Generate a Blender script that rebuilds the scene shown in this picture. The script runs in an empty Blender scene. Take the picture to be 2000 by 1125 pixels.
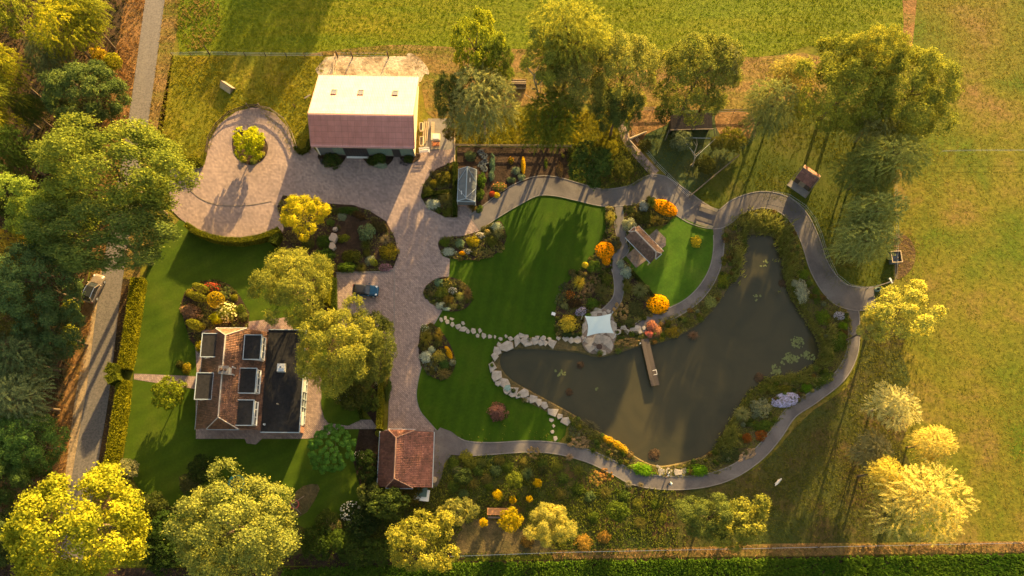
import bpy, bmesh, math, random
import numpy as np
from mathutils import Vector, Matrix
from mathutils.geometry import tessellate_polygon

S = bpy.context.scene
COL = S.collection
R = math.radians

# ------------------------------------------------------------------ camera, light, exposure
TILT, DIST, FPX, PPX, PPY = R(10.5), 104.0, 1333.33, 1000.0, 750.0
SUN_AZ, SUN_EL = R(20.5), R(12.8)
CAM = np.array([0.0, -DIST * math.sin(TILT), DIST * math.cos(TILT)])
FWD = np.array([0.0, math.sin(TILT), -math.cos(TILT)])
UPV = np.array([0.0, math.cos(TILT), math.sin(TILT)])
cd = bpy.data.cameras.new("camera")
cam = bpy.data.objects.new("camera", cd)
COL.objects.link(cam)
cam.location = CAM
cam.rotation_euler = (TILT, 0, 0)
cd.sensor_width = 36
cd.lens = 24
cd.shift_y = (PPY - 562.5) / 2000.0      # drone frame cropped: optical axis below the middle
cd.clip_start = 1
cd.clip_end = 6000
S.camera = cam

W = bpy.data.worlds.new("World")
S.world = W
W.use_nodes = True
wn = W.node_tree
bg = wn.nodes["Background"]
sky = wn.nodes.new("ShaderNodeTexSky")
sky.sky_type = 'NISHITA'
sky.sun_disc = False
sky.sun_elevation = SUN_EL
sky.sun_rotation = SUN_AZ
sky.dust_density = 3.0
tintn = wn.nodes.new("ShaderNodeMixRGB")
tintn.blend_type = 'MULTIPLY'
tintn.inputs[0].default_value = 1.0
tintn.inputs[2].default_value = (1.0, 0.84, 0.66, 1)     # warm white balance of the photograph
wn.links.new(sky.outputs[0], tintn.inputs[1])
wn.links.new(tintn.outputs[0], bg.inputs[0])
bg.inputs[1].default_value = 0.108
sl = bpy.data.lights.new("sun", 'SUN')
sl.energy = 5.0
sl.angle = R(0.6)
sl.color = (1.0, 0.68, 0.26)
sun = bpy.data.objects.new("sun", sl)
COL.objects.link(sun)
sd = Vector((math.sin(SUN_AZ) * math.cos(SUN_EL), math.cos(SUN_AZ) * math.cos(SUN_EL), math.sin(SUN_EL)))
sun.rotation_euler = sd.to_track_quat('Z', 'Y').to_euler()
sun.location = (60, 160, 60)
S.view_settings.view_transform = 'Standard'
S.view_settings.look = 'None'
S.view_settings.exposure = 2.22
S.view_settings.gamma = 1.0
S.view_settings.use_curve_mapping = False
S.cycles.max_bounces = 5
S.cycles.diffuse_bounces = 3
S.cycles.transmission_bounces = 4
S.cycles.transparent_max_bounces = 6


# ------------------------------------------------------------------ helpers
def P(x, y, h=0.0):
    """Ground (or height h) point of the place that the photograph shows at pixel x, y."""
    d = np.array([(x - PPX) / FPX, 0, 0]) + UPV * ((PPY - y) / FPX) + FWD
    s = (h - CAM[2]) / d[2]
    p = CAM + d * s
    return Vector((p[0], p[1], h))


def mpp(p):
    """metres per photograph pixel at point p"""
    return float(np.dot(np.array(p) - CAM, FWD)) / FPX


def smooth(pts, n=5, closed=True):
    pts = [np.array(p, float) for p in pts]
    out = []
    m = len(pts)
    rng_ = range(m) if closed else range(m - 1)
    for i in rng_:
        if closed:
            a, b, c, d = pts[(i - 1) % m], pts[i], pts[(i + 1) % m], pts[(i + 2) % m]
        else:
            a, b, c, d = pts[max(i - 1, 0)], pts[i], pts[i + 1], pts[min(i + 2, m - 1)]
        if np.allclose(b, c):
            continue
        for k in range(n):
            t = k / n
            out.append(0.5 * ((2 * b) + (c - a) * t + (2 * a - 5 * b + 4 * c - d) * t * t + (3 * b - a - 3 * c + d) * t ** 3))
    if not closed:
        out.append(pts[-1])
    return out


def gpts(px, h=0.0, sm=0, closed=True):
    if sm:
        px = smooth(px, sm, closed)
    return [P(p[0], p[1], h) for p in px]


def tag(o, label=None, cat=None, group=None, kind=None):
    if label: o["label"] = label
    if cat: o["category"] = cat
    if group: o["group"] = group
    if kind: o["kind"] = kind
    return o


def link(o, parent=None):
    COL.objects.link(o)
    if parent is not None:
        o.parent = parent
    return o


def empty(name, loc, rz=0.0, label=None, cat=None, group=None):
    o = bpy.data.objects.new(name, None)
    o.empty_display_size = 0.3
    o.location = loc
    o.rotation_euler = (0, 0, rz)
    COL.objects.link(o)
    return tag(o, label, cat, group)


def add(name, me, parent=None, loc=None, rz=0.0, scale=None, color=None, label=None, cat=None, group=None, kind=None):
    o = bpy.data.objects.new(name, me)
    if loc is not None: o.location = loc
    o.rotation_euler = (0, 0, rz)
    if scale is not None: o.scale = scale
    if color is not None: o.color = (color[0], color[1], color[2], 1)
    link(o, parent)
    return tag(o, label, cat, group, kind)


def np_mesh(name, V, F, mat, tint=None, fmat=None):
    """V (n,3); F (m,k) index array of one polygon size."""
    me = bpy.data.meshes.new(name)
    V = np.ascontiguousarray(V, dtype=np.float32)
    F = np.ascontiguousarray(F, dtype=np.int32)
    m, k = F.shape
    me.vertices.add(len(V))
    me.vertices.foreach_set("co", V.ravel())
    me.loops.add(m * k)
    me.loops.foreach_set("vertex_index", F.ravel())
    me.polygons.add(m)
    me.polygons.foreach_set("loop_start", np.arange(0, m * k, k, dtype=np.int32))
    if fmat is not None:
        me.polygons.foreach_set("material_index", np.asarray(fmat, dtype=np.int32))
    mats = mat if isinstance(mat, (list, tuple)) else [mat]
    for mm in mats:
        me.materials.append(mm)
    me.update(calc_edges=True)
    if tint is not None:
        a = me.attributes.new("tint", 'FLOAT', 'FACE')
        a.data.foreach_set("value", np.ascontiguousarray(tint, dtype=np.float32))
    return me


class MB:
    """collects boxes, prisms and tubes into one mesh"""
    def __init__(s):
        s.v, s.f = [], []

    def poly(s, pts):
        i = len(s.v)
        s.v += [tuple(p) for p in pts]
        s.f.append(tuple(range(i, i + len(pts))))

    def box(s, x0, x1, y0, y1, z0, z1, m=None):
        i = len(s.v)
        c = [(x, y, z) for z in (z0, z1) for x, y in ((x0, y0), (x1, y0), (x1, y1), (x0, y1))]
        if m is not None: c = [tuple(m @ Vector(q)) for q in c]
        s.v += c
        for q in ((3, 2, 1, 0), (4, 5, 6, 7), (0, 1, 5, 4), (1, 2, 6, 5), (2, 3, 7, 6), (3, 0, 4, 7)):
            s.f.append(tuple(i + k for k in q))
        return s

    def bar(s, a, b, w, h):
        """box beam from a to b"""
        a, b = Vector(a), Vector(b)
        d = b - a
        L = d.length
        if L < 1e-6: return s
        q = d.to_track_quat('X', 'Z').to_matrix().to_4x4()
        s.box(0, L, -w / 2, w / 2, -h / 2, h / 2, Matrix.Translation(a) @ q)
        return s

    def tube(s, pts, rads, n=6, cap=True):
        i0 = len(s.v)
        pts = [Vector(p) for p in pts]
        if not isinstance(rads, (list, tuple)): rads = [rads] * len(pts)
        for k, p in enumerate(pts):
            d = pts[min(k + 1, len(pts) - 1)] - pts[max(k - 1, 0)]
            d.normalize()
            u = d.cross(Vector((0.13, 0.31, 1))) if abs(d.z) < .95 else d.cross(Vector((1, .1, 0)))
            u.normalize()
            w = d.cross(u)
            for j in range(n):
                a = 2 * math.pi * j / n
                s.v.append(tuple(p + (u * math.cos(a) + w * math.sin(a)) * rads[k]))
        for k in range(len(pts) - 1):
            for j in range(n):
                a, b = i0 + k * n + j, i0 + k * n + (j + 1) % n
                s.f.append((a, b, b + n, a + n))
        if cap:
            s.f.append(tuple(i0 + j for j in reversed(range(n))))
            s.f.append(tuple(i0 + (len(pts) - 1) * n + j for j in range(n)))
        return s

    def prism(s, pts, z0, z1, top_in=0.0):
        """vertical prism over an (x, y) outline; the top may be drawn in"""
        n = len(pts)
        cx = sum(p[0] for p in pts) / n
        cy = sum(p[1] for p in pts) / n
        i = len(s.v)
        for z, k in ((z0, 0), (z1, top_in)):
            for p in pts:
                s.v.append((p[0] + (cx - p[0]) * k, p[1] + (cy - p[1]) * k, z))
        s.f.append(tuple(i + n + j for j in range(n)))
        s.f.append(tuple(i + j for j in reversed(range(n))))
        for j in range(n):
            a, b = i + j, i + (j + 1) % n
            s.f.append((a, b, b + n, a + n))
        return s

    def disc(s, c, r, n=8, nrm=(0, 0, 1)):
        q = Vector(nrm).to_track_quat('Z', 'X')
        s.poly([Vector(c) + q @ Vector((r * math.cos(2 * math.pi * j / n), r * math.sin(2 * math.pi * j / n), 0)) for j in range(n)])
        return s

    def mesh(s, name, mat, smooth_=False):
        me = bpy.data.meshes.new(name)
        me.from_pydata(s.v, [], s.f)
        for m in (mat if isinstance(mat, (list, tuple)) else [mat]):
            me.materials.append(m)
        bm = bmesh.new(); bm.from_mesh(me)
        bmesh.ops.recalc_face_normals(bm, faces=bm.faces)
        bm.to_mesh(me); bm.free()
        if smooth_:
            me.polygons.foreach_set("use_smooth", [True] * len(me.polygons))
        return me

    def obj(s, name, mat, parent=None, loc=None, rz=0.0, smooth_=False, **kw):
        return add(name, s.mesh(name, mat, smooth_), parent, loc, rz, **kw)


# ------------------------------------------------------------------ materials
def mat_new(name):
    m = bpy.data.materials.new(name)
    m.use_nodes = True
    nt = m.node_tree
    return m, nt, nt.nodes["Principled BSDF"]


def ramp(nt, fac, stops):
    r = nt.nodes.new("ShaderNodeValToRGB")
    e = r.color_ramp.elements
    while len(e) < len(stops): e.new(0.5)
    for k, (p, c) in enumerate(stops):
        e[k].position = p
        e[k].color = (c[0], c[1], c[2], 1)
    nt.links.new(fac, r.inputs[0])
    return r.outputs[0]


def coords(nt, scale=(1, 1, 1), rot=0.0, obj=False):
    g = nt.nodes.new("ShaderNodeTexCoord") if obj else nt.nodes.new("ShaderNodeNewGeometry")
    mp = nt.nodes.new("ShaderNodeMapping")
    mp.inputs["Scale"].default_value = scale
    mp.inputs["Rotation"].default_value = (0, 0, rot)
    nt.links.new(g.outputs["Object" if obj else "Position"], mp.inputs[0])
    return mp.outputs[0]


def noise(nt, vec, scale, detail=4, rough=.6, dist=0.0):
    n = nt.nodes.new("ShaderNodeTexNoise")
    n.inputs["Scale"].default_value = scale
    n.inputs["Detail"].default_value = detail
    n.inputs["Roughness"].default_value = rough
    n.inputs["Distortion"].default_value = dist
    nt.links.new(vec, n.inputs["Vector"])
    return n.outputs["Fac"]


def mixc(nt, fac, a, b, mode='MIX'):
    x = nt.nodes.new("ShaderNodeMixRGB")
    x.blend_type = mode
    for s, v in ((0, fac), (1, a), (2, b)):
        if isinstance(v, (int, float)): x.inputs[s].default_value = v
        elif isinstance(v, tuple): x.inputs[s].default_value = (v[0], v[1], v[2], 1)
        else: nt.links.new(v, x.inputs[s])
    return x.outputs[0]


def bump(nt, bsdf, h, strength=.5, dist=.1):
    b = nt.nodes.new("ShaderNodeBump")
    b.inputs["Strength"].default_value = strength
    b.inputs["Distance"].default_value = dist
    nt.links.new(h, b.inputs["Height"])
    nt.links.new(b.outputs[0], bsdf.inputs["Normal"])


def ground_mat(name, c1, c2, c3, big=.12, fine=1.7, stretch=(1, 1, 1), rot=0.0, bs=.7, bd=.25, rough=.95):
    """c1..c3 mixed by patchy large noise and mottled by fine noise"""
    m, nt, b = mat_new(name)
    v = coords(nt)
    vs = coords(nt, stretch, rot)
    big_ = noise(nt, vs, big, 5, .65, .3)
    f = noise(nt, v, fine, 6, .75)
    base = ramp(nt, big_, [(.36, c1), (.52, c2), (.66, c3)])
    mott = ramp(nt, f, [(.3, (.55, .55, .5)), (.5, (1, 1, 1)), (.7, (1.45, 1.4, 1.3))])
    nt.links.new(mixc(nt, 1.0, base, mott, 'MULTIPLY'), b.inputs["Base Color"])
    b.inputs["Roughness"].default_value = rough
    b.inputs["Specular IOR Level"].default_value = .15
    if bs: bump(nt, b, f, bs, bd)
    return m


def plain(name, c, rough=.6, spec=.4, metal=0.0, var=.18, vs=3.0, bs=0.0):
    m, nt, b = mat_new(name)
    v = coords(nt, obj=True)
    f = noise(nt, v, vs, 4, .7)
    lo = tuple(x * (1 - var) for x in c)
    hi = tuple(min(1, x * (1 + var)) for x in c)
    nt.links.new(ramp(nt, f, [(.3, lo), (.7, hi)]), b.inputs["Base Color"])
    b.inputs["Roughness"].default_value = rough
    b.inputs["Specular IOR Level"].default_value = spec
    b.inputs["Metallic"].default_value = metal
    if bs: bump(nt, b, f, bs, .02)
    return m


def leaf_mat(name, transl=.34, lo=(.5, .58, .45), hi=(1.9, 1.65, 1.1)):
    """leaf colour comes from the object's own colour, varied leaf by leaf"""
    m, nt, b = mat_new(name)
    nt.nodes.remove(b)
    at = nt.nodes.new("ShaderNodeAttribute"); at.attribute_name = "tint"
    oi = nt.nodes.new("ShaderNodeObjectInfo")
    k = ramp(nt, at.outputs["Fac"], [(0.0, lo), (.5, (1, 1, 1)), (1.0, hi)])
    c = mixc(nt, 1.0, oi.outputs["Color"], k, 'MULTIPLY')
    d = nt.nodes.new("ShaderNodeBsdfDiffuse")
    t = nt.nodes.new("ShaderNodeBsdfTranslucent")
    mx = nt.nodes.new("ShaderNodeMixShader")
    mx.inputs[0].default_value = transl
    nt.links.new(c, d.inputs[0]); nt.links.new(c, t.inputs[0])
    nt.links.new(d.outputs[0], mx.inputs[1]); nt.links.new(t.outputs[0], mx.inputs[2])
    nt.links.new(mx.outputs[0], nt.nodes["Material Output"].inputs[0])
    return m


def grass_mat(name, ca, cb):
    m, nt, b = mat_new(name)
    nt.nodes.remove(b)
    at = nt.nodes.new("ShaderNodeAttribute"); at.attribute_name = "tint"
    c = ramp(nt, at.outputs["Fac"], [(0.1, ca), (.9, cb)])
    d = nt.nodes.new("ShaderNodeBsdfDiffuse")
    t = nt.nodes.new("ShaderNodeBsdfTranslucent")
    mx = nt.nodes.new("ShaderNodeMixShader")
    mx.inputs[0].default_value = .35
    nt.links.new(c, d.inputs[0]); nt.links.new(c, t.inputs[0])
    nt.links.new(d.outputs[0], mx.inputs[1]); nt.links.new(t.outputs[0], mx.inputs[2])
    nt.links.new(mx.outputs[0], nt.nodes["Material Output"].inputs[0])
    return m


def tile_mat(name, c1, c2, c3):
    m, nt, b = mat_new(name)
    at = nt.nodes.new("ShaderNodeAttribute"); at.attribute_name = "tint"
    v = coords(nt)
    n = noise(nt, v, .55, 5, .7)
    a = ramp(nt, at.outputs["Fac"], [(0, c1), (.5, c2), (1, c3)])
    dirt = ramp(nt, n, [(.35, (.5, .5, .48)), (.55, (1, 1, 1)), (.75, (1.15, 1.1, 1.05))])
    nt.links.new(mixc(nt, 1.0, a, dirt, 'MULTIPLY'), b.inputs["Base Color"])
    b.inputs["Roughness"].default_value = .55
    b.inputs["Specular IOR Level"].default_value = .35
    return m


M = {}
M['pasture'] = ground_mat("pasture_ground", (.078, .108, .005), (.145, .130, .013), (.190, .118, .036), .060, 1.3, bs=.4)
M['field'] = ground_mat("field_ground", (.080, .122, .003), (.122, .145, .004), (.175, .160, .007), .085, 1.5, (.22, 1.3, 1))
M['stubble'] = ground_mat("stubble_ground", (.13, .125, .015), (.21, .135, .040), (.25, .145, .055), .16, 1.6, (.3, 1.4, 1))
M['paddock'] = ground_mat("paddock_ground", (.125, .135, .008), (.165, .148, .008), (.190, .140, .014), .20, 1.6)
M['meadow'] = ground_mat("meadow_ground", (.048, .064, .012), (.062, .062, .014), (.085, .055, .020), .11, 1.4)
M['wild'] = ground_mat("wild_ground", (.038, .055, .010), (.058, .058, .013), (.090, .050, .020), .18, 1.5)
M['forest'] = ground_mat("forest_floor", (.035, .026, .012), (.075, .042, .018), (.120, .062, .024), .16, 1.5)
M['verge'] = ground_mat("verge_ground", (.17, .095, .035), (.24, .125, .045), (.17, .12, .03), .22, 1.8)
M['shoulder'] = ground_mat("shoulder_sand", (.24, .17, .10), (.34, .25, .15), (.28, .20, .12), .35, 2.2, bs=.35)
M['sand'] = ground_mat("yard_sand", (.16, .11, .06), (.42, .33, .22), (.50, .42, .30), .22, 1.8, bs=.5)
M['rough'] = ground_mat("rough_pasture", (.14, .115, .02), (.175, .115, .035), (.20, .115, .045), .25, 1.6)
M['mud'] = ground_mat("trampled_mud", (.060, .036, .018), (.105, .065, .030), (.150, .110, .030), .45, 2.0)
M['soil'] = ground_mat("bed_soil", (.028, .017, .011), (.045, .027, .018), (.065, .042, .027), .5, 2.8, bs=.9)
M['straw_soil'] = ground_mat("run_soil", (.10, .055, .022), (.21, .115, .045), (.28, .17, .07), .4, 2.2)
M['bank'] = ground_mat("bank_soil", (.070, .062, .024), (.105, .080, .034), (.14, .10, .045), .4, 2.4)
M['asphalt'] = ground_mat("road_asphalt", (.135, .120, .112), (.160, .142, .130), (.190, .168, .150), .12, 3.5, (1, .12, 1), R(-8), bs=.15, bd=.03, rough=.85)
M['patio'] = ground_mat("patio_mortar", (.16, .12, .10), (.20, .155, .125), (.23, .18, .15), .6, 3.0, bs=.3)


def lawn_material(name, a, b_, c, angle, width):
    m, nt, b = mat_new(name)
    v = coords(nt)
    rot = coords(nt, (1, 1, 1), angle)
    w = nt.nodes.new("ShaderNodeTexWave")
    w.inputs["Scale"].default_value = 1.0 / width
    w.inputs["Distortion"].default_value = 1.2
    w.inputs["Detail"].default_value = 2
    w.inputs["Detail Scale"].default_value = .4
    nt.links.new(rot, w.inputs["Vector"])
    n = noise(nt, v, .16, 5, .65)
    f = noise(nt, v, 2.6, 6, .8)
    base = ramp(nt, n, [(.35, a), (.5, b_), (.68, c)])
    stripes = ramp(nt, w.outputs["Fac"], [(.2, (.93, .94, .93)), (.8, (1.05, 1.05, 1.05))])
    mot = ramp(nt, f, [(.3, (.78, .8, .75)), (.7, (1.22, 1.2, 1.2))])
    x = mixc(nt, 1.0, mixc(nt, 1.0, base, stripes, 'MULTIPLY'), mot, 'MULTIPLY')
    nt.links.new(x, b.inputs["Base Color"])
    b.inputs["Roughness"].default_value = .9
    b.inputs["Specular IOR Level"].default_value = .12
    bump(nt, b, f, .5, .05)
    return m


M['lawn'] = lawn_material("mown_lawn", (.024, .056, .001), (.030, .068, .001), (.044, .076, .003), R(10), 6.0)
M['lawn_house'] = lawn_material("house_lawn", (.034, .066, .002), (.046, .080, .003), (.064, .092, .006), R(60), 7.0)
M['lawn_shed'] = lawn_material("shed_lawn", (.032, .082, .004), (.050, .108, .006), (.075, .122, .012), R(40), 9.0)
M['orchard'] = lawn_material("orchard_grass", (.036, .056, .005), (.062, .078, .008), (.085, .080, .014), R(25), 9.0)
M['run'] = lawn_material("run_grass", (.038, .060, .016), (.055, .078, .026), (.060, .064, .020), R(25), 9.0)


def paver_mat():
    m, nt, b = mat_new("driveway_pavers")
    v = coords(nt, (1, 1, 1), R(45))
    br = nt.nodes.new("ShaderNodeTexBrick")
    br.inputs["Scale"].default_value = 1.0
    br.inputs["Brick Width"].default_value = .42
    br.inputs["Row Height"].default_value = .21
    br.inputs["Mortar Size"].default_value = .018
    br.inputs["Color1"].default_value = (.255, .185, .165, 1)
    br.inputs["Color2"].default_value = (.375, .275, .240, 1)
    br.inputs["Mortar"].default_value = (.15, .12, .11, 1)
    br.inputs["Bias"].default_value = 0.0
    nt.links.new(v, br.inputs["Vector"])
    v2 = coords(nt)
    n1 = noise(nt, v2, .18, 5, .7)
    n2 = noise(nt, v2, 2.4, 5, .8)
    k = ramp(nt, n1, [(.35, (.82, .82, .84)), (.65, (1.12, 1.1, 1.06))])
    k2 = ramp(nt, n2, [(.30, (.66, .66, .66)), (.5, (1, 1, 1)), (.72, (1.35, 1.32, 1.3))])
    c = mixc(nt, 1.0, mixc(nt, 1.0, br.outputs["Color"], k, 'MULTIPLY'), k2, 'MULTIPLY')
    nt.links.new(c, b.inputs["Base Color"])
    b.inputs["Roughness"].default_value = .85
    b.inputs["Specular IOR Level"].default_value = .25
    bump(nt, b, n2, .25, .03)
    return m


def path_mat():
    m, nt, b = mat_new("path_asphalt")
    v = coords(nt)
    n1 = noise(nt, v, .22, 5, .6, .6)
    n2 = noise(nt, v, 4.5, 5, .8)
    a = ramp(nt, n1, [(.32, (.078, .070, .072)), (.50, (.118, .104, .102)), (.64, (.150, .134, .128)), (.76, (.215, .192, .178))])
    k = ramp(nt, n2, [(.3, (.84, .84, .84)), (.7, (1.16, 1.16, 1.15))])
    nt.links.new(mixc(nt, 1.0, a, k, 'MULTIPLY'), b.inputs["Base Color"])
    b.inputs["Roughness"].default_value = .85
    b.inputs["Specular IOR Level"].default_value = .25
    bump(nt, b, n2, .2, .02)
    return m


def water_mat():
    m, nt, b = mat_new("pond_water")
    v = coords(nt)
    n1 = noise(nt, v, .14, 4, .6, .8)
    nt.links.new(ramp(nt, n1, [(.35, (.036, .035, .019)), (.62, (.052, .046, .023))]), b.inputs["Base Color"])
    b.inputs["Roughness"].default_value = .10
    b.inputs["IOR"].default_value = 1.33
    b.inputs["Specular IOR Level"].default_value = .5
    bump(nt, b, noise(nt, v, 2.5, 3, .5), .05, .02)
    return m


M['paver'] = paver_mat()
M['path'] = path_mat()
M['water'] = water_mat()
M['leaf'] = leaf_mat("leaf")
M['hedge'] = leaf_mat("hedge_leaf", .2, (.5, .55, .4), (1.6, 1.5, 1.1))
M['petal'] = leaf_mat("petal", .3, (.6, .55, .5), (1.35, 1.35, 1.35))
M['blade'] = leaf_mat("blade", .35, (.5, .5, .45), (1.6, 1.5, 1.3))
M['bark'] = plain("bark", (.13, .095, .065), .9, .2, 0, .4, 5, .6)
M['bark_pale'] = plain("pale_bark", (.34, .27, .18), .9, .2, 0, .35, 5, .4)
M['stone'] = plain("pond_stone", (.33, .285, .24), .85, .25, 0, .30, 1.6, .5)
M['stone_teal'] = plain("slate_teal", (.17, .25, .23), .7, .3, 0, .3, 2)
M['rock'] = plain("garden_rock", (.33, .27, .23), .9, .2, 0, .3, 2.5, .6)
M['kerb'] = plain("kerb_concrete", (.20, .18, .165), .85, .25, 0, .2, 2)
M['tile'] = tile_mat("roof_tile", (.085, .050, .036), (.185, .090, .056), (.31, .155, .095))
M['tile_red'] = tile_mat("garage_tile", (.13, .055, .042), (.20, .080, .058), (.29, .125, .092))
M['tile_old'] = tile_mat("old_tile", (.095, .058, .045), (.165, .095, .072), (.26, .165, .125))
M['ridge'] = plain("ridge_tile", (.36, .20, .13), .7, .3, 0, .3, 2)
M['ridge_pale'] = plain("ridge_mortar", (.42, .36, .30), .8, .3, 0, .25, 2)
def sheet_mat():
    m, nt, b = mat_new("barn_roof_sheet")
    v = coords(nt, obj=True)
    br = nt.nodes.new("ShaderNodeTexBrick")
    br.offset = 0.0
    for k_, v_ in (("Scale", 1.0), ("Brick Width", 1.05), ("Row Height", .70), ("Mortar Size", .022), ("Mortar Smooth", .3)): br.inputs[k_].default_value = v_
    br.inputs["Color1"].default_value = (.58, .255, .23, 1); br.inputs["Color2"].default_value = (.64, .29, .265, 1); br.inputs["Mortar"].default_value = (.40, .17, .155, 1)
    nt.links.new(v, br.inputs["Vector"])
    n = noise(nt, v, .5, 5, .7)
    st = noise(nt, coords(nt, (1.6, .12, 1), obj=True), 1.0, 4, .7)
    c = mixc(nt, 1.0, br.outputs["Color"], ramp(nt, n, [(.3, (.9, .9, .9)), (.7, (1.06, 1.06, 1.06))]), 'MULTIPLY')
    c = mixc(nt, 1.0, c, ramp(nt, st, [(.3, (.9, .88, .86)), (.6, (1.04, 1.04, 1.04))]), 'MULTIPLY')
    nt.links.new(c, b.inputs["Base Color"])
    b.inputs["Roughness"].default_value = .40
    b.inputs["Specular IOR Level"].default_value = .6
    return m


M['sheet'] = sheet_mat()
M['sheet_trim'] = plain("barn_trim", (.42, .23, .18), .5, .4)
M['cream'] = plain("cream_wall", (.66, .56, .38), .8, .2, 0, .08, 1)
M['green_wall'] = plain("green_cladding", (.13, .19, .155), .7, .3, 0, .12, 1)
M['dark_door'] = plain("dark_door", (.024, .024, .028), .5, .4)
M['grey_wall'] = plain("grey_cladding", (.10, .115, .12), .7, .3)
M['white'] = plain("white_paint", (.78, .76, .72), .5, .4, 0, .05)
M['blue_white'] = plain("pale_fascia", (.36, .42, .46), .5, .4, 0, .06)
M['render'] = plain("white_render", (.68, .64, .58), .9, .2, 0, .06)
M['brick_wall'] = plain("brick_wall", (.30, .16, .11), .9, .2, 0, .2, 4)
M['bitumen'] = ground_mat("roof_bitumen", (.014, .014, .016), (.019, .0185, .020), (.030, .028, .027), .30, 2.5, (1, .35, 1), R(-18), bs=.1, bd=.02, rough=.8)
M['glass'] = plain("window_glass", (.03, .035, .04), .08, .8, 0, .1)
M['roof_glass'] = plain("greenhouse_glass", (.11, .12, .128), .2, .45, 0, .10, .6)
M['alu'] = plain("aluminium", (.62, .63, .62), .35, .5, .3, .06)
M['wood'] = plain("weathered_wood", (.20, .155, .115), .85, .2, 0, .3, 3, .3)
M['wood_dark'] = plain("dark_wood", (.058, .042, .033), .85, .2, 0, .35, 3)
M['wood_pale'] = plain("pale_wood", (.46, .35, .22), .8, .25, 0, .25, 3)
M['wood_sunlit'] = plain("sunlit_wood", (.52, .24, .09), .6, .35, 0, .2, 2)  # orange of the low sun put into the wood colour
M['jetty'] = plain("jetty_plank", (.082, .064, .054), .85, .25, 0, .3, 2.2, .3)
M['rust'] = plain("rusty_iron", (.085, .05, .038), .8, .3, .2, .4, 4)
M['sail'] = plain("shade_cloth", (.47, .58, .61), .75, .3, 0, .03)
M['black'] = plain("black_rubber", (.015, .015, .015), .6, .3)
M['car_blue'] = plain("blue_car_paint", (.010, .070, .135), .18, .6, .35, .05)
M['car_black'] = plain("black_car_roof", (.020, .019, .018), .16, .6, .1, .05)
M['car_cream'] = plain("cream_car_paint", (.24, .185, .14), .25, .6, .2, .04)
M['chrome'] = plain("chrome", (.7, .7, .7), .2, .6, .9, .03)
M['lamp'] = plain("lamp_glass", (.75, .76, .74), .15, .7)
M['red_lamp'] = plain("tail_lamp", (.30, .02, .02), .2, .6)
M['teal'] = plain("teal_fabric", (.02, .22, .18), .6, .4)
M['red'] = plain("red_plastic", (.42, .07, .06), .5, .4)
M['brickorange'] = plain("orange_bricks", (.52, .20, .085), .9, .2, 0, .4, 6)
M['skin'] = plain("skin", (.50, .32, .24), .6, .3, 0, .05)
M['hair'] = plain("dark_hair", (.02, .015, .012), .6, .3)
M['hair_fair'] = plain("pale_hat", (.62, .70, .72), .8, .2)
M['shirt_white'] = plain("white_shirt", (.80, .79, .76), .85, .2, 0, .05)
M['shirt_blue'] = plain("pale_blue_jacket", (.42, .58, .64), .85, .2, 0, .08)
M['jeans'] = plain("dark_trousers", (.03, .035, .06), .9, .2)
M['fur'] = plain("cream_fur", (.74, .66, .55), .95, .1, 0, .10, 4)
M['pad'] = leaf_mat("lily_pad", .1, (.7, .7, .6), (1.4, 1.4, 1.3))
M['pot'] = plain("clay_pot", (.42, .33, .22), .8, .25, 0, .25, 4)

# leaf colours (base reflectance)
LIME = (.235, .230, .014); YGREEN = (.150, .165, .018); GREEN = (.062, .098, .016); DARK = (.034, .056, .013)
MID = (.095, .125, .018); BLUEG = (.055, .085, .040); GREY = (.120, .140, .055); PALE = (.290, .250, .090)
SILVER = (.330, .360, .290); GOLD = (.400, .290, .018); ORANGE = (.820, .310, .004); STRAW = (.340, .235, .095)
RUST = (.190, .060, .018); BROWN = (.120, .070, .030); PURPLE = (.085, .045, .035); CORAL = (.420, .150, .085)
LILAC = (.460, .420, .640); WHITE = (.760, .720, .580); PINK = (.420, .210, .250); OLIVE = (.095, .085, .018)
BRIGHT = (.115, .230, .010); CREAMY = (.45, .42, .24)


# ------------------------------------------------------------------ setting: ground sheets
def sheet(name, pts, z, mat, holes=(), kind="structure", **kw):
    loops = [[Vector((p[0], p[1], 0)) for p in pts]] + [[Vector((p[0], p[1], 0)) for p in h] for h in holes]
    tris = tessellate_polygon(loops)
    V = [(p.x, p.y, z) for l in loops for p in l]
    me = bpy.data.meshes.new(name)
    me.from_pydata(V, [], [tuple(t) for t in tris])
    me.materials.append(mat)
    bm = bmesh.new(); bm.from_mesh(me)
    for f in bm.faces:
        if f.normal.z < 0: f.normal_flip()
    bm.to_mesh(me); bm.free()
    return add(name, me, kind=kind, **kw)


def strip_px(rows, n=5):
    """rows of (x, y, width in px): outline of a band of varying width"""
    r = smooth([(a, b, w) for a, b, w in rows], n, closed=False)
    L, Rr = [], []
    for i, p in enumerate(r):
        a = r[max(i - 1, 0)]; b = r[min(i + 1, len(r) - 1)]
        d = np.array([b[0] - a[0], b[1] - a[1]]); d /= (np.linalg.norm(d) + 1e-9)
        nn = np.array([-d[1], d[0]]) * p[2] / 2
        L.append((p[0] + nn[0], p[1] + nn[1])); Rr.append((p[0] - nn[0], p[1] - nn[1]))
    return L, Rr


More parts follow.
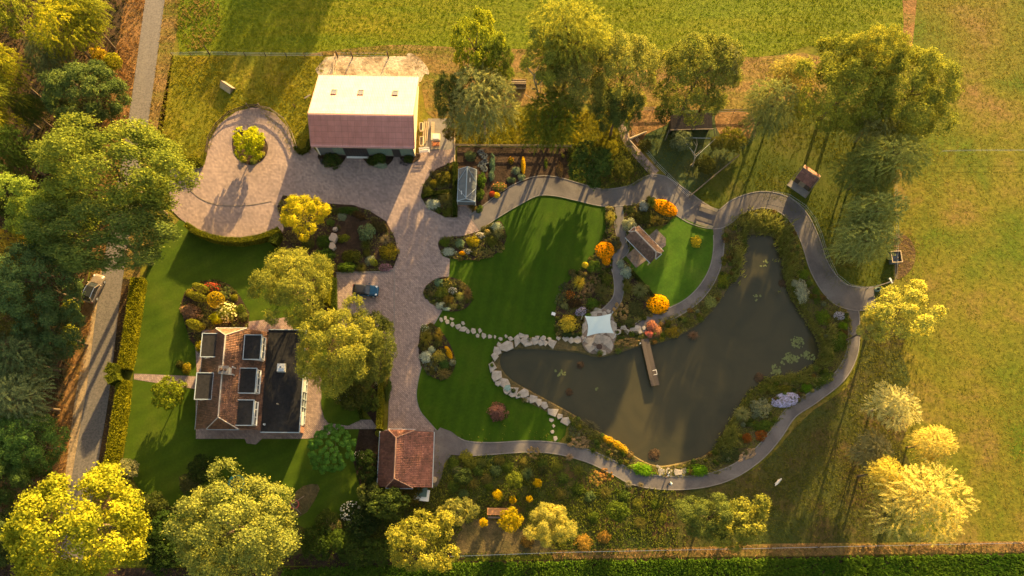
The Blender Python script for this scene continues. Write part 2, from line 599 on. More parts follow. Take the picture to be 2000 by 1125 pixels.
POND = [(974, 700), (984, 682), (1003, 679), (1060, 679), (1130, 686), (1165, 694), (1195, 690), (1250, 673), (1290, 666), (1340, 646),
        (1370, 625), (1400, 592), (1420, 560), (1440, 525), (1452, 485), (1456, 458), (1488, 455), (1518, 463), (1530, 495), (1536, 540),
        (1547, 578), (1562, 602), (1585, 640), (1602, 672), (1598, 705), (1570, 728), (1530, 738), (1500, 744), (1470, 768), (1450, 795),
        (1428, 832), (1408, 868), (1382, 890), (1335, 905), (1283, 912), (1238, 892), (1202, 862), (1160, 840), (1120, 812), (1080, 790),
        (1040, 768), (1000, 745), (978, 722)]
pond = gpts(POND, 0, 4)
BIG = 1600
ground_outer = [Vector((-BIG, -BIG, 0)), Vector((BIG, -BIG, 0)), Vector((BIG, BIG, 0)), Vector((-BIG, BIG, 0))]
sheet("ground", ground_outer, 0, M['pasture'], [pond])

Z = dict(forest=.015, verge=.03, field=.015, stubble=.025, paddock=.03, meadow=.02, wild=.035, orchard=.04, run=.05, lawn=.05,
         road=.06, shoulder=.045, bank=.065, drive=.08, path=.095, patio=.11, bed=.13, sand=.05)
FIELD = [(352, 104), (640, 106), (840, 112), (880, 100), (1010, 105), (1270, 100), (1460, 120), (1580, 90), (1750, 110), (1778, 60), (1772, 0), (1790, -900), (300, -900), (335, 0)]
sheet("north_field", gpts(FIELD), Z['field'], M['field'])
STUB = [(600, 107), (760, 88), (880, 92), (1010, 96), (1200, 96), (1330, 100), (1470, 112), (1600, 110), (1600, 225), (1460, 215), (1240, 215), (1120, 200), (1000, 210), (850, 235), (822, 160), (800, 110)]
sheet("stubble_strip", gpts(STUB, 0, 3), Z['stubble'], M['stubble'])
sheet("track_strip", gpts([(1762, -40), (1790, -40), (1785, 60), (1775, 110), (1755, 105), (1765, 50)], 0, 3), Z['stubble'] + .01, M['verge'])
PADDOCK = [(336, 110), (640, 110), (628, 150), (608, 228), (606, 300), (570, 300), (500, 205), (440, 225), (405, 300), (395, 325), (300, 325), (310, 240)]
sheet("paddock", gpts(PADDOCK), Z['paddock'], M['paddock'])
FOREST = [(-900, -500), (260, -500), (246, 0), (215, 240), (180, 500), (160, 600), (120, 800), (96, 1000), (80, 1700), (-900, 1700)]
sheet("forest_floor", gpts(FOREST), Z['forest'], M['forest'])
VL = [(262, -300), (300, -300), (284, 0), (250, 240), (196, 545), (165, 720), (128, 920), (110, 1300), (60, 1300), (80, 1000), (100, 830), (130, 690), (175, 560), (200, 240), (245, 0)]
sheet("verge", gpts(VL), Z['verge'], M['verge'])
VR = [(322, -300), (380, -300), (345, 60), (338, 110), (320, 240), (302, 330), (270, 560), (238, 700), (222, 920), (190, 1300), (160, 1300), (190, 920), (215, 760), (240, 545), (290, 240), (322, 0)]
sheet("verge", gpts(VR), Z['verge'], M['stubble'])
sheet("verge", gpts([(240, 545), (272, 545), (238, 735), (212, 960), (184, 960), (213, 740)]), Z['verge'] + .006, M['forest'])  # dark strip: the hedge's shade on the verge, put into the ground colour
L, Rr = strip_px([(345, -300, 36), (303, 0, 38), (270, 240, 39), (219, 545, 42), (192, 760, 45), (166, 920, 46), (120, 1200, 48)])
sheet("road", gpts(L + Rr[::-1]), Z['road'], M['asphalt'])
sheet("road_shoulder", gpts([(197, 530), (204, 545), (180, 700), (146, 925), (118, 1200), (95, 1200), (128, 925), (150, 760), (175, 640)], 0, 3), Z['shoulder'], M['shoulder'])
sheet("barnyard", gpts([(636, 112), (700, 112), (790, 110), (812, 122), (822, 160), (628, 160)], 0, 2), Z['sand'], M['sand'])
sheet("sand_spill", gpts([(795, 105), (812, 108), (832, 128), (838, 145), (822, 140), (800, 120)], 0, 3), Z['sand'] + .005, M['sand'])

MEADOW = [(1700, 565), (1680, 700), (1650, 760), (1590, 800), (1540, 850), (1500, 895), (1440, 935), (1370, 950), (1270, 950), (1280, 1078), (1790, 1064), (1772, 1040), (1790, 1005), (1765, 960), (1782, 915), (1760, 870), (1775, 830), (1752, 790), (1778, 740), (1760, 690), (1772, 650), (1750, 600), (1760, 565)]
sheet("meadow", gpts(MEADOW, 0, 2), Z['meadow'], M['meadow'])
WILD = [(880, 885), (960, 885), (1080, 885), (1150, 905), (1220, 945), (1300, 955), (1310, 1078), (1100, 1085), (880, 1090), (560, 1100), (300, 1100), (240, 1000), (280, 980), (340, 990), (700, 990), (730, 960), (850, 955)]
sheet("wild_border", gpts(WILD), Z['wild'], M['wild'])
sheet("bare_earth", gpts([(905, 1022), (950, 1012), (1010, 1030), (1060, 1055), (1080, 1078), (880, 1082), (885, 1045)], 0, 3), Z['wild'] + .01, M['bank'])
sheet("bare_earth", gpts([(560, 1090), (640, 1065), (680, 1045), (720, 1065), (880, 1080), (880, 1100), (560, 1105)], 0, 2), Z['wild'] + .012, M['soil'])
sheet("fence_strip", gpts([(1080, 1075), (1400, 1068), (1500, 1062), (2100, 1056), (2600, 1050), (2600, 1072), (2050, 1078), (1500, 1086), (1080, 1092)]), Z['wild'] + .016, M['stubble'])
sheet("crop_field", gpts([(-300, 1112), (560, 1108), (900, 1096), (1500, 1088), (2050, 1080), (2700, 1070), (2700, 1900), (-300, 1900)]), .07, M['soil'])

ORCH = [(1345, 385), (1440, 305), (1472, 272), (1480, 220), (1560, 190), (1700, 230), (1745, 330), (1745, 545), (1735, 556), (1680, 572), (1620, 565), (1585, 460), (1520, 390), (1440, 395), (1400, 415), (1360, 405)]
sheet("orchard_grass", gpts(ORCH), Z['orchard'], M['orchard'])
RUN = [(1215, 250), (1240, 222), (1330, 215), (1390, 215), (1465, 220), (1472, 275), (1440, 302), (1345, 388)]
sheet("run_grass", gpts(RUN), Z['run'], M['run'])
sheet("run_earth", gpts([(1228, 268), (1242, 218), (1312, 218), (1300, 245), (1262, 262), (1248, 285)], 0, 2), Z['run'] + .012, M['straw_soil'])
sheet("run_earth", gpts([(1396, 232), (1405, 220), (1466, 220), (1468, 268), (1440, 270), (1405, 262)], 0, 2), Z['run'] + .012, M['straw_soil'])
sheet("glade", gpts([(888, 285), (1120, 287), (1225, 300), (1220, 250), (1240, 220), (1110, 215), (1000, 215), (880, 240), (840, 250), (870, 280)]), Z['orchard'] + .004, M['paddock'])
sheet("shrub_ground", gpts([(1105, 285), (1215, 262), (1278, 338), (1240, 362), (1180, 372), (1130, 358), (1110, 340)]), Z['orchard'] + .012, M['wild'])
sheet("trampled_mud", gpts([(1746, 464), (1760, 458), (1774, 464), (1785, 480), (1788, 502), (1782, 522), (1768, 538), (1752, 545), (1748, 520)], 0, 4), .02, M['mud'])
0 and sheet("trampled_mud", gpts([(1748, 300), (1800, 285), (1900, 330), (1850, 400), (1780, 470), (1742, 440)], 0, 4), .016, M['rough'])

LAWN_HOUSE = [(283, 545), (300, 480), (350, 430), (380, 440), (430, 470), (510, 472), (560, 460), (600, 560), (640, 640), (640, 760), (690, 800), (735, 830), (740, 960), (715, 985), (700, 1005), (640, 1015), (600, 1035), (540, 1000), (350, 990), (300, 988), (268, 950), (250, 915), (240, 905)]
sheet("lawn", gpts(LAWN_HOUSE), Z['lawn'], M['lawn_house'])
LAWN = [(920, 460), (950, 440), (985, 415), (1012, 402), (1045, 384), (1082, 384), (1130, 391), (1184, 404), (1182, 450), (1168, 488), (1142, 518), (1108, 552), (1092, 580), (1086, 612), (1086, 664), (1008, 664), (985, 676), (968, 700), (966, 725), (985, 755), (1040, 785), (1108, 826), (1104, 850), (1088, 866), (1030, 864), (960, 868), (905, 866), (862, 850), (812, 822), (800, 790), (800, 640), (850, 600), (860, 520), (870, 480)]
sheet("lawn", gpts(LAWN), Z['lawn'], M['lawn'])
SHEDLAWN = [(1322, 424), (1355, 436), (1392, 448), (1392, 490), (1384, 525), (1366, 560), (1340, 585), (1306, 605), (1290, 592), (1240, 540), (1232, 520), (1250, 480), (1300, 440)]
sheet("lawn", gpts(SHEDLAWN, 0, 2), Z['lawn'] + .05, M['lawn_shed'])

BANK_OUT = [(1410, 450), (1440, 424), (1475, 409), (1510, 412), (1545, 440), (1565, 490), (1580, 540), (1605, 577), (1655, 610), (1662, 660), (1650, 705), (1620, 745), (1575, 776), (1540, 800), (1500, 850), (1475, 877), (1425, 914), (1370, 930), (1285, 930), (1240, 925), (1205, 908), (1150, 883), (1106, 865), (1112, 832), (1040, 790), (985, 762), (962, 725), (964, 695), (985, 668), (1085, 664), (1200, 660), (1262, 632), (1312, 618), (1360, 588), (1385, 555), (1402, 518), (1405, 480)]
sheet("pond_bank", gpts(BANK_OUT, 0, 3), Z['bank'], M['bank'], [pond])
# sloping bank below the rim, and the water
cx = sum(p.x for p in pond) / len(pond); cy = sum(p.y for p in pond) / len(pond)
mb = MB()
n = len(pond)
for i in range(n):
    a, b = pond[i], pond[(i + 1) % n]
    def inn(p, k):
        i_ = pond.index(p)
        q0, q1 = pond[i_ - 1], pond[(i_ + 1) % n]
        d = (q1 - q0).normalized()
        return Vector((p.x - d.y * k * -1, p.y + d.x * k * -1, 0))
    ia, ib = inn(a, .5), inn(b, .5)
    mb.poly([(a.x, a.y, Z['bank']), (b.x, b.y, Z['bank']), (ib.x, ib.y, -.7), (ia.x, ia.y, -.7)])
mb.obj("pond_slope", M['bank'], kind="structure")
sheet("pond_water", [Vector((p.x + (p.x - cx) * .01, p.y + (p.y - cy) * .01, 0)) for p in pond], -.28, M['water'])

# driveway
DRIVE = [(335, 322), (370, 326), (400, 322), (405, 300), (409, 275), (428, 243), (462, 218), (500, 209), (538, 222), (563, 250), (577, 288), (588, 300), (602, 296), (608, 285),
         (622, 300), (820, 300), (850, 240), (888, 240), (888, 315), (862, 326), (838, 345), (826, 362), (822, 385), (836, 408), (870, 425), (892, 425), (892, 395), (922, 395), (921, 420),
         (936, 452), (900, 462), (870, 466), (857, 480), (864, 500), (879, 506), (877, 541), (850, 546), (832, 560), (828, 576), (840, 592), (863, 606), (848, 632), (830, 640), (819, 660),
         (818, 690), (822, 716), (816, 745), (813, 775), (820, 802), (836, 822), (852, 840), (846, 848), (742, 845), (757, 838), (760, 800), (763, 730), (745, 640), (658, 640), (658, 533), (600, 540), (540, 400),
         (553, 440), (556, 456), (510, 468), (470, 473), (430, 468), (396, 456), (372, 442), (350, 425), (335, 410), (330, 360)]
sheet("driveway", gpts(DRIVE), Z['drive'], M['paver'])
sheet("house_paving", gpts([(383, 838), (383, 857), (478, 857), (482, 866), (500, 868), (512, 857), (600, 857), (640, 850), (660, 838), (740, 838), (742, 820), (705, 820), (680, 832), (640, 826), (628, 800), (628, 740), (560, 620), (380, 640), (385, 735), (262, 730), (262, 741), (382, 760)]), Z['drive'] - .012, M['paver'])
sheet("barn_pad", gpts([(836, 232), (885, 232), (888, 286), (880, 292), (826, 296)]), Z['drive'] + .01, M['kerb'])

# garden path of dark asphalt
L, Rr = strip_px([(926, 436, 36), (958, 413, 36), (1000, 385, 40), (1045, 364, 38), (1085, 364, 37), (1130, 375, 34), (1180, 386, 33), (1235, 380, 38), (1280, 362, 44), (1320, 388, 52), (1362, 416, 48), (1405, 428, 36), (1440, 404, 34), (1485, 390, 32), (1528, 398, 34), (1560, 425, 36), (1582, 468, 36), (1602, 525, 38), (1635, 570, 44), (1672, 583, 46), (1708, 580, 42)])
P1 = L + Rr[::-1]; P1L, P1R = L, Rr
sheet("path", gpts(P1), Z['path'], M['path'])
L, Rr = strip_px([(1664, 590, 24), (1668, 640, 22), (1664, 690, 22), (1640, 735, 23), (1590, 775, 24), (1545, 806, 24), (1514, 850, 25), (1480, 888, 25), (1430, 922, 25), (1370, 940, 25), (1300, 943, 26), (1240, 934, 26), (1200, 914, 25), (1150, 891, 24), (1090, 876, 22), (1030, 872, 22), (960, 876, 23), (905, 875, 30), (870, 862, 44), (850, 846, 30)])
P2L, P2R = L, Rr
sheet("path", gpts(L + Rr[::-1]), Z['path'] + .005, M['path'])
sheet("path", gpts([(848, 838), (880, 862), (884, 885), (868, 905), (862, 935), (845, 955), (842, 900)], 0, 2), Z['path'] + .01, M['path'])
L, Rr = strip_px([(1402, 432, 22), (1404, 480, 20), (1396, 525, 20), (1374, 565, 21), (1342, 595, 21), (1300, 617, 24), (1268, 630, 26), (1242, 645, 22)])
P3L, P3R = L, Rr
sheet("path", gpts(L + Rr[::-1]), Z['path'] + .015, M['path'])
L, Rr = strip_px([(1208, 395, 17), (1210, 445, 17), (1220, 482, 20), (1203, 505, 22), (1208, 545, 18), (1207, 580, 18), (1190, 604, 19), (1176, 615, 19)])
P4L, P4R = L, Rr
sheet("path", gpts(L + Rr[::-1]), Z['path'] + .02, M['path'])
L, Rr = strip_px([(1212, 236, 13), (1222, 272, 16), (1250, 308, 17), (1280, 340, 18)])
sheet("path", gpts(L + Rr[::-1]), Z['path'] + .025, M['paver'])
sheet("patio", gpts([(1137, 622), (1160, 605), (1185, 604), (1198, 622), (1203, 650), (1198, 680), (1186, 692), (1160, 692), (1142, 682), (1133, 655)], 0, 3), Z['patio'] + .02, M['patio'])


def kerb(px, z, w=.14, mat='kerb', h=.06):
    g = gpts(px, z)
    m = MB()
    for a, b in zip(g[:-1], g[1:]):
        m.bar(a, b, w, h)
    return m.obj("kerb", M[mat], kind="structure")


for e in (P1L, P1R[:-4], P2L[2:-8], P2R[2:-10], P3L[3:], P3R[3:-4], P4L[2:], P4R[2:]):
    kerb(e, .11)
kerb(smooth([(863, 606), (848, 632), (838, 640)], 3, False), .10)
kerb(smooth([(823, 716), (816, 745), (813, 775), (820, 802), (836, 822), (852, 840)], 3, False), .10)
kerb([(658, 533), (690, 532), (740, 531), (768, 528)], .12, .2)
kerb([(658, 533), (658, 640)], .12, .12)
kerb([(770, 505), (770, 640), (762, 730), (758, 838)], .09, .10)
kerb([(888, 240), (888, 316)], .14, .2, 'wood_pale')
kerb([(536, 398), (556, 442)], .12, .16, 'wood')
kerb(smooth([(372, 372), (392, 388), (420, 399), (450, 402), (490, 400), (530, 393)], 4, False), .09, .12, 'wood')


# flower beds
def bed(px, sm=4, z=None, mat='soil'):
    return sheet("flower_bed", gpts(px, 0, sm), z if z else Z['bed'], M[mat])


BED_ROUND = [(455, 268), (470, 256), (495, 258), (514, 268), (524, 288), (516, 310), (494, 323), (472, 316), (457, 298)]
BED_ISLAND = [(553, 382), (600, 388), (640, 398), (690, 401), (720, 411), (755, 433), (772, 466), (778, 500), (768, 524), (740, 530), (690, 531), (656, 532), (655, 645), (640, 660), (600, 600), (560, 560), (545, 470), (556, 445), (542, 404)]
BED_GH = [(852, 330), (888, 316), (893, 340), (893, 425), (870, 424), (838, 408), (823, 385), (827, 362)]
BED1 = [(857, 472), (880, 463), (905, 461), (935, 452), (972, 432), (984, 444), (988, 470), (970, 495), (940, 507), (905, 508), (875, 503), (860, 490)]
BED2 = [(832, 560), (850, 546), (875, 541), (900, 549), (918, 565), (922, 585), (910, 602), (885, 609), (860, 603), (838, 588), (828, 575)]
BED3 = [(820, 655), (824, 640), (840, 633), (860, 645), (880, 675), (890, 708), (880, 733), (865, 742), (842, 735), (823, 712), (818, 682)]
BED_HOUSE = [(352, 600), (362, 570), (395, 550), (420, 546), (448, 556), (470, 580), (488, 612), (485, 640), (395, 645), (393, 690), (372, 665)]
BED_PATH = [(1183, 404), (1201, 402), (1203, 450), (1212, 480), (1196, 500), (1196, 545), (1196, 580), (1176, 604), (1142, 615), (1136, 655), (1086, 662), (1084, 610), (1092, 578), (1108, 552), (1142, 518), (1168, 488), (1183, 450)]
BED_SHED = [(1219, 404), (1245, 396), (1270, 388), (1300, 392), (1322, 414), (1300, 440), (1262, 445), (1228, 488), (1219, 450)]
BED_LOW = [(1214, 505), (1228, 515), (1242, 542), (1275, 575), (1306, 607), (1265, 618), (1240, 636), (1225, 655), (1202, 655), (1200, 622), (1217, 590), (1219, 550)]
KITCHEN = [(893, 288), (1110, 290), (1112, 350), (1080, 347), (1045, 347), (1000, 364), (960, 392), (922, 415), (926, 395), (893, 395)]
for k in (BED_ROUND, BED1, BED2, BED3):
    bed(k)
for k in (BED_ISLAND, BED_GH, BED_HOUSE, BED_PATH, BED_SHED, BED_LOW):
    bed(k, 0)
bed(KITCHEN, 0, .12)
for k in ([(622, 302), (632, 322), (655, 326), (672, 315), (672, 302)], [(711, 302), (716, 318), (740, 329), (762, 320), (766, 302)], [(782, 302), (786, 315), (800, 321), (816, 314), (820, 302)]):
    bed(k, 3)
bed([(640, 655), (700, 700), (745, 690), (750, 830), (735, 832), (690, 770), (640, 740)], 0, .115)
bed([(702, 838), (740, 838), (736, 960), (705, 955), (690, 900)], 0, .115)
bed([(578, 960), (610, 945), (625, 955), (600, 1000), (570, 1010)], 2, .10, 'bank')
sheet("small_lawn", gpts([(632, 775), (690, 772), (702, 800), (708, 818), (680, 828), (640, 824), (630, 800)], 0, 3), .135, M['lawn_house'])


# thin evening haze over the whole place
hz = MB(); hz.box(-420, 420, -300, 420, -2.0, 106.0)
hm = bpy.data.materials.new("haze_air"); hm.use_nodes = True
hn = hm.node_tree; hn.nodes.clear()
ho = hn.nodes.new("ShaderNodeOutputMaterial"); hv = hn.nodes.new("ShaderNodeVolumePrincipled")
hv.inputs["Color"].default_value = (.95, .88, .72, 1); hv.inputs["Density"].default_value = .00003; hv.inputs["Anisotropy"].default_value = .68
hn.links.new(hv.outputs[0], ho.inputs["Volume"])
hz.obj("haze", hm, kind="stuff")


# ------------------------------------------------------------------ foliage meshes
def unit(a):
    return a / (np.linalg.norm(a, axis=-1, keepdims=True) + 1e-9)


def leaf_quads(C, N, rng, length, width, along=None):
    """rhombus leaves at C facing N; length and width arrays or numbers"""
    n = len(C)
    t = rng.normal(size=(n, 3)) if along is None else along + rng.normal(size=(n, 3)) * .25
    t = unit(t - N * np.sum(t * N, 1, keepdims=True))
    b = np.cross(N, t)
    length = np.broadcast_to(length, (n,))[:, None] * rng.uniform(.7, 1.3, (n, 1))
    width = np.broadcast_to(width, (n,))[:, None] * rng.uniform(.7, 1.3, (n, 1))
    V = np.stack([C - t * length * .5, C + b * width * .5 - t * length * .05, C + t * length * .5, C - b * width * .5 - t * length * .05], 1)
    return V.reshape(-1, 3), np.arange(n * 4).reshape(n, 4)


def sphere_dirs(n, rng, zmin=-1.0):
    k = np.arange(n) + .5
    z = 1 - (1 - zmin) * k / n
    a = np.pi * (1 + 5 ** .5) * k + rng.uniform(0, 6.28)
    r = np.sqrt(np.maximum(0, 1 - z * z))
    return unit(np.stack([np.cos(a) * r, np.sin(a) * r, z], 1) + rng.normal(size=(n, 3)) * .12)


def crown_mesh(name, seed, lobes=16, clumps=34, leaves=48, lobe_r=(.28, .42), reach=.62, leaf=.030, zmin=-.55, style='leafy', irregular=.14, mat='leaf', inner=.35):
    rng = np.random.default_rng(seed)
    D = sphere_dirs(lobes, rng, zmin)
    # an uneven outline: some lobes reach further out than others
    rad = reach * (1 + rng.normal(size=lobes) * irregular)
    LC = D * rad[:, None]
    LR = rng.uniform(lobe_r[0], lobe_r[1], lobes)
    Cs, Ns, Ts, Al = [], [], [], []
    for i in range(lobes):
        d = unit(sphere_dirs(clumps, rng, -.75) + D[i] * .55)
        cc = LC[i] + d * LR[i] * rng.uniform(.72, 1.06, (clumps, 1))
        keep = rng.random(clumps) < .93
        lt = rng.normal() * .07
        for c, dd in zip(cc[keep], d[keep]):
            if style == 'strand':
                k = leaves
                s = rng.random((k, 1)) ** .8
                out = unit(np.array([dd[0], dd[1], dd[2] * .35 + .12]) + rng.normal(size=3) * .2)
                ln = rng.uniform(.16, .34)
                p = c + out * s * ln + np.array([0, 0, -1.0]) * s ** 2 * ln * .55 + rng.normal(size=(k, 3)) * .016
                Cs.append(p)
                al = np.repeat((out + np.array([0, 0, -.5]))[None], k, 0)
                Al.append(al)
            else:
                k = leaves
                p = c + rng.normal(size=(k, 3)) * np.array([.040, .040, .028]) * (1 if style == 'leafy' else .6)
                Cs.append(p)
                Al.append(rng.normal(size=(k, 3)))
            Ns.append(unit(dd * .8 + np.array([0, 0, .12]) + rng.normal(size=(k, 3)) * .5))
            Ts.append(np.clip(.5 + lt + rng.normal() * .14 + rng.normal(size=k) * .15, 0, 1))
    if inner:                                    # sparse inner leaves so that the crown is not hollow
        k = int(lobes * clumps * leaves * inner * .35)
        p = unit(rng.normal(size=(k, 3))) * (rng.random((k, 1)) ** .5) * np.array([.6, .6, .5])
        Cs.append(p); Ns.append(unit(rng.normal(size=(k, 3)) + np.array([0, 0, .4]))); Ts.append(np.clip(rng.normal(.4, .12, k), 0, 1)); Al.append(rng.normal(size=(k, 3)))
    C, N, T, A = np.concatenate(Cs), np.concatenate(Ns), np.concatenate(Ts), np.concatenate(Al)
    if style == 'strand':
        V, F = leaf_quads(C, N, rng, leaf * 2.0, leaf * .55, A)
    else:
        V, F = leaf_quads(C, N, rng, leaf * 1.35, leaf)
    # fit to the unit sphere in plan
    r = np.percentile(np.hypot(V[:, 0], V[:, 1]), 95)
    V = V / r
    return np_mesh(name, V, F, M[mat], T)


CROWN = {
    'oak': [crown_mesh("crown_oak", 1, 34, 28, 38, (.15, .27), .74, .027, irregular=.13, inner=.15), crown_mesh("crown_oak", 2, 30, 30, 38, (.15, .30), .72, .027, irregular=.17, inner=.15)],
    'maple': [crown_mesh("crown_maple", 3, 44, 20, 34, (.13, .22), .78, .034, -.4, irregular=.08, inner=.12)],
    'ash': [crown_mesh("crown_ash", 4, 30, 26, 34, (.17, .27), .74, .029, irregular=.10, inner=.25), crown_mesh("crown_ash", 14, 24, 28, 34, (.18, .32), .70, .030, irregular=.2, inner=.25)],
    'willow': [crown_mesh("crown_willow", 5, 20, 40, 50, (.24, .38), .58, .026, -.45, 'strand', .2), crown_mesh("crown_willow", 6, 17, 42, 50, (.24, .42), .58, .026, -.35, 'strand', .26)],
    'feather': [crown_mesh("crown_feather", 7, 12, 34, 44, (.20, .36), .60, .030, -.3, 'strand', .30)],
    'open': [crown_mesh("crown_open", 8, 18, 20, 30, (.20, .30), .68, .040, -.35, irregular=.22, inner=.2), crown_mesh("crown_open", 9, 14, 22, 30, (.20, .34), .64, .042, -.3, irregular=.28, inner=.2)],
    'bush': [crown_mesh("crown_bush", 10, 14, 18, 20, (.28, .40), .60, .060, -.3, irregular=.16), crown_mesh("crown_bush", 11, 11, 20, 20, (.28, .44), .58, .065, -.3, irregular=.2)],
}


def rosette_crown(name, seed):
    """a crown of separate finger-like leaf rosettes"""
    rng = np.random.default_rng(seed)
    D = sphere_dirs(150, rng, -.25)
    Cs, Ns, Ts = [], [], []
    for d in D:
        c = d * np.array([.88, .88, .9]) * rng.uniform(.72, 1.0)
        k = 46
        q = unit(rng.normal(size=(k, 3)) + d * .9 + np.array([0, 0, .5]))
        Cs.append(c + q * .085); Ns.append(unit(q + rng.normal(size=(k, 3)) * .35)); Ts.append(np.clip(rng.normal(.52, .13, k) + (q[:, 2] - .4) * .16, 0, 1))
    V, F = leaf_quads(np.concatenate(Cs), np.concatenate(Ns), rng, .085, .05)
    return np_mesh(name, V, F, M['leaf'], np.concatenate(Ts))


CROWN['rosette'] = [rosette_crown("crown_rosette", 21)]


def trunk_mesh(name, seed, limbs=7, mat='bark', r0=.030, fork=.32):
    """trunk of unit height with limbs that rise into the crown"""
    rng = random.Random(seed)
    m = MB()
    bend = [(rng.uniform(-.02, .02), rng.uniform(-.02, .02)) for _ in range(5)]
    pts = [(bend[k][0] * k, bend[k][1] * k, z) for k, z in enumerate((0, .2, .42, .66, .9))]
    m.tube(pts, [r0 * 1.25, r0, r0 * .8, r0 * .5, r0 * .15], 7)
    for k in range(limbs):
        t = fork + (.75 - fork) * k / limbs
        a = k * 2.4 + rng.uniform(-.4, .4)
        L = rng.uniform(.20, .34) * (1.15 - t * .6)
        z = t
        base = (0.01 * t, 0.01 * t, z)
        p1 = (math.cos(a) * L * .5, math.sin(a) * L * .5, z + L * .35)
        p2 = (math.cos(a + .2) * L, math.sin(a + .2) * L, z + L * .85)
        m.tube([base, p1, p2], [r0 * .55, r0 * .36, r0 * .10], 5)
    return m.mesh(name, M[mat], True)


TRUNK = {'bark': [trunk_mesh("trunk", 1), trunk_mesh("trunk", 2, 8)], 'pale': [trunk_mesh("trunk_pale", 3, 8, 'bark_pale', .022, .25)]}


def tree(px, py, r, top, kind, col, label, name="tree", ry=None, bottom=None, var=0, rot=None, group=None, trunk='bark', cat="tree", lean=(0, 0)):
    """px, py, r: where and how large the photograph shows the crown; top: height of the tree in metres"""
    if 850 < px < 1480 and py < 262 and top > 6: top *= 1.14
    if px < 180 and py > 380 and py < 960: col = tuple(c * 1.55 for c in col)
    bot = top * .22 if bottom is None else bottom
    zc = (top + bot) / 2
    p = P(px, py, zc)
    k = mpp(p)
    gr = 1.0 if kind in ('bush', 'rosette') else 1.06
    rx = r * k * gr
    ry_ = (ry if ry else r) * k * gr
    rz_ = (top - bot) / 2
    root = empty(name, (p.x + lean[0], p.y + lean[1], 0), 0, label, cat, group)
    rng = random.Random(int(px * 7 + py * 13))
    rot = rng.uniform(0, 6.28) if rot is None else rot
    crowns = CROWN[kind]
    # plan ellipse is kept by scaling before turning: use a small turn when rx and ry differ
    if abs(rx - ry_) / rx > .12:
        rot = rng.choice((0, math.pi)) + rng.uniform(-.15, .15)
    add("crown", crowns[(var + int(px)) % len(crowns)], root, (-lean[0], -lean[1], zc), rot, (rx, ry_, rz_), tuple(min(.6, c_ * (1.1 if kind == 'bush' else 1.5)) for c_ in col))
    tr = TRUNK[trunk]
    wide = max(rx * 1.1, top * .5)
    t = add("trunk", tr[int(px) % len(tr)], root, (0, 0, 0), rot, (wide, wide, top * .92))
    return root


# ------------------------------------------------------------------ trees
WOOD = "trees of the wood beside the road"
tree(128, 62, 60, 15, 'feather', LIME, "feathery lime green tree at the wood edge, the brightest in the top left corner", ry=66, name="birch_tree")
tree(168, 30, 42, 13, 'willow', YGREEN, "grey green tree close behind the feathery lime tree in the top left corner", name="birch_tree")
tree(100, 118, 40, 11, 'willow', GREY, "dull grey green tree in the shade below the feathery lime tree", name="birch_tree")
tree(28, 30, 46, 15, 'open', YGREEN, "yellow tipped tree filling the extreme top left corner", name="wood_tree")
tree(14, 135, 40, 14, 'feather', LIME, "yellow green feathery tree cut by the left edge, second down from the top corner", name="birch_tree")
tree(8, 196, 38, 13, 'feather', YGREEN, "yellow green tree cut by the left edge, third down from the top corner", name="birch_tree")
tree(-4, 240, 34, 13, 'feather', LIME, "bright tipped tree cut by the left edge level with the round green tree", name="birch_tree")
tree(28, 300, 44, 11, 'willow', GREEN, "dark green tree at the left edge, left of the great oak", name="wood_tree")
tree(-8, 370, 44, 13, 'ash', DARK, "dark tree cut by the left edge beside the lower half of the great oak", name="wood_tree")
tree(62, 215, 30, 8, 'willow', GREEN, "small dark tree left of the round green tree", name="wood_tree")
tree(168, 186, 70, 12, 'maple', (.075, .105, .028), "round blue green tree by the road just above the great oak", ry=60, name="ash_tree")
tree(224, 122, 17, 4, 'bush', LIME, "small lime green bush on the brown road verge", cat="bush", name="bush", bottom=.4)
tree(196, 112, 15, 4, 'bush', GOLD, "small golden brown bush left of the lime bush on the verge", cat="bush", name="bush", bottom=.4)
tree(224, 335, 150, 20, 'oak', (.125, .150, .022), "great spreading oak over the road, the largest crown in the photograph", ry=95, bottom=8.5, name="oak_tree", var=0)
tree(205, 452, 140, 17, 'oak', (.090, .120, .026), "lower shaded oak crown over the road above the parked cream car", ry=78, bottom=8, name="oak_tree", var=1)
tree(95, 425, 80, 16, 'ash', MID, "green tree on the left flank of the great oak", name="wood_tree", ry=75)
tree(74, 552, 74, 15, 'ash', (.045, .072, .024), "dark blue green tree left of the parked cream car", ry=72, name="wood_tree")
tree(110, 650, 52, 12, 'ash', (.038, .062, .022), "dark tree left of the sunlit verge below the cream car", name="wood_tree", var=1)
tree(22, 500, 40, 15, 'feather', (.19, .15, .02), "yellow brown tree at the left edge beside the dark blue green tree", name="wood_tree", ry=50)
tree(20, 610, 52, 12, 'ash', OLIVE, "olive tree cut by the left edge below the yellow brown tree", name="wood_tree")
tree(52, 705, 60, 12, 'willow', (.055, .075, .03), "grey green willowy tree low on the left beside the verge", name="willow_tree")
tree(45, 785, 66, 13, 'willow', (.085, .105, .045), "pale grey green willowy tree at the left edge above the dark dome", name="willow_tree")
tree(58, 868, 62, 11, 'ash', (.040, .075, .016), "dense dark green dome shaped tree at the left edge above the yellow maple", name="wood_tree")
tree(-5, 930, 60, 12, 'ash', DARK, "dark tree in the lower left corner beside the yellow maple", name="wood_tree")
tree(12, 1050, 50, 10, 'ash', (.05, .07, .02), "dark tree in the bottom left corner under the yellow maple", name="wood_tree")
tree(140, 606, 15, 4, 'bush', YGREEN, "yellow green bush on the wood edge just below the cream car", cat="bush", name="bush", bottom=.3, ry=22)
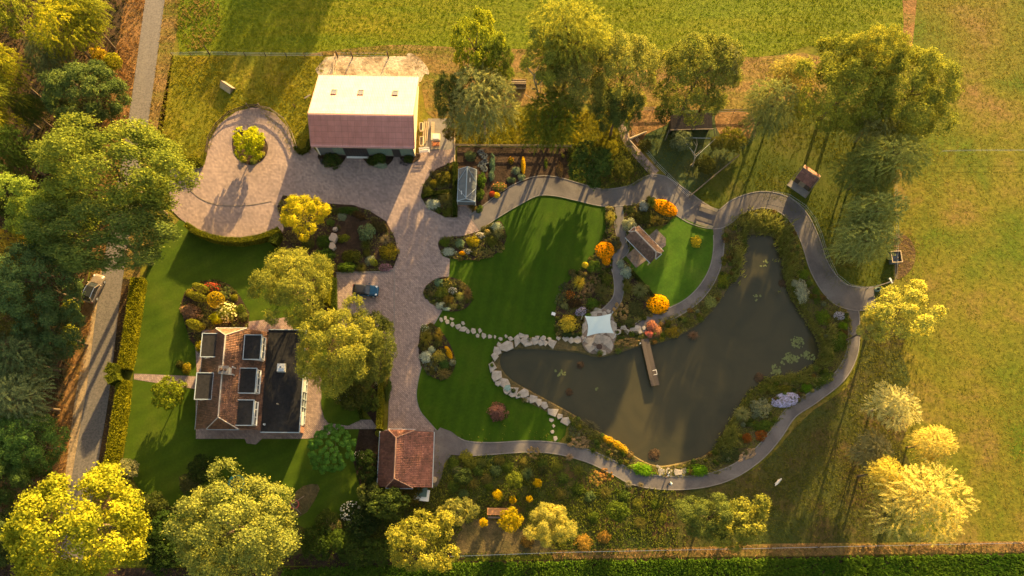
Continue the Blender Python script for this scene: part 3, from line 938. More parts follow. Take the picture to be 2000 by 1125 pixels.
tree(140, 655, 16, 4, 'bush', YGREEN, "sunlit bush at the wood edge beside the road, tallest of the verge bushes", cat="bush", name="bush", bottom=.3, ry=24)
tree(137, 668, 11, 2.4, 'bush', BRIGHT, "little bright green bush at the top of the sunlit brown verge", cat="bush", name="bush", bottom=.2)

tree(152, 1030, 126, 15, 'maple', (.208, .212, .014), "bright yellow maple in the bottom left corner, densest crown of all", ry=108, bottom=4, name="maple_tree")
tree(460, 1036, 122, 14, 'oak', (.155, .170, .034), "round yellow green oak at the bottom beside the lawn, right of the maple", ry=102, bottom=4, name="oak_tree")
tree(334, 768, 33, 4.6, 'bush', (.135, .165, .012), "round yellow green bush on the house lawn below the garden path", name="round_bush", cat="bush", bottom=.4)
tree(648, 877, 52, 7, 'rosette', (.060, .135, .020), "rich green tree with finger like leaf clusters left of the garage", bottom=1.2, ry=56, name="rosette_tree")
tree(592, 420, 44, 8, 'open', (.30, .265, .012), "lime yellow tree at the top left of the island bed", bottom=2.2, name="maple_tree", ry=46)
tree(572, 556, 74, 12, 'oak', (.160, .165, .026), "yellow green oak between the house and the parked blue car", bottom=3.5, ry=76, name="oak_tree", var=1)
tree(660, 682, 78, 12, 'oak', (.170, .172, .026), "sunlit yellow green oak right of the flat roof", bottom=3.5, ry=82, name="oak_tree")
tree(722, 682, 48, 10, 'ash', (.075, .088, .018), "darker olive tree on the right flank of the sunlit oak by the drive", bottom=2.5, ry=72, name="ash_tree")
tree(487, 280, 32, 4.6, 'bush', (.34, .36, .010), "lime yellow feathery bush in the round bed of the turning circle", bottom=.4, name="round_bush", cat="bush", ry=34)

tree(930, 100, 52, 15, 'open', (.17, .19, .014), "yellow green tree right of the barn, farthest left of the top tree row", ry=62, bottom=3, name="alder_tree")
tree(968, 128, 36, 12, 'ash', MID, "green tree on the right flank of the yellow green one by the barn", name="alder_tree")
tree(944, 205, 60, 13, 'willow', (.185, .195, .070), "grey green weeping willow between the barn and the kitchen garden", ry=66, bottom=1.5, name="willow_tree", trunk='pale')
tree(878, 196, 30, 10, 'ash', (.060, .080, .020), "dark olive tree between the barn gable and the weeping willow", name="alder_tree", ry=40, bottom=1.5)
tree(1112, 78, 78, 19, 'willow', (.215, .220, .030), "tallest bright tree of the top row, its tip against the green field", ry=64, bottom=6, name="poplar_tree")
tree(1068, 118, 46, 16, 'open', (.165, .180, .030), "yellow green tree with a long bare trunk left of the tallest tree", bottom=8, name="poplar_tree", trunk='pale', lean=(-1.2, -1.5))
tree(1125, 160, 60, 14, 'ash', (.150, .155, .036), "olive tree under the tallest tree of the top row", name="alder_tree", var=1, bottom=3)
tree(1216, 150, 58, 15, 'ash', (.175, .180, .036), "broad green tree right of the tallest tree, above the clinker path", ry=66, bottom=3, name="alder_tree")
tree(1205, 215, 40, 11, 'ash', (.058, .082, .022), "dark green tree overhanging the top end of the clinker path", name="alder_tree", bottom=2)
tree(1076, 240, 54, 11, 'willow', (.095, .115, .014), "broad mossy green conifer above the kitchen garden", ry=50, bottom=.6, name="larch_tree")
tree(1155, 322, 44, 6, 'bush', (.060, .100, .022), "leafy green shrub tree beside the right end of the kitchen garden", bottom=.4, ry=42, name="hazel_tree")
tree(1360, 156, 76, 15, 'ash', (.130, .140, .026), "broad dark green tree overhanging the animal shelter", ry=68, bottom=2.2, name="lime_tree")
tree(1408, 130, 34, 14, 'willow', (.19, .19, .07), "pale tipped crown on the right shoulder of the tree over the shelter", name="lime_tree", bottom=7)
tree(1545, 148, 44, 11, 'willow', (.275, .245, .060), "golden pale tree left of the big oak at the top right", bottom=2, ry=36, name="willow_tree")
tree(1500, 214, 46, 12, 'willow', (.165, .180, .055), "grey green weeping tree above the enclosure's right corner", ry=52, bottom=1.5, name="willow_tree")
tree(1652, 170, 92, 16, 'oak', (.155, .165, .022), "broad oak at the top right, left half of the biggest right hand clump", ry=92, bottom=2.5, name="oak_tree", var=1)
tree(1776, 186, 76, 16, 'oak', (.165, .175, .026), "broad oak at the top right beside the open pasture", ry=88, bottom=2.5, name="oak_tree")
tree(1712, 106, 56, 17, 'ash', (.200, .200, .026), "sunlit crown at the top of the big oak clump", bottom=8, name="oak_tree", ry=42)
tree(1712, 232, 58, 11, 'willow', (.210, .220, .075), "grey willow below the big oak clump", bottom=2, name="willow_tree")
tree(1738, 314, 68, 13, 'willow', (.240, .250, .062), "grey green willow with bright right tip, right of the small tiled shed", ry=46, bottom=1.5, name="willow_tree")
tree(1690, 338, 52, 10, 'willow', (.150, .175, .042), "dark green tree right beside the small tiled shed", ry=52, bottom=1, name="willow_tree")
tree(1700, 418, 56, 11, 'willow', (.205, .232, .070), "grey green willow on the shaded lawn above the water trough", ry=36, bottom=1, name="willow_tree")
tree(1684, 474, 58, 10, 'willow', (.215, .240, .075), "lowest grey willow on the shaded lawn left of the water trough", ry=42, bottom=1, name="willow_tree")
tree(1755, 612, 74, 12, 'open', (.300, .285, .050), "bright yellow airy tree at the right end of the garden path", ry=58, bottom=5, name="elm_tree", var=1)
tree(1700, 640, 26, 10, 'open', (.26, .25, .06), "thin pale tree on the left side of the bright yellow airy tree", bottom=5, name="elm_tree")
tree(1745, 790, 50, 9, 'willow', (.430, .370, .150), "pale golden tree between the yellow airy tree and the big blond one", ry=44, bottom=4, name="birch_tree", trunk='pale')
tree(1822, 866, 42, 9, 'willow', (.400, .340, .085), "pale yellow tree standing nearest the open pasture above the big blond tree", ry=34, bottom=4, name="birch_tree")
tree(1700, 880, 34, 7, 'willow', (.200, .185, .085), "dull straw coloured small tree left of the big blond tree", ry=38, bottom=1.5, name="birch_tree")
tree(1795, 972, 92, 12, 'willow', (.480, .350, .095), "big blond tree at the bottom right, the palest large crown", ry=78, bottom=3, name="willow_tree")
tree(1725, 925, 36, 10, 'willow', (.430, .340, .060), "golden crown on the upper left side of the big blond tree", bottom=4, name="willow_tree")
tree(1445, 1022, 62, 9, 'open', (.165, .165, .026), "yellow leafed tree at the bottom, sunlit front half of the pair", bottom=2.5, name="maple_tree", ry=50)
tree(1385, 1010, 62, 8, 'ash', (.085, .105, .024), "dark green tree behind the yellow leafed one at the bottom", bottom=1.5, name="alder_tree", ry=46)
tree(1075, 1024, 45, 6.5, 'ash', (.250, .230, .045), "silvery yellow small tree in the wild border right of the wooden table", bottom=1, name="pear_tree", ry=42)
tree(1206, 1000, 24, 4, 'bush', (.075, .110, .015), "mid green bush standing alone in the wild border under the path", bottom=.3, name="bush", cat="bush", ry=20)
tree(998, 1016, 24, 3.6, 'bush', (.330, .260, .008), "bright yellow bush touching the wooden table", bottom=.3, name="bush", cat="bush")
tree(893, 1000, 36, 6, 'open', (.150, .150, .035), "thin pale green tree below the garage, beside the wild border", bottom=.8, name="pear_tree")
tree(822, 1058, 72, 9, 'open', (.200, .190, .025), "yellow green tree at the bottom edge below the garage", bottom=2, name="maple_tree", ry=62)
tree(760, 985, 40, 6, 'bush', (.065, .095, .020), "dark green shrub tree against the lower left corner of the garage", bottom=.5, name="hazel_tree", ry=32)
tree(1005, 938, 17, 2.6, 'bush', (.130, .160, .020), "light green bush in the wild border, between garage and pond", bottom=.2, name="bush", cat="bush")
tree(905, 930, 18, 2.5, 'bush', (.060, .090, .025), "dull green bush in the wild border nearest the garage", bottom=.2, name="bush", cat="bush")
for (x, y, r, lb) in ((1050, 943, 9, "right of the light green bush"), (972, 966, 10, "straight above the wooden table"), (1001, 976, 8, "above the bright yellow bush"), (1034, 974, 7, "just above the silvery small tree"), (944, 1021, 9, "at the left foot of the wooden table")):
    tree(x, y, r, 1.6, 'bush', (.46, .33, .004), "little golden yellow sapling in the wild border, " + lb, bottom=.15, name="sapling", cat="sapling", group="golden saplings in the wild border")
# trees standing north of the frame whose shadows fall across the field
for (x, y, h, r_, lb) in ((775, -520, 17, 55, "right hand"), (690, -530, 15, 40, "left hand")):
    tree(x, y, r_, h, 'oak', MID, lb + " oak beyond the top field, known by its shadow above the paddock", name="oak_tree", group="oaks north of the field")
# dark shrubs and small trees in the lower left garden
for (x, y, r, h, k, c, lb) in (
        (398, 915, 28, 3.2, 'bush', (.030, .050, .012), "dark evergreen shrub on the lower house lawn, rounder of the two"),
        (372, 945, 22, 2.4, 'bush', (.080, .085, .030), "grey green shrub under the dark evergreen on the lower house lawn"),
        (322, 1030, 36, 3.5, 'bush', (.034, .062, .012), "dark shrub between the maple and the bottom oak, upper one"),
        (318, 1082, 40, 3.5, 'bush', (.030, .055, .012), "dark shrub between the maple and the bottom oak, lower one"),
        (620, 1060, 34, 3, 'bush', (.034, .058, .010), "dark leafy shrub right of the bottom oak"),
        (660, 1055, 22, 2.6, 'bush', (.060, .095, .014), "fresh green shrub right of the bottom oak's dark neighbour"),
        (640, 1020, 24, 2.4, 'bush', (.055, .075, .014), "olive shrub just above the clipped brown ball"),
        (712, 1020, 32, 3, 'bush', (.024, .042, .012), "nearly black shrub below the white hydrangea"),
        (700, 1072, 36, 2.4, 'bush', (.038, .062, .012), "low dark shrub along the earth strip at the bottom"),
        (742, 1078, 26, 2.4, 'bush', (.052, .082, .014), "fresh dark shrub left of the yellow green bottom tree"),
        (725, 968, 28, 4, 'bush', (.080, .100, .025), "pale twigged shrub right of the white hydrangea"),
        (800, 960, 26, 2.6, 'bush', (.105, .085, .016), "brown tinged shrub below the garage's dark annex"),
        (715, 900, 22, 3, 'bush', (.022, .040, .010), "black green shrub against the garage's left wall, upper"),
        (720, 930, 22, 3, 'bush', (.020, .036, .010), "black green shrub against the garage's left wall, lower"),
        (690, 770, 34, 3.5, 'bush', (.070, .080, .018), "olive shrub under the sunlit oak by the little lawn"),
        (725, 782, 24, 2.6, 'bush', (.060, .085, .016), "shrub left of the narrow hedge above the garage"),
        (250, 918, 22, 3, 'bush', (.190, .190, .090), "cream variegated shrub at the lower end of the long hedge"),
        (236, 945, 24, 3, 'bush', (.075, .085, .016), "dull green shrub below the cream variegated one"),
        (300, 990, 28, 2.6, 'bush', (.055, .070, .016), "shrub filling the corner right of the yellow maple"),
        (1330, 275, 22, 2.4, 'bush', (.120, .150, .080), "pale sage shrub in the animal run below the shelter"),
        (1430, 275, 26, 2.4, 'bush', (.110, .110, .016), "yellow edged bramble in the right corner of the animal run"),
        (1398, 282, 14, 2.0, 'bush', (.085, .085, .016), "narrow olive bramble in the middle of the animal run"),
        (1378, 322, 20, 2.0, 'bush', (.045, .052, .012), "dark bramble in the lower half of the animal run"),
        (1295, 222, 18, 4, 'bush', (.050, .070, .018), "dark sapling left of the animal shelter"),
        (1260, 285, 14, 1.6, 'bush', (.070, .070, .016), "low bramble inside the animal run near the clinker path"),
        (878, 262, 14, 2.2, 'bush', (.070, .062, .016), "rust edged shrub on the concrete pad right of the barn"),
        (1120, 268, 14, 1.8, 'bush', (.26, .23, .012), "yellow green shrub at the right foot of the mossy conifer"),
        (1190, 290, 20, 1.8, 'bush', (.15, .14, .012), "sun flecked shrub between the hazel and the clinker path"),
        (1215, 330, 22, 1.6, 'bush', (.060, .070, .014), "low shrub left of the lower end of the clinker path")):
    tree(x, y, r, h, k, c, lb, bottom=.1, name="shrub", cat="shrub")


# ------------------------------------------------------------------ roofs
def in_poly(x, y, poly):
    x = np.asarray(x); y = np.asarray(y)
    c = np.zeros(x.shape, bool)
    n = len(poly)
    for i in range(n):
        x0, y0 = poly[i][0], poly[i][1]
        x1, y1 = poly[(i + 1) % n][0], poly[(i + 1) % n][1]
        if y0 == y1: continue
        c ^= ((y0 > y) != (y1 > y)) & (x < (x1 - x0) * (y - y0) / (y1 - y0) + x0)
    return c


def pantiles(O, U, V, poly, tw=.25, th=.34, seed=0, amp=.045):
    """pantiles over the outline poly, in (u, v) on the plane O + u U + v V; returns verts, quads, tint"""
    rng = np.random.default_rng(seed)
    O, U, V = Vector(O), Vector(U).normalized(), Vector(V).normalized()
    N = U.cross(V).normalized()
    if N.z < 0: N = -N
    us = [p[0] for p in poly]; vs = [p[1] for p in poly]
    nu = int((max(us) - min(us)) / tw) + 1; nv = int((max(vs) - min(vs)) / th) + 1
    prof = [(0, .0), (.22, .95), (.5, .75), (.72, .0), (1.0, -.1)]
    Vx, Fx, T = [], [], []
    for j in range(nv):
        for i in range(nu):
            u = min(us) + i * tw; v = min(vs) + j * th
            if not bool(in_poly([u + tw / 2], [v + th / 2], poly)[0]): continue
            k = len(Vx)
            dz = rng.normal() * .004
            top = min(th * 1.12, max(vs) - v + .02)
            for vv, lift in ((-.02, -.01), (-.02, .045), (top, .012)):
                for (pu, pz) in prof:
                    q = O + U * (u + pu * tw) + V * (v + vv) + N * (lift + amp * pz + dz)
                    Vx.append((q.x, q.y, q.z))
            m = len(prof)
            t = np.clip(rng.normal(.5, .2), 0, 1)
            for r in (0, 1):
                for a in range(m - 1):
                    Fx.append((k + r * m + a, k + r * m + a + 1, k + (r + 1) * m + a + 1, k + (r + 1) * m + a)); T.append(t)
    return Vx, Fx, T


def tiles_obj(name, parts, mat, parent):
    V, F, T = [], [], []
    for v, f, t in parts:
        k = len(V)
        V += v; F += [tuple(a + k for a in q) for q in f]; T += t
    return add(name, np_mesh(name, np.array(V), np.array(F), mat, np.array(T)), parent, kind="stuff")


def hip_roof(root, W0, E0, y0, y1, z_w, z_e, xr, zr, hip, mat, ridge_mat, seed=0, tw=.25, zh=.5, th=.34, oy=.0):
    """tiled roof, ridge along y at x = xr, clipped gables: the half hips start at hip metres from each end"""
    ra, rb = y0 + hip, y1 - hip
    roof = MB()
    kk = zh                                    # share of the slope at which the clipped gable starts
    def at(side, k):                           # point on the slope: k = 0 at the eave, 1 at the ridge
        e, z = (W0, z_w) if side < 0 else (E0, z_e)
        return e + (xr - e) * k, z + (zr - z) * k
    wx, wz = at(-1, kk); ex, ez = at(1, kk)
    d = .05
    roof.poly([(W0, y0, z_w - d), (W0, y1, z_w - d), (wx, y1, wz - d), (xr, rb, zr - d), (xr, ra, zr - d), (wx, y0, wz - d)])
    roof.poly([(E0, y0, z_e - d), (E0, y1, z_e - d), (ex, y1, ez - d), (xr, rb, zr - d), (xr, ra, zr - d), (ex, y0, ez - d)])
    roof.poly([(wx, y0 - .12, wz - d), (ex, y0 - .12, ez - d), (xr, ra, zr - d)])
    roof.poly([(wx, y1 + .12, wz - d), (ex, y1 + .12, ez - d), (xr, rb, zr - d)])
    r = roof.obj("roof", mat, root)
    parts = []
    for side in (-1, 1):
        e, z = (W0, z_w) if side < 0 else (E0, z_e)
        Vv = Vector((xr - e, 0, zr - z)); L = Vv.length
        pl = [(0, 0), (y1 - y0, 0), (y1 - y0, L * kk), (y1 - y0 - hip, L), (hip, L), (0, L * kk)]
        parts.append(pantiles((e, y0, z), (0, 1, 0), Vv, pl, tw, th, seed + side))
    for yy, rr in ((y0 - .12, ra), (y1 + .12, rb)):
        zz = (wz + ez) / 2
        Vv = Vector((0, rr - yy, zr - zz)); L = Vv.length
        pl = [(0, 0), (ex - wx, 0), (xr - wx, L)]
        parts.append(pantiles((wx, yy, zz), (1, 0, 0), Vv, pl, tw, th, seed + 5 + int(yy)))
    tiles_obj("roof_tiles", parts, mat, r)
    rid = MB()
    rid.tube([(xr, ra, zr + .05), (xr, rb, zr + .05)], .11, 6)
    for (x, y, z) in ((wx, y0 - .12, wz), (ex, y0 - .12, ez)): rid.tube([(xr, ra, zr + .05), (x, y, z + .05)], .085, 5)
    for (x, y, z) in ((wx, y1 + .12, wz), (ex, y1 + .12, ez)): rid.tube([(xr, rb, zr + .05), (x, y, z + .05)], .085, 5)
    rid.obj("ridge_tiles", ridge_mat, r)
    for e, z in ((W0 - .07, z_w), (E0 + .07, z_e)):
        MB().tube([(e, y0, z - .04), (e, y1, z - .04)], .075, 6).obj("gutter", M['blue_white'], r)
    for y in (y0 - .2, y1 + .2): MB().tube([(wx, y, wz - .05), (ex, y, ez - .05)], .07, 6).obj("gutter", M['blue_white'], r)
    return r


# ------------------------------------------------------------------ barn
BRZ = R(-1.1)
barn = empty("barn", (-23.35, 44.0, 0), BRZ, "long barn with a pale sheet roof sunlit on its far slope and green south wall", "barn")
HX = 8.15                                   # half length
yS, yN, yR = -6.75, 6.45, -2.75
zS, zN, zR = 3.5, 2.3, 6.0
wall = MB()
x0, x1, ya, yb = -HX + .35, HX - .35, yS + .42, yN - .35
def roof_z(y): return zS + (zR - zS) * (y - yS) / (yR - yS) if y < yR else zN + (zR - zN) * (yN - y) / (yN - yR)
wall.obj  # gable ends as thick plates
for xa, xb in ((x0, x0 + .2), (x1 - .2, x1)):
    prof = [(ya, 0), (yb, 0), (yb, roof_z(yb) - .12), (yR, zR - .12), (ya, roof_z(ya) - .12)]
    i = len(wall.v)
    for x in (xa, xb): wall.v += [(x, y, z) for y, z in prof]
    wall.f += [tuple(i + k for k in range(5)), tuple(i + 5 + k for k in reversed(range(5)))]
    for k in range(5): wall.f.append((i + k, i + (k + 1) % 5, i + 5 + (k + 1) % 5, i + 5 + k))
wall.box(x0 + .2, x1 - .2, yb - .2, yb, 0, roof_z(yb) - .15)
wall.obj("gable_wall", M['cream'], barn)
fw = MB()
fw.box(x0 + .2, x1 - .2, ya, ya + .2, .45, roof_z(ya) - .15)
fw.obj("front_wall", M['green_wall'], barn)
plinth = MB(); plinth.box(x0 + .2, x1 - .2, ya - .02, ya + .22, 0, .45); plinth.obj("plinth", M['kerb'], barn)
clad = MB()
for k in range(26):
    x = x0 + .3 + k * .59
    clad.box(x, x + .52, ya - .05, ya - .002, .48, 3.3)
clad.obj("wall_boards", M['green_wall'], barn, kind="stuff")
gb = MB(); gb.box(x0 + .22, -5.2, ya - .075, ya - .053, .2, 3.2); gb.obj("grey_panel", M['grey_wall'], barn)
dd = MB(); dd.box(-3.4, .35, ya - .16, ya - .06, .05, 3.15); dr = dd.obj("sliding_door", M['dark_door'], barn)
db = MB()
for k in range(9): db.box(-3.38 + k * .415, -3.02 + k * .415, ya - .19, ya - .162, .1, 3.1)
db.obj("door_boards", M['dark_door'], dr)
rl = MB(); rl.box(-3.6, 4.2, ya - .22, ya - .17, 3.17, 3.27); rl.obj("door_rail", M['chrome'], dr)
d2 = MB(); d2.box(4.35, 5.55, ya - .12, ya - .06, .05, 2.3); d2.obj("side_door", M['dark_door'], barn)
sill = MB(); sill.box(-3.3, .3, ya - .5, ya - .1, .0, .14); sill.obj("threshold", M['white'], barn)
dp = MB(); dp.tube([(-7.6, yS + .02, 3.35), (-7.55, ya - .08, 3.0), (-7.55, ya - .08, .1)], .06, 6); dp.obj("downpipe", M['white'], barn)
dp = MB(); dp.tube([(7.62, yS + .02, 3.35), (7.55, ya - .08, 3.0), (7.55, ya - .08, .1)], .05, 6); dp.obj("downpipe", M['grey_wall'], barn)


def sheet_roof(name, ye, ze, parent):
    """tile profile steel sheets from the eave (ye, ze) up to the ridge"""
    L = math.hypot(yR - ye, zR - ze)
    nc = int(L / .35)
    per = .26
    nx = int(2 * HX / per)
    d = Vector((0, yR - ye, zR - ze)).normalized()
    nn = Vector((0, -d.z, d.y)) if d.y > 0 else Vector((0, d.z, -d.y))
    prof = [(0, 0), (.25, .032), (.62, .032), (.82, 0)]
    xs = np.array([-HX + per * (i + p) for i in range(nx) for p, _ in prof] + [HX]); xs = np.clip(xs, -HX, HX)
    hs = np.array([h for i in range(nx) for _, h in prof] + [0])
    V, F = [], []
    step = L / nc
    for c in range(nc):
        for s, lift in ((c * step, .022), ((c + 1) * step, .0)):
            q = np.array([0, ye, ze]) + np.array(d) * s
            for x, h in zip(xs, hs):
                V.append(q + np.array([x, 0, 0]) + np.array(nn) * (h + lift))
    V = np.array(V); m = len(xs)
    F = [(r * m + i, r * m + i + 1, (r + 1) * m + i + 1, (r + 1) * m + i) for r in range(2 * nc - 1) for i in range(m - 1)]
    return add(name, np_mesh(name, V, np.array(F), M['sheet']), parent)


rs = sheet_roof("roof", yS, zS, barn)
rn = sheet_roof("roof", yN, zN, barn)
un = MB()
un.poly([(-HX, yS, zS - .1), (HX, yS, zS - .1), (HX, yR, zR - .1), (-HX, yR, zR - .1)])
un.poly([(-HX, yN, zN - .1), (HX, yN, zN - .1), (HX, yR, zR - .1), (-HX, yR, zR - .1)])
un.obj("roof_underside", M['wood'], barn)
rc = MB(); rc.bar((-HX, yR, zR + .05), (HX, yR, zR + .05), .26, .05)
for x in (-HX - .02, HX + .02):
    rc.bar((x, yS, zS), (x, yR, zR), .07, .24); rc.bar((x, yN, zN), (x, yR, zR), .07, .24)
rc.bar((-HX, yS - .03, zS - .08), (HX, yS - .03, zS - .08), .05, .16)
rc.obj("roof_trim", M['sheet_trim'], barn)
for gy, gz_ in ((yS - .1, zS - .06), (yN + .1, zN - .06)):
    MB().tube([(-HX, gy, gz_), (HX, gy, gz_)], .07, 6).obj("gutter", M['sheet_trim'], barn)
dN = Vector((0, yR - yN, zR - zN)).normalized(); nN = Vector((0, dN.z, -dN.y))
for x in (-5.0, -.75, 4.75):
    s = 4.45
    c = Vector((x, yN, zN)) + dN * s
    mt = Matrix.Translation(c) @ Matrix(((1, 0, 0), (0, dN.y, nN.y), (0, dN.z, nN.z))).to_4x4()
    fr = MB()
    for b in ((-.45, .45, -.58, -.48), (-.45, .45, .48, .58), (-.45, -.36, -.48, .48), (.36, .45, -.48, .48)):
        fr.box(b[0], b[1], b[2], b[3], .03, .17, mt)
    w = fr.obj("skylight", M['kerb'], barn)
    gl = MB(); gl.box(-.36, .36, -.48, .48, .06, .12, mt); gl.obj("pane", M['roof_glass'], w)

# ------------------------------------------------------------------ house
hs_ = empty("house", (-41.55, .05, 0), R(-.6), "brick house with orange pantiles, five dormers and a black flat roofed wing", "house")
ya, yb = -7.35, 7.35
wl = MB()
wl.box(-4.45, 4.7, ya + .3, yb - .3, 0, 2.55)
for yy in (ya + .3, yb - .5):
    wl.prism([(0, 0), (1, 0), (1, 1)], 0, .001)
    i = len(wl.v)
    pr = [(-4.4, 2.55), (4.65, 2.55), (2.35, 4.35), (-2.3, 4.35)]
    for y in (yy, yy + .2): wl.v += [(x, y, z) for x, z in pr]
    wl.f += [tuple(i + k for k in range(4)), tuple(i + 4 + k for k in reversed(range(4)))]
    for k in range(4): wl.f.append((i + k, i + (k + 1) % 4, i + 4 + (k + 1) % 4, i + 4 + k))
wl.obj("wall", M['brick_wall'], hs_)
hip_roof(hs_, -4.8, 4.85, ya, yb, 2.6, 2.85, -.05, 6.2, 1.35, M['tile'], M['ridge_pale'], 3, zh=.52)
# flat wing
fx0, fx1 = 4.95, 10.55
fl = MB(); fl.box(fx0 - .1, fx1 - .25, ya - .15, yb + .15, 0, 2.85); fl.obj("wing_wall", M['brick_wall'], hs_)
fl = MB(); fl.box(fx0, fx1, ya - .3, yb + .35, 2.86, 3.0); flat = fl.obj("flat_roof", M['bitumen'], hs_)
fe = MB()
fe.box(fx0, fx1 + .08, ya - .42, ya - .30, 2.80, 3.10); fe.box(fx0, fx1 + .08, yb + .35, yb + .45, 2.80, 3.10); fe.box(fx1, fx1 + .10, ya - .30, yb + .35, 2.80, 3.10)
fe.obj("fascia", M['blue_white'], flat)
sm_ = MB()
for k in range(5): sm_.box(fx0 + .9 + k * 1.0, fx0 + .93 + k * 1.0, ya - .28, yb + .33, 3.001, 3.012)
sm_.obj("felt_seam", M['bitumen'], flat)
# roof light, vents
c = P(549, 717, 3.3); lx, ly = c.x + 41.55, c.y - .05
q = MB(); q.prism([(lx - .62, ly - .65), (lx + .62, ly - .65), (lx + .62, ly + .65), (lx - .62, ly + .65)], 3.0, 3.5, .12); sk = q.obj("roof_light", M['alu'], flat)
q = MB(); q.tube([(lx, ly, 3.5), (lx, ly, 3.72)], [.26, .22], 12); q.obj("vent_cowl", M['white'], sk)
q = MB(); q.tube([(lx, ly, 3.72), (lx, ly, 3.74)], [.12, .12], 10); q.obj("vent_opening", M['black'], sk)
for (x, y, r, h, mm) in ((543, 788, .13, .5, 'pot'), (517, 828, .16, .35, 'alu'), (507.5, 745, .22, .5, 'white')):
    c = P(x, y, 3.2)
    q = MB(); q.tube([(c.x + 41.55, c.y - .05, 3.0), (c.x + 41.55, c.y - .05, 3.0 + h)], [r, r * .85], 10); q.obj("vent_pipe", M[mm], flat)
# glazed bays along the east wall
bay = MB()
for k in range(8):
    y = 2.2 - k * 1.18
    if y < ya: break
    bay.box(fx1 - .22, fx1 - .08, y - .06, y + .06, .1, 2.75)
for z in (.1, 1.1, 2.65): bay.box(fx1 - .20, fx1 - .10, -6.1, 2.2, z, z + .1)
bw = bay.obj("window_frame", M['blue_white'], hs_)
q = MB(); q.box(fx1 - .24, fx1 - .22, -6.1, 2.2, .2, 2.7); q.obj("pane", M['glass'], bw)
for (y0_, y1_) in ((-1.6, 1.9), (-6.6, -4.6)):
    MB().box(fx1 + .02, fx1 + .38, y0_, y1_, 2.38, 2.46).obj("awning_case", M['render'], hs_)
# dormers
def dormer(pxs, side):
    h = 4.85
    w = [P(x, y, h) for x, y in pxs]
    xs = [p.x + 41.55 for p in w]; ys = [p.y - .05 for p in w]
    xa, xb, y0_, y1_ = min(xs), max(xs), min(ys), max(ys)
    b = MB(); b.box(xa + .12, xb - .12, y0_ + .12, y1_ - .12, 2.9, h - .15); dm = b.obj("dormer", M['render'], hs_)
    b = MB(); b.box(xa + .1, xb - .1, y0_ + .1, y1_ - .1, h - .15, h); b.obj("dormer_roof", M['bitumen'], dm)
    b = MB()
    for t in ((xa, xb, y0_, y0_ + .1), (xa, xb, y1_ - .1, y1_), (xa, xa + .1, y0_ + .1, y1_ - .1), (xb - .1, xb, y0_ + .1, y1_ - .1)):
        b.box(t[0], t[1], t[2], t[3], h - .2, h + .06)
    b.obj("dormer_fascia", M['blue_white'], dm)
    xf = (xb + .06) if side > 0 else (xa - .06)
    b = MB()
    for k in range(4):
        y = y0_ + .25 + k * (y1_ - y0_ - .5) / 3
        b.box(xf - .05, xf + .05, y - .05, y + .05, 3.75, h - .25)
    b.box(xf - .05, xf + .05, y0_ + .2, y1_ - .2, 3.68, 3.76); b.box(xf - .05, xf + .05, y0_ + .2, y1_ - .2, h - .32, h - .24)
    if side > 0: b.box(xf, xf + .14, y0_ + .15, y1_ - .15, 3.60, 3.68)
    fr = b.obj("dormer_window", M['white'], dm)
    b = MB(); b.box(xf - .04, xf - .01, y0_ + .3, y1_ - .3, 3.78, h - .33); b.obj("pane", M['glass'], fr)


for q in (((477, 653), (508, 702)), ((468, 718), (499, 768)), ((461, 780), (494, 831))): dormer(q, 1)
for q in (((394, 651), (424, 698)), ((384, 728), (414, 781))): dormer(q, -1)
c = P(436, 722, 6.9); cx_, cy_ = c.x + 41.55, c.y - .05
q = MB(); q.box(cx_ - .62, cx_ + .62, cy_ - .50, cy_ + .50, 5.0, 6.75); ch = q.obj("chimney", M['render'], hs_)
q = MB(); q.box(cx_ - .72, cx_ + .72, cy_ - .60, cy_ + .60, 6.75, 6.87); q.obj("chimney_cap", M['kerb'], ch)
q = MB(); q.tube([(cx_ - .3, cy_, 6.87), (cx_ - .3, cy_, 7.2)], [.24, .2], 10); q.tube([(cx_ + .3, cy_, 6.87), (cx_ + .3, cy_, 7.05)], [.2, .16], 10); q.obj("chimney_pot", M['rust'], ch)
q = MB(); q.tube([(cx_ + 1.05, cy_ + .55, 5.3), (cx_ + 1.05, cy_ + .55, 6.35)], .1, 8); q.tube([(cx_ + 1.0, cy_ - .5, 5.3), (cx_ + 1.0, cy_ - .5, 6.15)], .08, 8); q.obj("vent_pipe", M['alu'], hs_)
q = MB()
for y in (ya - .35, ya - .35): pass
for x in (-3.3, .4, 3.4):
    q.box(x - .6, x + .6, ya + .26, ya + .31, .9, 2.2)
w = q.obj("window", M['white'], hs_)
q = MB()
for x in (-3.3, .4, 3.4): q.box(x - .52, x + .52, ya + .24, ya + .262, .98, 2.12)
q.obj("pane", M['glass'], w)

# ------------------------------------------------------------------ garage
ga = empty("garage", (-15.5, -11.6, 0), R(-.8), "red tiled garage with small clipped gables at the foot of the drive", "garage")
q = MB(); q.box(-3.6, 3.7, -3.85, 3.85, 0, 2.35); q.obj("wall", M['brick_wall'], ga)
hip_roof(ga, -3.9, 3.95, -4.05, 4.05, 2.4, 2.4, -1.15, 4.7, 1.15, M['tile_red'], M['ridge'], 9, zh=.5)
q = MB(); q.box(-2.6, 2.8, 3.86, 3.93, .05, 2.2); q.obj("garage_door", M['wood_dark'], ga)
q = MB(); q.box(3.71, 3.76, -1.2, 1.2, .9, 2.0); w = q.obj("window", M['white'], ga)
q = MB(); q.box(3.76, 3.775, -1.1, 1.1, 1.0, 1.9); q.obj("pane", M['glass'], w)
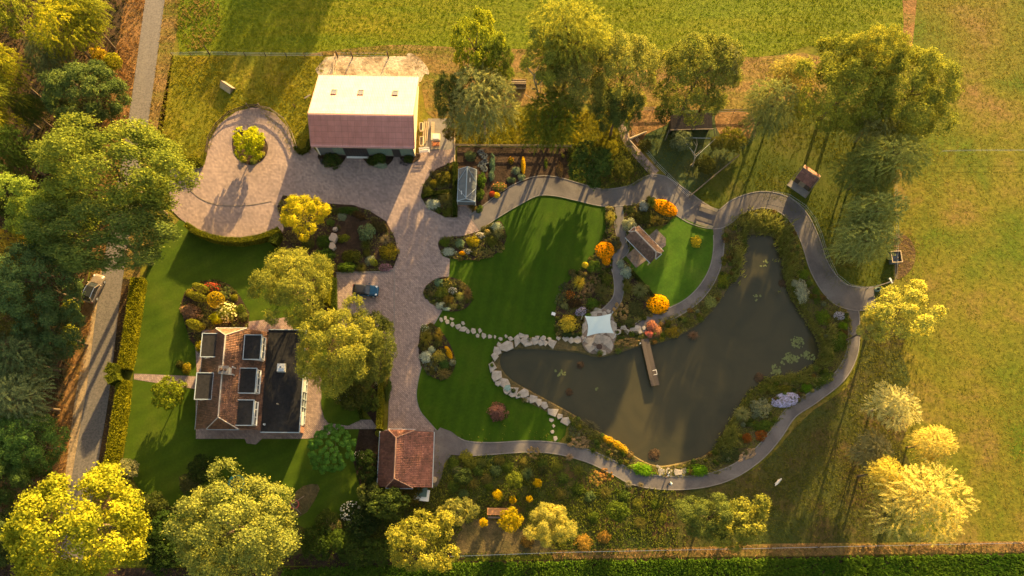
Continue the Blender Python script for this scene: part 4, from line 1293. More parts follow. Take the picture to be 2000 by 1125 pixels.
# lean-to of white and dark green below the garage
a = P(823, 968, 1.2)
sh = empty("utility_cabinet", (a.x, a.y, 0), R(-6), "white utility cabinet with a dark green lid behind the garage", "cabinet")
q = MB(); q.box(-1.05, 1.05, -.75, .9, 0, 1.15); q.obj("cabinet_body", M['white'], sh)
q = MB(); q.box(-.85, .75, -.15, 1.2, 1.16, 1.24); q.obj("lid", M['green_wall'], sh)
q = MB(); q.box(-.04, .04, -.17, -.13, 1.18, 1.28); q.obj("handle", M['black'], sh)
a = P(848, 937, .3)
po = empty("planter", (a.x, a.y, 0), 0, "round woven planter at the garage's lower right corner", "planter")
q = MB(); q.tube([(0, 0, 0), (0, 0, .5), (0, 0, .56), (0, 0, .5)], [.34, .46, .42, .34], 14, False); q.obj("tub", M['pot'], po)
q = MB(); q.disc((0, 0, .46), .36, 12); q.obj("soil", M['soil'], po)
a, b = P(722, 940, 1.6), P(742, 940, 1.6)
q = MB(); q.bar((0, 0, 0), tuple(b - a), .08, .08); q.tube([(.0, .0, -1.6), (0, 0, 0)], .04, 6)
q.obj("wash_line_post", M['alu'], None, a, label="pale horizontal pole sticking out of the garage's left wall", cat="pole")

# ------------------------------------------------------------------ small roofed structures
def rect_from_px(pts, h):
    w = [P(x, y, h) for x, y in pts]
    c = sum(w, Vector()) / 4
    ax = ((w[1] - w[0]) + (w[2] - w[3])).normalized()
    ang = math.atan2(ax.y, ax.x)
    lx = ((w[1] - w[0]).length + (w[2] - w[3]).length) / 4
    ly = ((w[3] - w[0]).length + (w[2] - w[1]).length) / 4
    return c, ang, lx, ly


# tiled garden shelter beside the small lawn: ridge runs along its length
c, ang, lx, ly = rect_from_px([(1222, 486), (1247, 516), (1294, 463), (1271, 444)], 2.2)
gsh = empty("garden_shelter", (c.x, c.y, 0), ang - math.pi / 2 + math.pi, "open garden shelter with old brown pantiles beside the small oval lawn", "shelter")
lx, ly = lx * 1.0, ly * 1.0
hip_roof(gsh, -lx, lx, -ly, ly, 2.2, 2.2, 0.0, 3.35, .55, M['tile_old'], M['ridge_pale'], 14, tw=.28, zh=.55)
q = MB()
for sx in (-1, 1):
    for sy in (-1, 1): q.box(sx * (lx - .3) - .07, sx * (lx - .3) + .07, sy * (ly - .3) - .07, sy * (ly - .3) + .07, 0, 2.15)
q.obj("post", M['wood_pale'], gsh)
q = MB(); q.box(-lx + .25, lx - .25, ly - .4, ly - .3, .1, 2.1); q.obj("back_wall", M['wood_dark'], gsh)
pad = [P(x, y) for x, y in ((1222, 500), (1242, 524), (1300, 480), (1300, 466), (1282, 448))]
sheet("shelter_paving", pad, .145, M['patio'])

# dovecote like small shed at the right with brick red tiles
c, ang, lx, ly = rect_from_px([(1556, 344), (1589, 366), (1598, 346), (1570, 326)], 2.0)
hsd = empty("animal_hut", (c.x, c.y, 0), ang, "small red tiled hut on a grey plinth under the grey willows", "hut")
q = MB(); q.box(-lx + .1, lx - .1, -ly + .2, ly + .2, 0, 1.5); q.obj("wall", M['wood_dark'], hsd)
q = MB()
q.poly([(-lx, -ly, 1.55), (lx, -ly, 1.55), (lx, ly * .6, 2.3), (-lx, ly * .6, 2.3)])
q.poly([(-lx, ly * 1.7, 1.5), (lx, ly * 1.7, 1.5), (lx, ly * .6, 2.3), (-lx, ly * .6, 2.3)])
r_ = q.obj("roof", M['tile_old'], hsd)
Vv = Vector((0, ly * 1.6, .75)); V2 = Vector((0, -ly * 1.1, .8))
tiles_obj("roof_tiles", [pantiles((-lx, -ly, 1.58), (1, 0, 0), Vv, [(0, 0), (2 * lx, 0), (2 * lx, Vv.length), (0, Vv.length)], .26, .34, 31),
                         pantiles((-lx, ly * 1.7, 1.53), (1, 0, 0), V2, [(0, 0), (2 * lx, 0), (2 * lx, V2.length), (0, V2.length)], .26, .34, 32)], M['tile_red'], r_)
q = MB(); q.tube([(-lx, ly * .6, 2.36), (lx, ly * .6, 2.36)], .09, 6)
for x in (-lx - .03, lx + .03): q.bar((x, -ly, 1.6), (x, ly * .6, 2.35), .08, .14); q.bar((x, ly * 1.7, 1.55), (x, ly * .6, 2.35), .08, .14)
q.obj("roof_trim", M['wood'], r_)
q = MB(); q.box(-lx - .35, lx + .35, -ly - 1.0, -ly + .2, .0, .16); q.obj("plinth", M['kerb'], hsd)
q = MB(); q.box(-.5, .5, -ly + .13, -ly + .19, .15, 1.3); q.obj("door", M['wood'], hsd)
q = MB()
for x in (-lx - .3, lx + .2): q.bar((x, -ly - .9, .3), (x, ly * 1.5, 1.2), .09, .09)
q.obj("rail", M['wood'], hsd)

# dark open shelter under the broad tree of the animal run
c, ang, lx, ly = rect_from_px([(1310, 248), (1390, 246), (1386, 226), (1314, 228)], 2.0)
an = empty("animal_shelter", (c.x, c.y, 0), ang, "dark wooden field shelter in the shade under the broad tree", "shelter")
q = MB(); q.box(-lx, lx, ly - .1, ly, 0, 2.2); q.box(-lx, -lx + .1, -ly, ly, 0, 1.9); q.box(lx - .1, lx, -ly, ly, 0, 1.9); q.box(-.06, .06, -ly, ly, 0, 1.9); q.obj("wall", M['wood_dark'], an)
q = MB()
for k in range(14):
    x = -lx - .2 + k * (2 * lx + .4) / 14
    q.poly([(x, -ly - .4, 1.95), (x + (2 * lx + .4) / 14 - .02, -ly - .4, 1.95), (x + (2 * lx + .4) / 14 - .02, ly + .2, 2.45), (x, ly + .2, 2.45)])
q.obj("roof_boards", M['wood_dark'], an)
q = MB(); q.bar((-lx - .3, -ly - .45, 1.9), (-.1, -ly - .45, 1.9), .1, .12); q.bar((.1, -ly - .45, 1.9), (lx + .3, -ly - .45, 1.9), .1, .12)
q.bar((lx + .5, -ly - .2, 1.6), (lx + 1.1, -ly - 1.6, .5), .1, .1); q.bar((lx + .9, -ly - .0, 1.6), (lx + 1.4, -ly - 1.4, .5), .1, .1); q.bar((-lx - .4, -ly - .2, 1.5), (-lx - .9, -ly - 1.4, .4), .1, .1)
q.obj("rail", M['wood'], an)

# greenhouse
c, ang, lx, ly = rect_from_px([(893, 392), (928, 393), (931, 331), (896, 330)], 2.0)
gh = empty("greenhouse", (c.x, c.y, 0), ang, "grey glass greenhouse with white roof bars beside the kitchen garden", "greenhouse")
q = MB(); q.box(-lx, lx, -ly, ly, 0, .45); q.obj("base_wall", M['brick_wall'], gh)
gz, ge = 2.85, 1.95
for sx in (-1, 1):
    for k in range(6):
        y0_, y1_ = -ly + k * 2 * ly / 6, -ly + (k + 1) * 2 * ly / 6
        q = MB(); q.poly([(sx * lx, y0_ + .02, ge), (sx * lx, y1_ - .02, ge), (sx * .03, y1_ - .02, gz), (sx * .03, y0_ + .02, gz)])
        q.poly([(sx * lx, y0_ + .02, .47), (sx * lx, y1_ - .02, .47), (sx * lx, y1_ - .02, ge), (sx * lx, y0_ + .02, ge)])
        q.obj("pane", M['roof_glass'], gh)
q = MB()
for y in (-ly, ly): q.poly([(-lx, y, .46), (lx, y, .46), (lx, y, ge), (0, y, gz), (-lx, y, ge)])
q.obj("gable_pane", M['roof_glass'], gh)
q = MB()
q.bar((0, -ly, gz + .05), (0, ly, gz + .05), .12, .09)
for sx in (-1, 1):
    q.bar((sx * lx, -ly, ge), (sx * lx, ly, ge), .09, .09)
    for y in (-ly, ly): q.bar((sx * lx, y, ge), (0, y, gz), .08, .08); q.bar((sx * lx, y, .45), (sx * lx, y, ge), .08, .08)
    q.bar((sx * lx, -ly * .22, ge + .06), (0, -ly + .12, gz + .08), .06, .05); q.bar((sx * lx, ly * .22, ge + .06), (0, ly - .12, gz + .08), .06, .05)
q.box(-lx - .05, lx + .05, -ly - .12, -ly - .02, 1.9, 2.05)
q.obj("frame", M['blue_white'], gh)
q = MB()
for sx in (-1, 1):
    for k in range(1, 6):
        y = -ly + k * 2 * ly / 6
        q.bar((sx * lx, y, ge + .02), (0, y, gz + .02), .04, .04)
q.obj("glazing_bars", M['grey_wall'], gh)
q = MB(); q.box(.45, .55, .2, .9, 2.6, 2.68); q.box(-.8, -.7, -ly + .8, -ly + 1.4, 2.5, 2.62); q.obj("vent_arm", M['white'], gh)

# ------------------------------------------------------------------ shade sail and patio stones
sc = [P(1142, 617, 2.7), P(1194, 612, 2.3), P(1199, 651, 2.7), P(1146, 657, 2.3)]
sc = [Vector(p) for p in sc]
N_ = 12
V, F = [], []
mid = sum(sc, Vector()) / 4
for j in range(N_ + 1):
    for i in range(N_ + 1):
        u, v = i / N_, j / N_
        p = sc[0] * (1 - u) * (1 - v) + sc[1] * u * (1 - v) + sc[2] * u * v + sc[3] * (1 - u) * v
        # edges are drawn in between the corners
        eu, ev = 4 * u * (1 - u), 4 * v * (1 - v)
        p = p + (mid - p) * .0 + (sc[3] + sc[2] - sc[0] - sc[1]) * .5 * .09 * eu * (1 - 2 * v) * .9 + (sc[1] + sc[2] - sc[0] - sc[3]) * .5 * .09 * ev * (1 - 2 * u) * .9
        V.append(p); F += [(j * (N_ + 1) + i, j * (N_ + 1) + i + 1, (j + 1) * (N_ + 1) + i + 1, (j + 1) * (N_ + 1) + i)] if i < N_ and j < N_ else []
sa = empty("shade_sail", (mid.x, mid.y, 0), 0, "pale blue white shade sail with drawn in edges over the pond patio", "shade sail")
me = np_mesh("cloth", np.array([tuple(p - Vector((mid.x, mid.y, 0))) for p in V]), np.array(F), M['sail'])
me.polygons.foreach_set("use_smooth", [True] * len(me.polygons))
add("cloth", me, sa)
for k, p in enumerate(sc):
    o = p - Vector((mid.x, mid.y, 0)); out = Vector((o.x, o.y, 0)).normalized() * .35
    q = MB(); q.tube([(o.x + out.x, o.y + out.y, 0), (o.x + out.x * .9, o.y + out.y * .9, o.z + .1)], .05, 8); q.obj("post", M['alu'], sa)


def stone_mesh(seed, flat=.3):
    rng = random.Random(seed)
    n = rng.choice((4, 5, 5, 6))
    a0 = rng.uniform(0, 6)
    out = []
    for k in range(n):
        a = a0 + 2 * math.pi * (k + rng.uniform(-.26, .26)) / n
        r = rng.uniform(.92, 1.28)
        out.append((math.cos(a) * r, math.sin(a) * r))
    m = MB()
    i = 0
    lv = [(1.02, 0), (1.0, flat * .8), (.93, flat)]
    for k, z in lv:
        for p in out: m.v.append((p[0] * k, p[1] * k, z + (rng.uniform(-.02, .03) if z else 0)))
    for r in range(2):
        for j in range(n):
            a, b = r * n + j, r * n + (j + 1) % n
            m.f.append((a, b, b + n, a + n))
    m.f.append(tuple(2 * n + j for j in range(n)))
    return m.mesh("stone", M['stone'])


STONES = [stone_mesh(k) for k in range(9)]


def stones(root_name, label, cat, rows, z, hgt, mat=None):
    c = P(rows[0][0], rows[0][1])
    root = empty(root_name, (c.x, c.y, 0), 0, label, cat)
    for k, r in enumerate(rows):
        x, y, rx, ry = r[:4]
        p = P(x, y, z)
        s = mpp(p)
        o = add("stone", STONES[(k * 5 + int(x)) % 9], root, (p.x - c.x, p.y - c.y, z + random.Random(k).uniform(-.10, .04) * (hgt > .3)), random.Random(int(x + y)).uniform(-.35, .35), (rx * s, ry * s, hgt * random.Random(k + 3).uniform(.8, 1.2)))
    return root


EDGE = [(990, 677, 14, 10), (1009.5, 665.5, 8, 13), (1028, 668, 11, 9), (1045, 667, 9, 8), (1056, 669, 7, 6), (1066, 670, 6, 6), (1079, 671, 9, 10), (997, 662, 7, 5), (1018, 655, 6, 5), (1027.5, 657, 5, 4), (1050, 659, 5, 4), (1061, 661, 6, 5), (1073, 663, 5, 4),
        (975, 673, 5, 5), (972, 686, 9, 9), (966, 697, 8, 9), (961, 717, 9, 11), (969.6, 733, 11, 12), (984, 748, 11, 9), (972, 749, 6, 5), (990, 763, 8, 7), (1004, 763, 11, 10), (1000, 772, 6, 4), (1011.6, 773, 5, 6), (1023, 769, 11, 9), (1029, 780, 6, 6), (1041, 779, 9, 9), (1052, 786, 7, 8), (1064, 792, 8, 8), (1081, 804.6, 12, 9), (1093, 813, 6, 6), (1104.6, 823, 11, 9)]
stones("stone_edging", "big pale flat stones edging the left end of the pond", "stone edging", EDGE, .06, .9)
STEP = [(862, 625, 4, 5), (869.5, 620.7, 3, 4.5), (883, 623, 5, 3), (874, 629, 5, 5), (883.6, 634, 3.6, 5), (894.7, 637.4, 6, 5.5), (904.7, 631.7, 4, 4), (904.7, 643, 7, 5), (914, 647.6, 3.5, 4.5), (925, 647, 6, 6), (937, 646, 4.5, 5.5), (933, 656, 4.5, 4), (944.6, 655, 4.5, 6), (956.5, 657.7, 5, 4.5), (967, 658, 2.6, 4), (977.5, 662, 5, 3.6), (988, 657, 3.4, 4)]
stones("stepping_stones", "row of pale stepping stones from the drive to the pond", "stepping stones", STEP, .055, .25)
stones("stepping_stones", "four small stepping stones between the pond edge and the lower path", "stepping stones", [(1076.6, 820, 4.5, 4), (1081, 832, 3.6, 3.6), (1079, 843.5, 3.6, 3.6), (1084.6, 856, 4.2, 5.5)], .055, .25)
stones("stone_edging", "broken row of stones along the bank left of the shade sail", "stone edging", [(1091, 661, 5, 4), (1105, 661, 6, 6), (1115.6, 665, 5, 6.5), (1128, 664, 7.5, 7.5), (1138, 659, 4, 4)], .14, .35)
stones("stone_edging", "stones between the shade sail and the jetty, the largest at the jetty head", "stone edging", [(1207.5, 648, 6, 6.5), (1218, 641, 7, 6), (1225, 647, 5.5, 6), (1243, 645, 14, 11), (1258, 641, 4, 4)], .14, .35)
PAT = [(1151, 666, 10, 8), (1168, 663, 10, 10), (1181, 664, 8, 9), (1152, 679, 12, 9), (1176, 688, 10, 6), (1189, 671, 9, 14), (1197, 655, 6, 7), (1141, 640, 6, 15), (1198, 636, 6, 12), (1168, 607, 10, 5.5), (1180, 613, 7, 5.5), (1160, 613, 7, 5.5), (1188, 608, 5, 4), (1152, 628, 9, 8), (1170, 630, 9, 9), (1187, 630, 8, 9), (1155, 646, 9, 8), (1174, 647, 9, 8), (1189, 646, 7, 7), (1166, 680, 6, 6)]
stones("flagstone_patio", "pinkish grey flagstones of the patio under and around the shade sail", "patio", PAT, .13, .16)
stones("stone_edging", "pale square stones at the bottom edge of the pond between two lime green plants", "stone edging", [(1291, 922, 8, 9), (1307, 923, 9, 8), (1323.5, 922, 9, 7), (1336, 919, 7, 6), (1333.5, 928, 5, 3), (1285, 911, 4, 3)], .07, .4)
a = P(991, 757.6, .5)
q = add("slate_slab", stone_mesh(77, .2), None, (a.x, a.y, .40), .3, (.55, .42, .5), label="small teal grey slate lying on the pond's stone edge", cat="stone")
q.data.materials[0] = M['stone_teal']
# rocks in the island bed
for k, (x, y, rx, ry, lb) in enumerate(((651, 465, 8, 9, "large grey boulder in the middle of the island bed"), (650, 482, 7, 7, "lower grey boulder in the island bed beside the light green shrub"), (655, 448, 3.5, 5, "small upright pale stone above the boulders of the island bed"))):
    a = P(x, y, .4); s = mpp(a)
    m_ = stone_mesh(50 + k, .9); m_.materials[0] = M['rock']
    add("boulder", m_, None, (a.x, a.y, .13), k, (rx * s, ry * s, .75), label=lb, cat="boulder")

# ------------------------------------------------------------------ jetty
a, b = P(1259, 662, .35), P(1280, 753, .35)
d = (b - a); L = d.length; ang = math.atan2(d.y, d.x)
je = empty("jetty", (a.x, a.y, 0), ang, "dark plank jetty running from the stone head into the pond", "jetty")
pm = MB(); pm.box(-.060, .060, -.63, .63, 0, .04); pm = pm.mesh("plank", M['jetty'])
npl = int(L / .135)
rng0 = random.Random(4)
for k in range(npl):
    add("plank", pm, je, ((k + .5) * L / npl, rng0.uniform(-.02, .02), .33 + rng0.uniform(-.006, .006)), rng0.uniform(-.012, .012))
q = MB(); q.box(0, L, -.54, -.43, .12, .325); q.box(0, L, .43, .54, .12, .325); q.obj("beam", M['wood_dark'], je)
for k in range(4):
    for sy in (-.54, .54):
        q = MB(); q.tube([((k + .7) * L / 4.4, sy, -.75), ((k + .7) * L / 4.4, sy, .14)], .07, 7); q.obj("pile", M['wood_dark'], je)
a = P(1281, 727, .7)
lad = empty("ladder", (a.x, a.y, .37), ang, "white metal ladder rail at the right side of the jetty end", "ladder")
for s in (-.34, .34):
    q = MB(); q.tube([(s, -.35, 0), (s, -.35, .35), (s, .1, .42), (s, .18, -.5)], .035, 6); q.obj("rail", M['white'], lad)
q = MB(); q.tube([(-.34, .1, .42), (.34, .1, .42)], .03, 6); q.obj("rung", M['white'], lad)
a = P(1250, 671, .5)
q = MB(); q.tube([(0, 0, -.3), (0, 0, .5)], .05, 8); q.tube([(0, 0, .5), (0, 0, .56)], .09, 8)
q.obj("mooring_post", M['white'], None, (a.x, a.y, .2), label="short white post at the left side of the jetty head", cat="post")
# fire bowl
a = P(1170, 678, .3)
fb = empty("fire_bowl", (a.x, a.y, .28), 0, "rusty round fire bowl on the patio below the shade sail", "fire bowl")
q = MB(); q.tube([(0, 0, .05), (0, 0, .30), (0, 0, .34), (0, 0, .30), (0, 0, .12)], [.25, .46, .48, .40, .22], 16, False); q.disc((0, 0, .13), .24, 12); q.obj("bowl", M['rust'], fb)
for k in range(3):
    q = MB(); q.tube([(math.cos(k * 2.1) * .3, math.sin(k * 2.1) * .3, -.12), (math.cos(k * 2.1) * .26, math.sin(k * 2.1) * .26, .12)], .035, 6); q.obj("leg", M['rust'], fb)


# ------------------------------------------------------------------ fences
def fence(name, px, label, post_h=1.1, wires=(.5, 1.0), mat='wood', rail=False, every=None, post_r=.06, cat="fence"):
    g = gpts(px)
    root = empty(name, g[0], 0, label, cat)
    o = g[0]
    pm_ = MB(); pm_.tube([(0, 0, -.1), (0, 0, post_h)], post_r, 6); pm_ = pm_.mesh("post", M[mat])
    pts = []
    for a, b in zip(g[:-1], g[1:]):
        L = (b - a).length
        k = max(1, round(L / every)) if every else 1
        pts += [a + (b - a) * (i / k) for i in range(k)]
    pts.append(g[-1])
    for p in pts: add("post", pm_, root, p - o)
    for z in wires:
        if rail:
            for a, b in zip(pts[:-1], pts[1:]):
                m = MB(); m.bar(a - o + Vector((0, .0, z)), b - o + Vector((0, .0, z)), .05, .14); m.obj("rail", M[mat], root)
        else:
            m = MB()
            for a, b in zip(pts[:-1], pts[1:]): m.tube([a - o + Vector((0, 0, z)), b - o + Vector((0, 0, z))], .012, 3, False)
            m.obj("wire", M['alu'], root)
    return root


fence("paddock_fence", [(338, 110), (410, 108), (480, 110), (560, 111), (632, 111)], "low wire fence along the top of the paddock left of the barn", 1.0, (.35, .7, .95), 'wood_dark', every=4)
q = MB(); q.tube([(0, 0, 0), (-.05, 0, 2.45)], .10, 8); q.obj("corner_post", M['wood_dark'], None, P(411, 108), label="tall single post on the paddock fence throwing a long shadow", cat="post")
fence("yard_fence", [(660, 112), (689, 113), (759, 113)], "three stout dark posts with wire behind the barn", 1.6, (.6, 1.2), 'wood_dark', post_r=.12)
q = MB(); q.bar((0, 0, .9), tuple(P(654, 150) - P(656, 112) + Vector((0, 0, .9))), .1, .1); q.bar((.25, 0, .6), tuple(P(657, 150) - P(656, 112) + Vector((0, 0, .6))), .08, .08)
for t in (0, .5, 1):
    pp = (P(654, 150) - P(656, 112)) * t
    q.tube([(pp.x, pp.y, 0), (pp.x, pp.y, 1)], .06, 6)
q.obj("rail_fence", M['wood_pale'], None, P(656, 112), label="pale timber rails across the sandy yard behind the barn", cat="fence")
fence("path_fence", [(1505, 378), (1538, 386), (1569, 407), (1588, 432), (1599, 459), (1607, 486), (1617, 513), (1630, 540), (1655, 560), (1690, 566), (1738, 553)], "thin post and wire fence following the outer side of the curved path", 1.15, (.55, 1.05), 'wood', post_r=.055)
fence("boundary_fence", [(880, 1086), (1100, 1078), (1500, 1070), (1777, 1064), (2080, 1058)], "wire boundary fence along the bottom of the plot", 1.3, (.6, 1.15), 'wood_dark', every=8, post_r=.08)
fence("boundary_fence", [(1742, 290), (1748, 470), (1744, 548)], "wire fence between the orchard willows and the open pasture", 1.2, (.6, 1.1), 'wood', every=4)
fence("run_fence", [(1240, 219), (1308, 218)], "weathered rail fence along the top of the animal run, left part", 1.3, (.6, 1.15), 'wood', True, every=2.5)
fence("run_fence", [(1398, 222), (1466, 222), (1470, 272)], "weathered rail fence round the top right corner of the animal run", 1.3, (.6, 1.15), 'wood', True, every=2.5)
fence("run_fence", [(1345, 387), (1395, 345), (1440, 308)], "slanting timber fence dividing the animal run from the lawn", 1.0, (.5, .95), 'wood', True, every=3)
fence("run_fence", [(1232, 262), (1280, 322), (1345, 387)], "mesh fence along the upper path at the lower left of the animal run", 1.1, (.15, .55, 1.05), 'wood_dark', every=3)
fence("garden_fence", [(891, 287), (950, 288), (1010, 288), (1050, 288), (1115, 289)], "low timber fence along the top of the kitchen garden", .9, (.45, .85), 'wood', True, every=2.4)
fence("terrace_fence", [(500, 211), (530, 216), (556, 235), (572, 262), (582, 292)], "low woven fence curving round the turning circle's right side", .9, (.4, .8), 'wood', True, every=1.6, post_r=.05)
fence("terrace_fence", [(485, 210), (450, 222), (425, 245), (409, 272), (405, 300)], "low woven fence curving round the turning circle's left side", .8, (.35, .7), 'wood_dark', True, every=1.6, post_r=.05)
a = P(487, 212); b = P(510, 212)
gt = empty("garden_gate", a, 0, "dark timber gate at the top of the turning circle", "gate")
d = b - a
for s in (0, 1):
    q = MB(); q.tube([(d.x * s, d.y * s, 0), (d.x * s, d.y * s, 1.5)], .08, 6); q.obj("post", M['wood'], gt)
for z in (.35, .75, 1.15):
    q = MB(); q.bar((0, 0, z), (d.x, d.y, z), .05, .16); q.obj("rail", M['wood_dark'], gt)
q = MB(); q.bar((0, 0, .35), (d.x, d.y, 1.15), .04, .1); q.obj("brace", M['wood_dark'], gt)


# low gates made of timber at the path crossing
for (p, r_, lb) in (((1366, 404), (1400, 415), "pale timber barrier at the top side of the path crossing"), ((1357, 438), (1390, 448), "pale timber barrier at the lower side of the path crossing, by the small lawn")):
    a, b = P(*p), P(*r_)
    t = empty("timber_barrier", a, 0, lb, "barrier")
    d = b - a
    for z in (.35, .7, 1.02):
        q = MB(); q.bar((0, 0, z), (d.x, d.y, z), .05, .2); q.obj("board", M['wood_pale'], t)
    for s in (0, 1):
        q = MB(); q.tube([(d.x * s, d.y * s, 0), (d.x * s, d.y * s, 1.15)], .07, 6); q.obj("post", M['wood'], t)
# aerial wire frame in the run and a dead branch
a = P(1352, 325)
db_ = MB(); db_.tube([(0, 0, 0), (.1, .6, 1.2), (-.1, 1.3, 2.0), (.15, 2.2, 2.8), (0, 3.0, 3.3)], [.12, .10, .08, .05, .02], 6)
for (t, e) in (((.0, 1.0, 1.7), (1.0, 1.7, 2.2)), ((.0, .9, 1.6), (-.7, 1.4, 2.4)), ((.1, 2.0, 2.7), (-.5, 2.6, 3.2)), ((0, .3, .5), (.6, .1, 1.1)), ((0, .3, .5), (-.6, -.3, .9))): db_.tube([t, e], [.05, .015], 5)
db_.obj("dead_tree", M['bark_pale'], None, a, label="bare pale dead branches standing in the animal run", cat="dead tree")
a, b, c = P(1332, 269, 1.6), P(1398, 270, 1.6), P(1360, 305, 1.6)
q = MB()
for s, e in ((a, b), (b, c), (c, a)): q.tube([s - a, e - a], .03, 4, False)
for s in (a, b, c): q.tube([s - a, s - a - Vector((0, 0, 1.6))], .04, 5)
q.obj("pole_frame", M['alu'], None, a, label="triangle of thin pale poles above the animal run", cat="frame")
q = MB(); a, b, c = P(1228, 272, .3), P(1263, 257, .3), P(1245, 292, .3)
q.tube([Vector(), b - a], [.22, .12], 7); q.tube([Vector(), c - a], [.16, .10], 7); q.tube([Vector((0, 0, .1)), P(1226, 248, .3) - a], [.12, .06], 6)
q.obj("fallen_branch", M['bark_pale'], None, a, label="pale fallen logs in the left corner of the animal run", cat="log")

fence("electric_fence", [(1835, 299), (1900, 298), (2090, 298)], "thin pale electric fence tape running across the open pasture", .9, (.6, .85), 'wood_pale', every=14, post_r=.03)
# log pile between field and trees
a, b = P(1000, 165, .4), P(1024, 165, .4)
lp = empty("log_pile", (a.x, a.y, 0), 0, "stack of long dark logs at the field edge behind the top trees", "log pile")
for k in range(9):
    y = (k % 4) * .34 - .5; z = .18 + (k // 4) * .3
    q = MB(); q.tube([(-.1, y + (k // 4) * .15, z), ((b - a).x + .3, y + (k // 4) * .15, z)], .17, 8); q.obj("log", M['bark'] if k % 3 else M['bark_pale'], lp)

# ------------------------------------------------------------------ hedges
def hedge(name, px, widths, h, col, label, dens=150, leaf=.11, ends=True, seed=1):
    g = gpts(px)
    rng = np.random.default_rng(seed)
    if not isinstance(widths, (list, tuple)): widths = [widths] * len(g)
    core = MB()
    Cs, Ns = [], []
    o = g[0]
    for i, (a, b) in enumerate(zip(g[:-1], g[1:])):
        w0, w1 = widths[i], widths[i + 1]
        d = (b - a); L = d.length; d.normalize(); s = Vector((-d.y, d.x, 0))
        q = [a + s * w0 * .44, b + s * w1 * .44, b - s * w1 * .44, a - s * w0 * .44]
        core.prism([(p.x - o.x, p.y - o.y) for p in q], .05, h * .95)
        w = (w0 + w1) / 2
        n = int(L * (w + 2 * h) * dens)
        t = rng.random(n); side = rng.random(n) * (w + 2 * h)
        wt = w0 + (w1 - w0) * t
        lat = np.where(side < h, -.5, np.where(side > h + w, .5, (side - h) / w - .5)) * wt
        z = np.where(side < h, side, np.where(side > h + w, w + 2 * h - side, h))
        base = np.array(a - o)[None] + np.array(d)[None] * (t * L)[:, None] + np.array(s)[None] * lat[:, None]
        base[:, 2] += z
        nrm = np.where((side < h)[:, None], -np.array(s)[None], np.where((side > h + w)[:, None], np.array(s)[None], np.array([[0, 0, 1.0]])))
        Cs.append(base + rng.normal(size=(n, 3)) * .05); Ns.append(unit(nrm + rng.normal(size=(n, 3)) * .55))
    C, N = np.concatenate(Cs), np.concatenate(Ns)
    V, F = leaf_quads(C, N, rng, leaf * 1.3, leaf)
    nt_ = np.clip(.5 + .22 * np.sin(C[:, 0] * 1.7) * np.sin(C[:, 1] * 1.3) + rng.normal(size=len(C)) * .16, 0, 1)
    k0 = len(V)
    cv = np.array(core.v)
    root = empty(name, o, 0, label, "hedge")
    add("foliage", np_mesh("foliage", V, F, M['hedge'], nt_), root, color=col)
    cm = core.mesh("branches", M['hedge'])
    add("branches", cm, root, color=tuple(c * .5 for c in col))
    return root


HG = (.215, .205, .010)
hedge("clipped_hedge", [(277, 548), (268, 610), (258, 680), (250, 724)], [1.9, 1.9, 1.9, 1.9], 1.5, HG, "long clipped yellow green hedge beside the road, part above the garden gate", 90)
hedge("clipped_hedge", [(249, 745), (243, 800), (232, 870), (220, 930)], [1.7, 1.9, 1.9, 1.8], 1.5, HG, "long clipped yellow green hedge beside the road, part below the garden gate", 90, seed=2)
hedge("clipped_hedge", [(238, 716), (232, 735), (240, 752)], [1.6, 1.9, 1.6], 2.6, (.12, .14, .014), "round topped clipped hedge arch at the garden gate on the roadside", 110, seed=3)
tb = [(372, 446), (392, 460), (415, 469), (445, 476), (480, 477), (510, 472), (535, 464), (552, 456)]
hedge("clipped_hedge", tb, .85, 1.9, (.150, .155, .012), "low clipped hedge curving below the paved terrace", 140, .09, seed=4)
hedge("clipped_hedge", [(548, 462), (538, 482)], 1.2, 1.7, (.085, .11, .016), "short clipped hedge stub at the right end of the terrace", 120, .09, seed=5)
hedge("clipped_hedge", [(344, 322), (375, 322), (398, 320)], [1.5, 1.6, 1.2], 1.0, (.165, .165, .014), "short yellow green hedge between paddock and terrace", 110, seed=6)
hedge("clipped_hedge", [(645, 520), (646, 545), (643, 600)], [.7, .9, .8], 2.2, (.215, .205, .012), "narrow tall hedge left of the parked blue car", 140, .09, seed=7)
hedge("clipped_hedge", [(654, 545), (655, 640)], [.8, .8], .9, (.075, .10, .014), "low dark hedge along the left side of the parking bay", 120, .09, seed=8)
hedge("clipped_hedge", [(747, 740), (746, 790), (744, 840)], [.55, .75, .75], 1.9, (.140, .140, .012), "narrow clipped hedge running down to the garage", 140, .09, seed=9)
hedge("clipped_hedge", [(696, 784), (703, 800), (707, 818)], .6, .6, (.080, .110, .014), "short curved box hedge round the little lawn", 140, .08, seed=10)
hedge("clipped_hedge", [(890, 322), (889, 370), (889, 424)], .7, .9, (.055, .075, .012), "dark clipped hedge along the left side of the greenhouse", 130, .09, seed=11)
hedge("clipped_hedge", [(824, 386), (850, 379), (884, 376)], .6, .6, (.060, .075, .014), "low hedge across the bed left of the greenhouse", 130, .08, seed=12)
hedge("clipped_hedge", [(1233, 532), (1262, 565), (1290, 597)], .5, .6, (.050, .065, .016), "thin low hedge along the lower left side of the small oval lawn", 120, .08, seed=13)
hedge("clipped_hedge", [(578, 290), (588, 301), (602, 294), (607, 276)], .7, .7, (.090, .10, .014), "low hedge round the grass tongue left of the barn", 120, .09, seed=14)


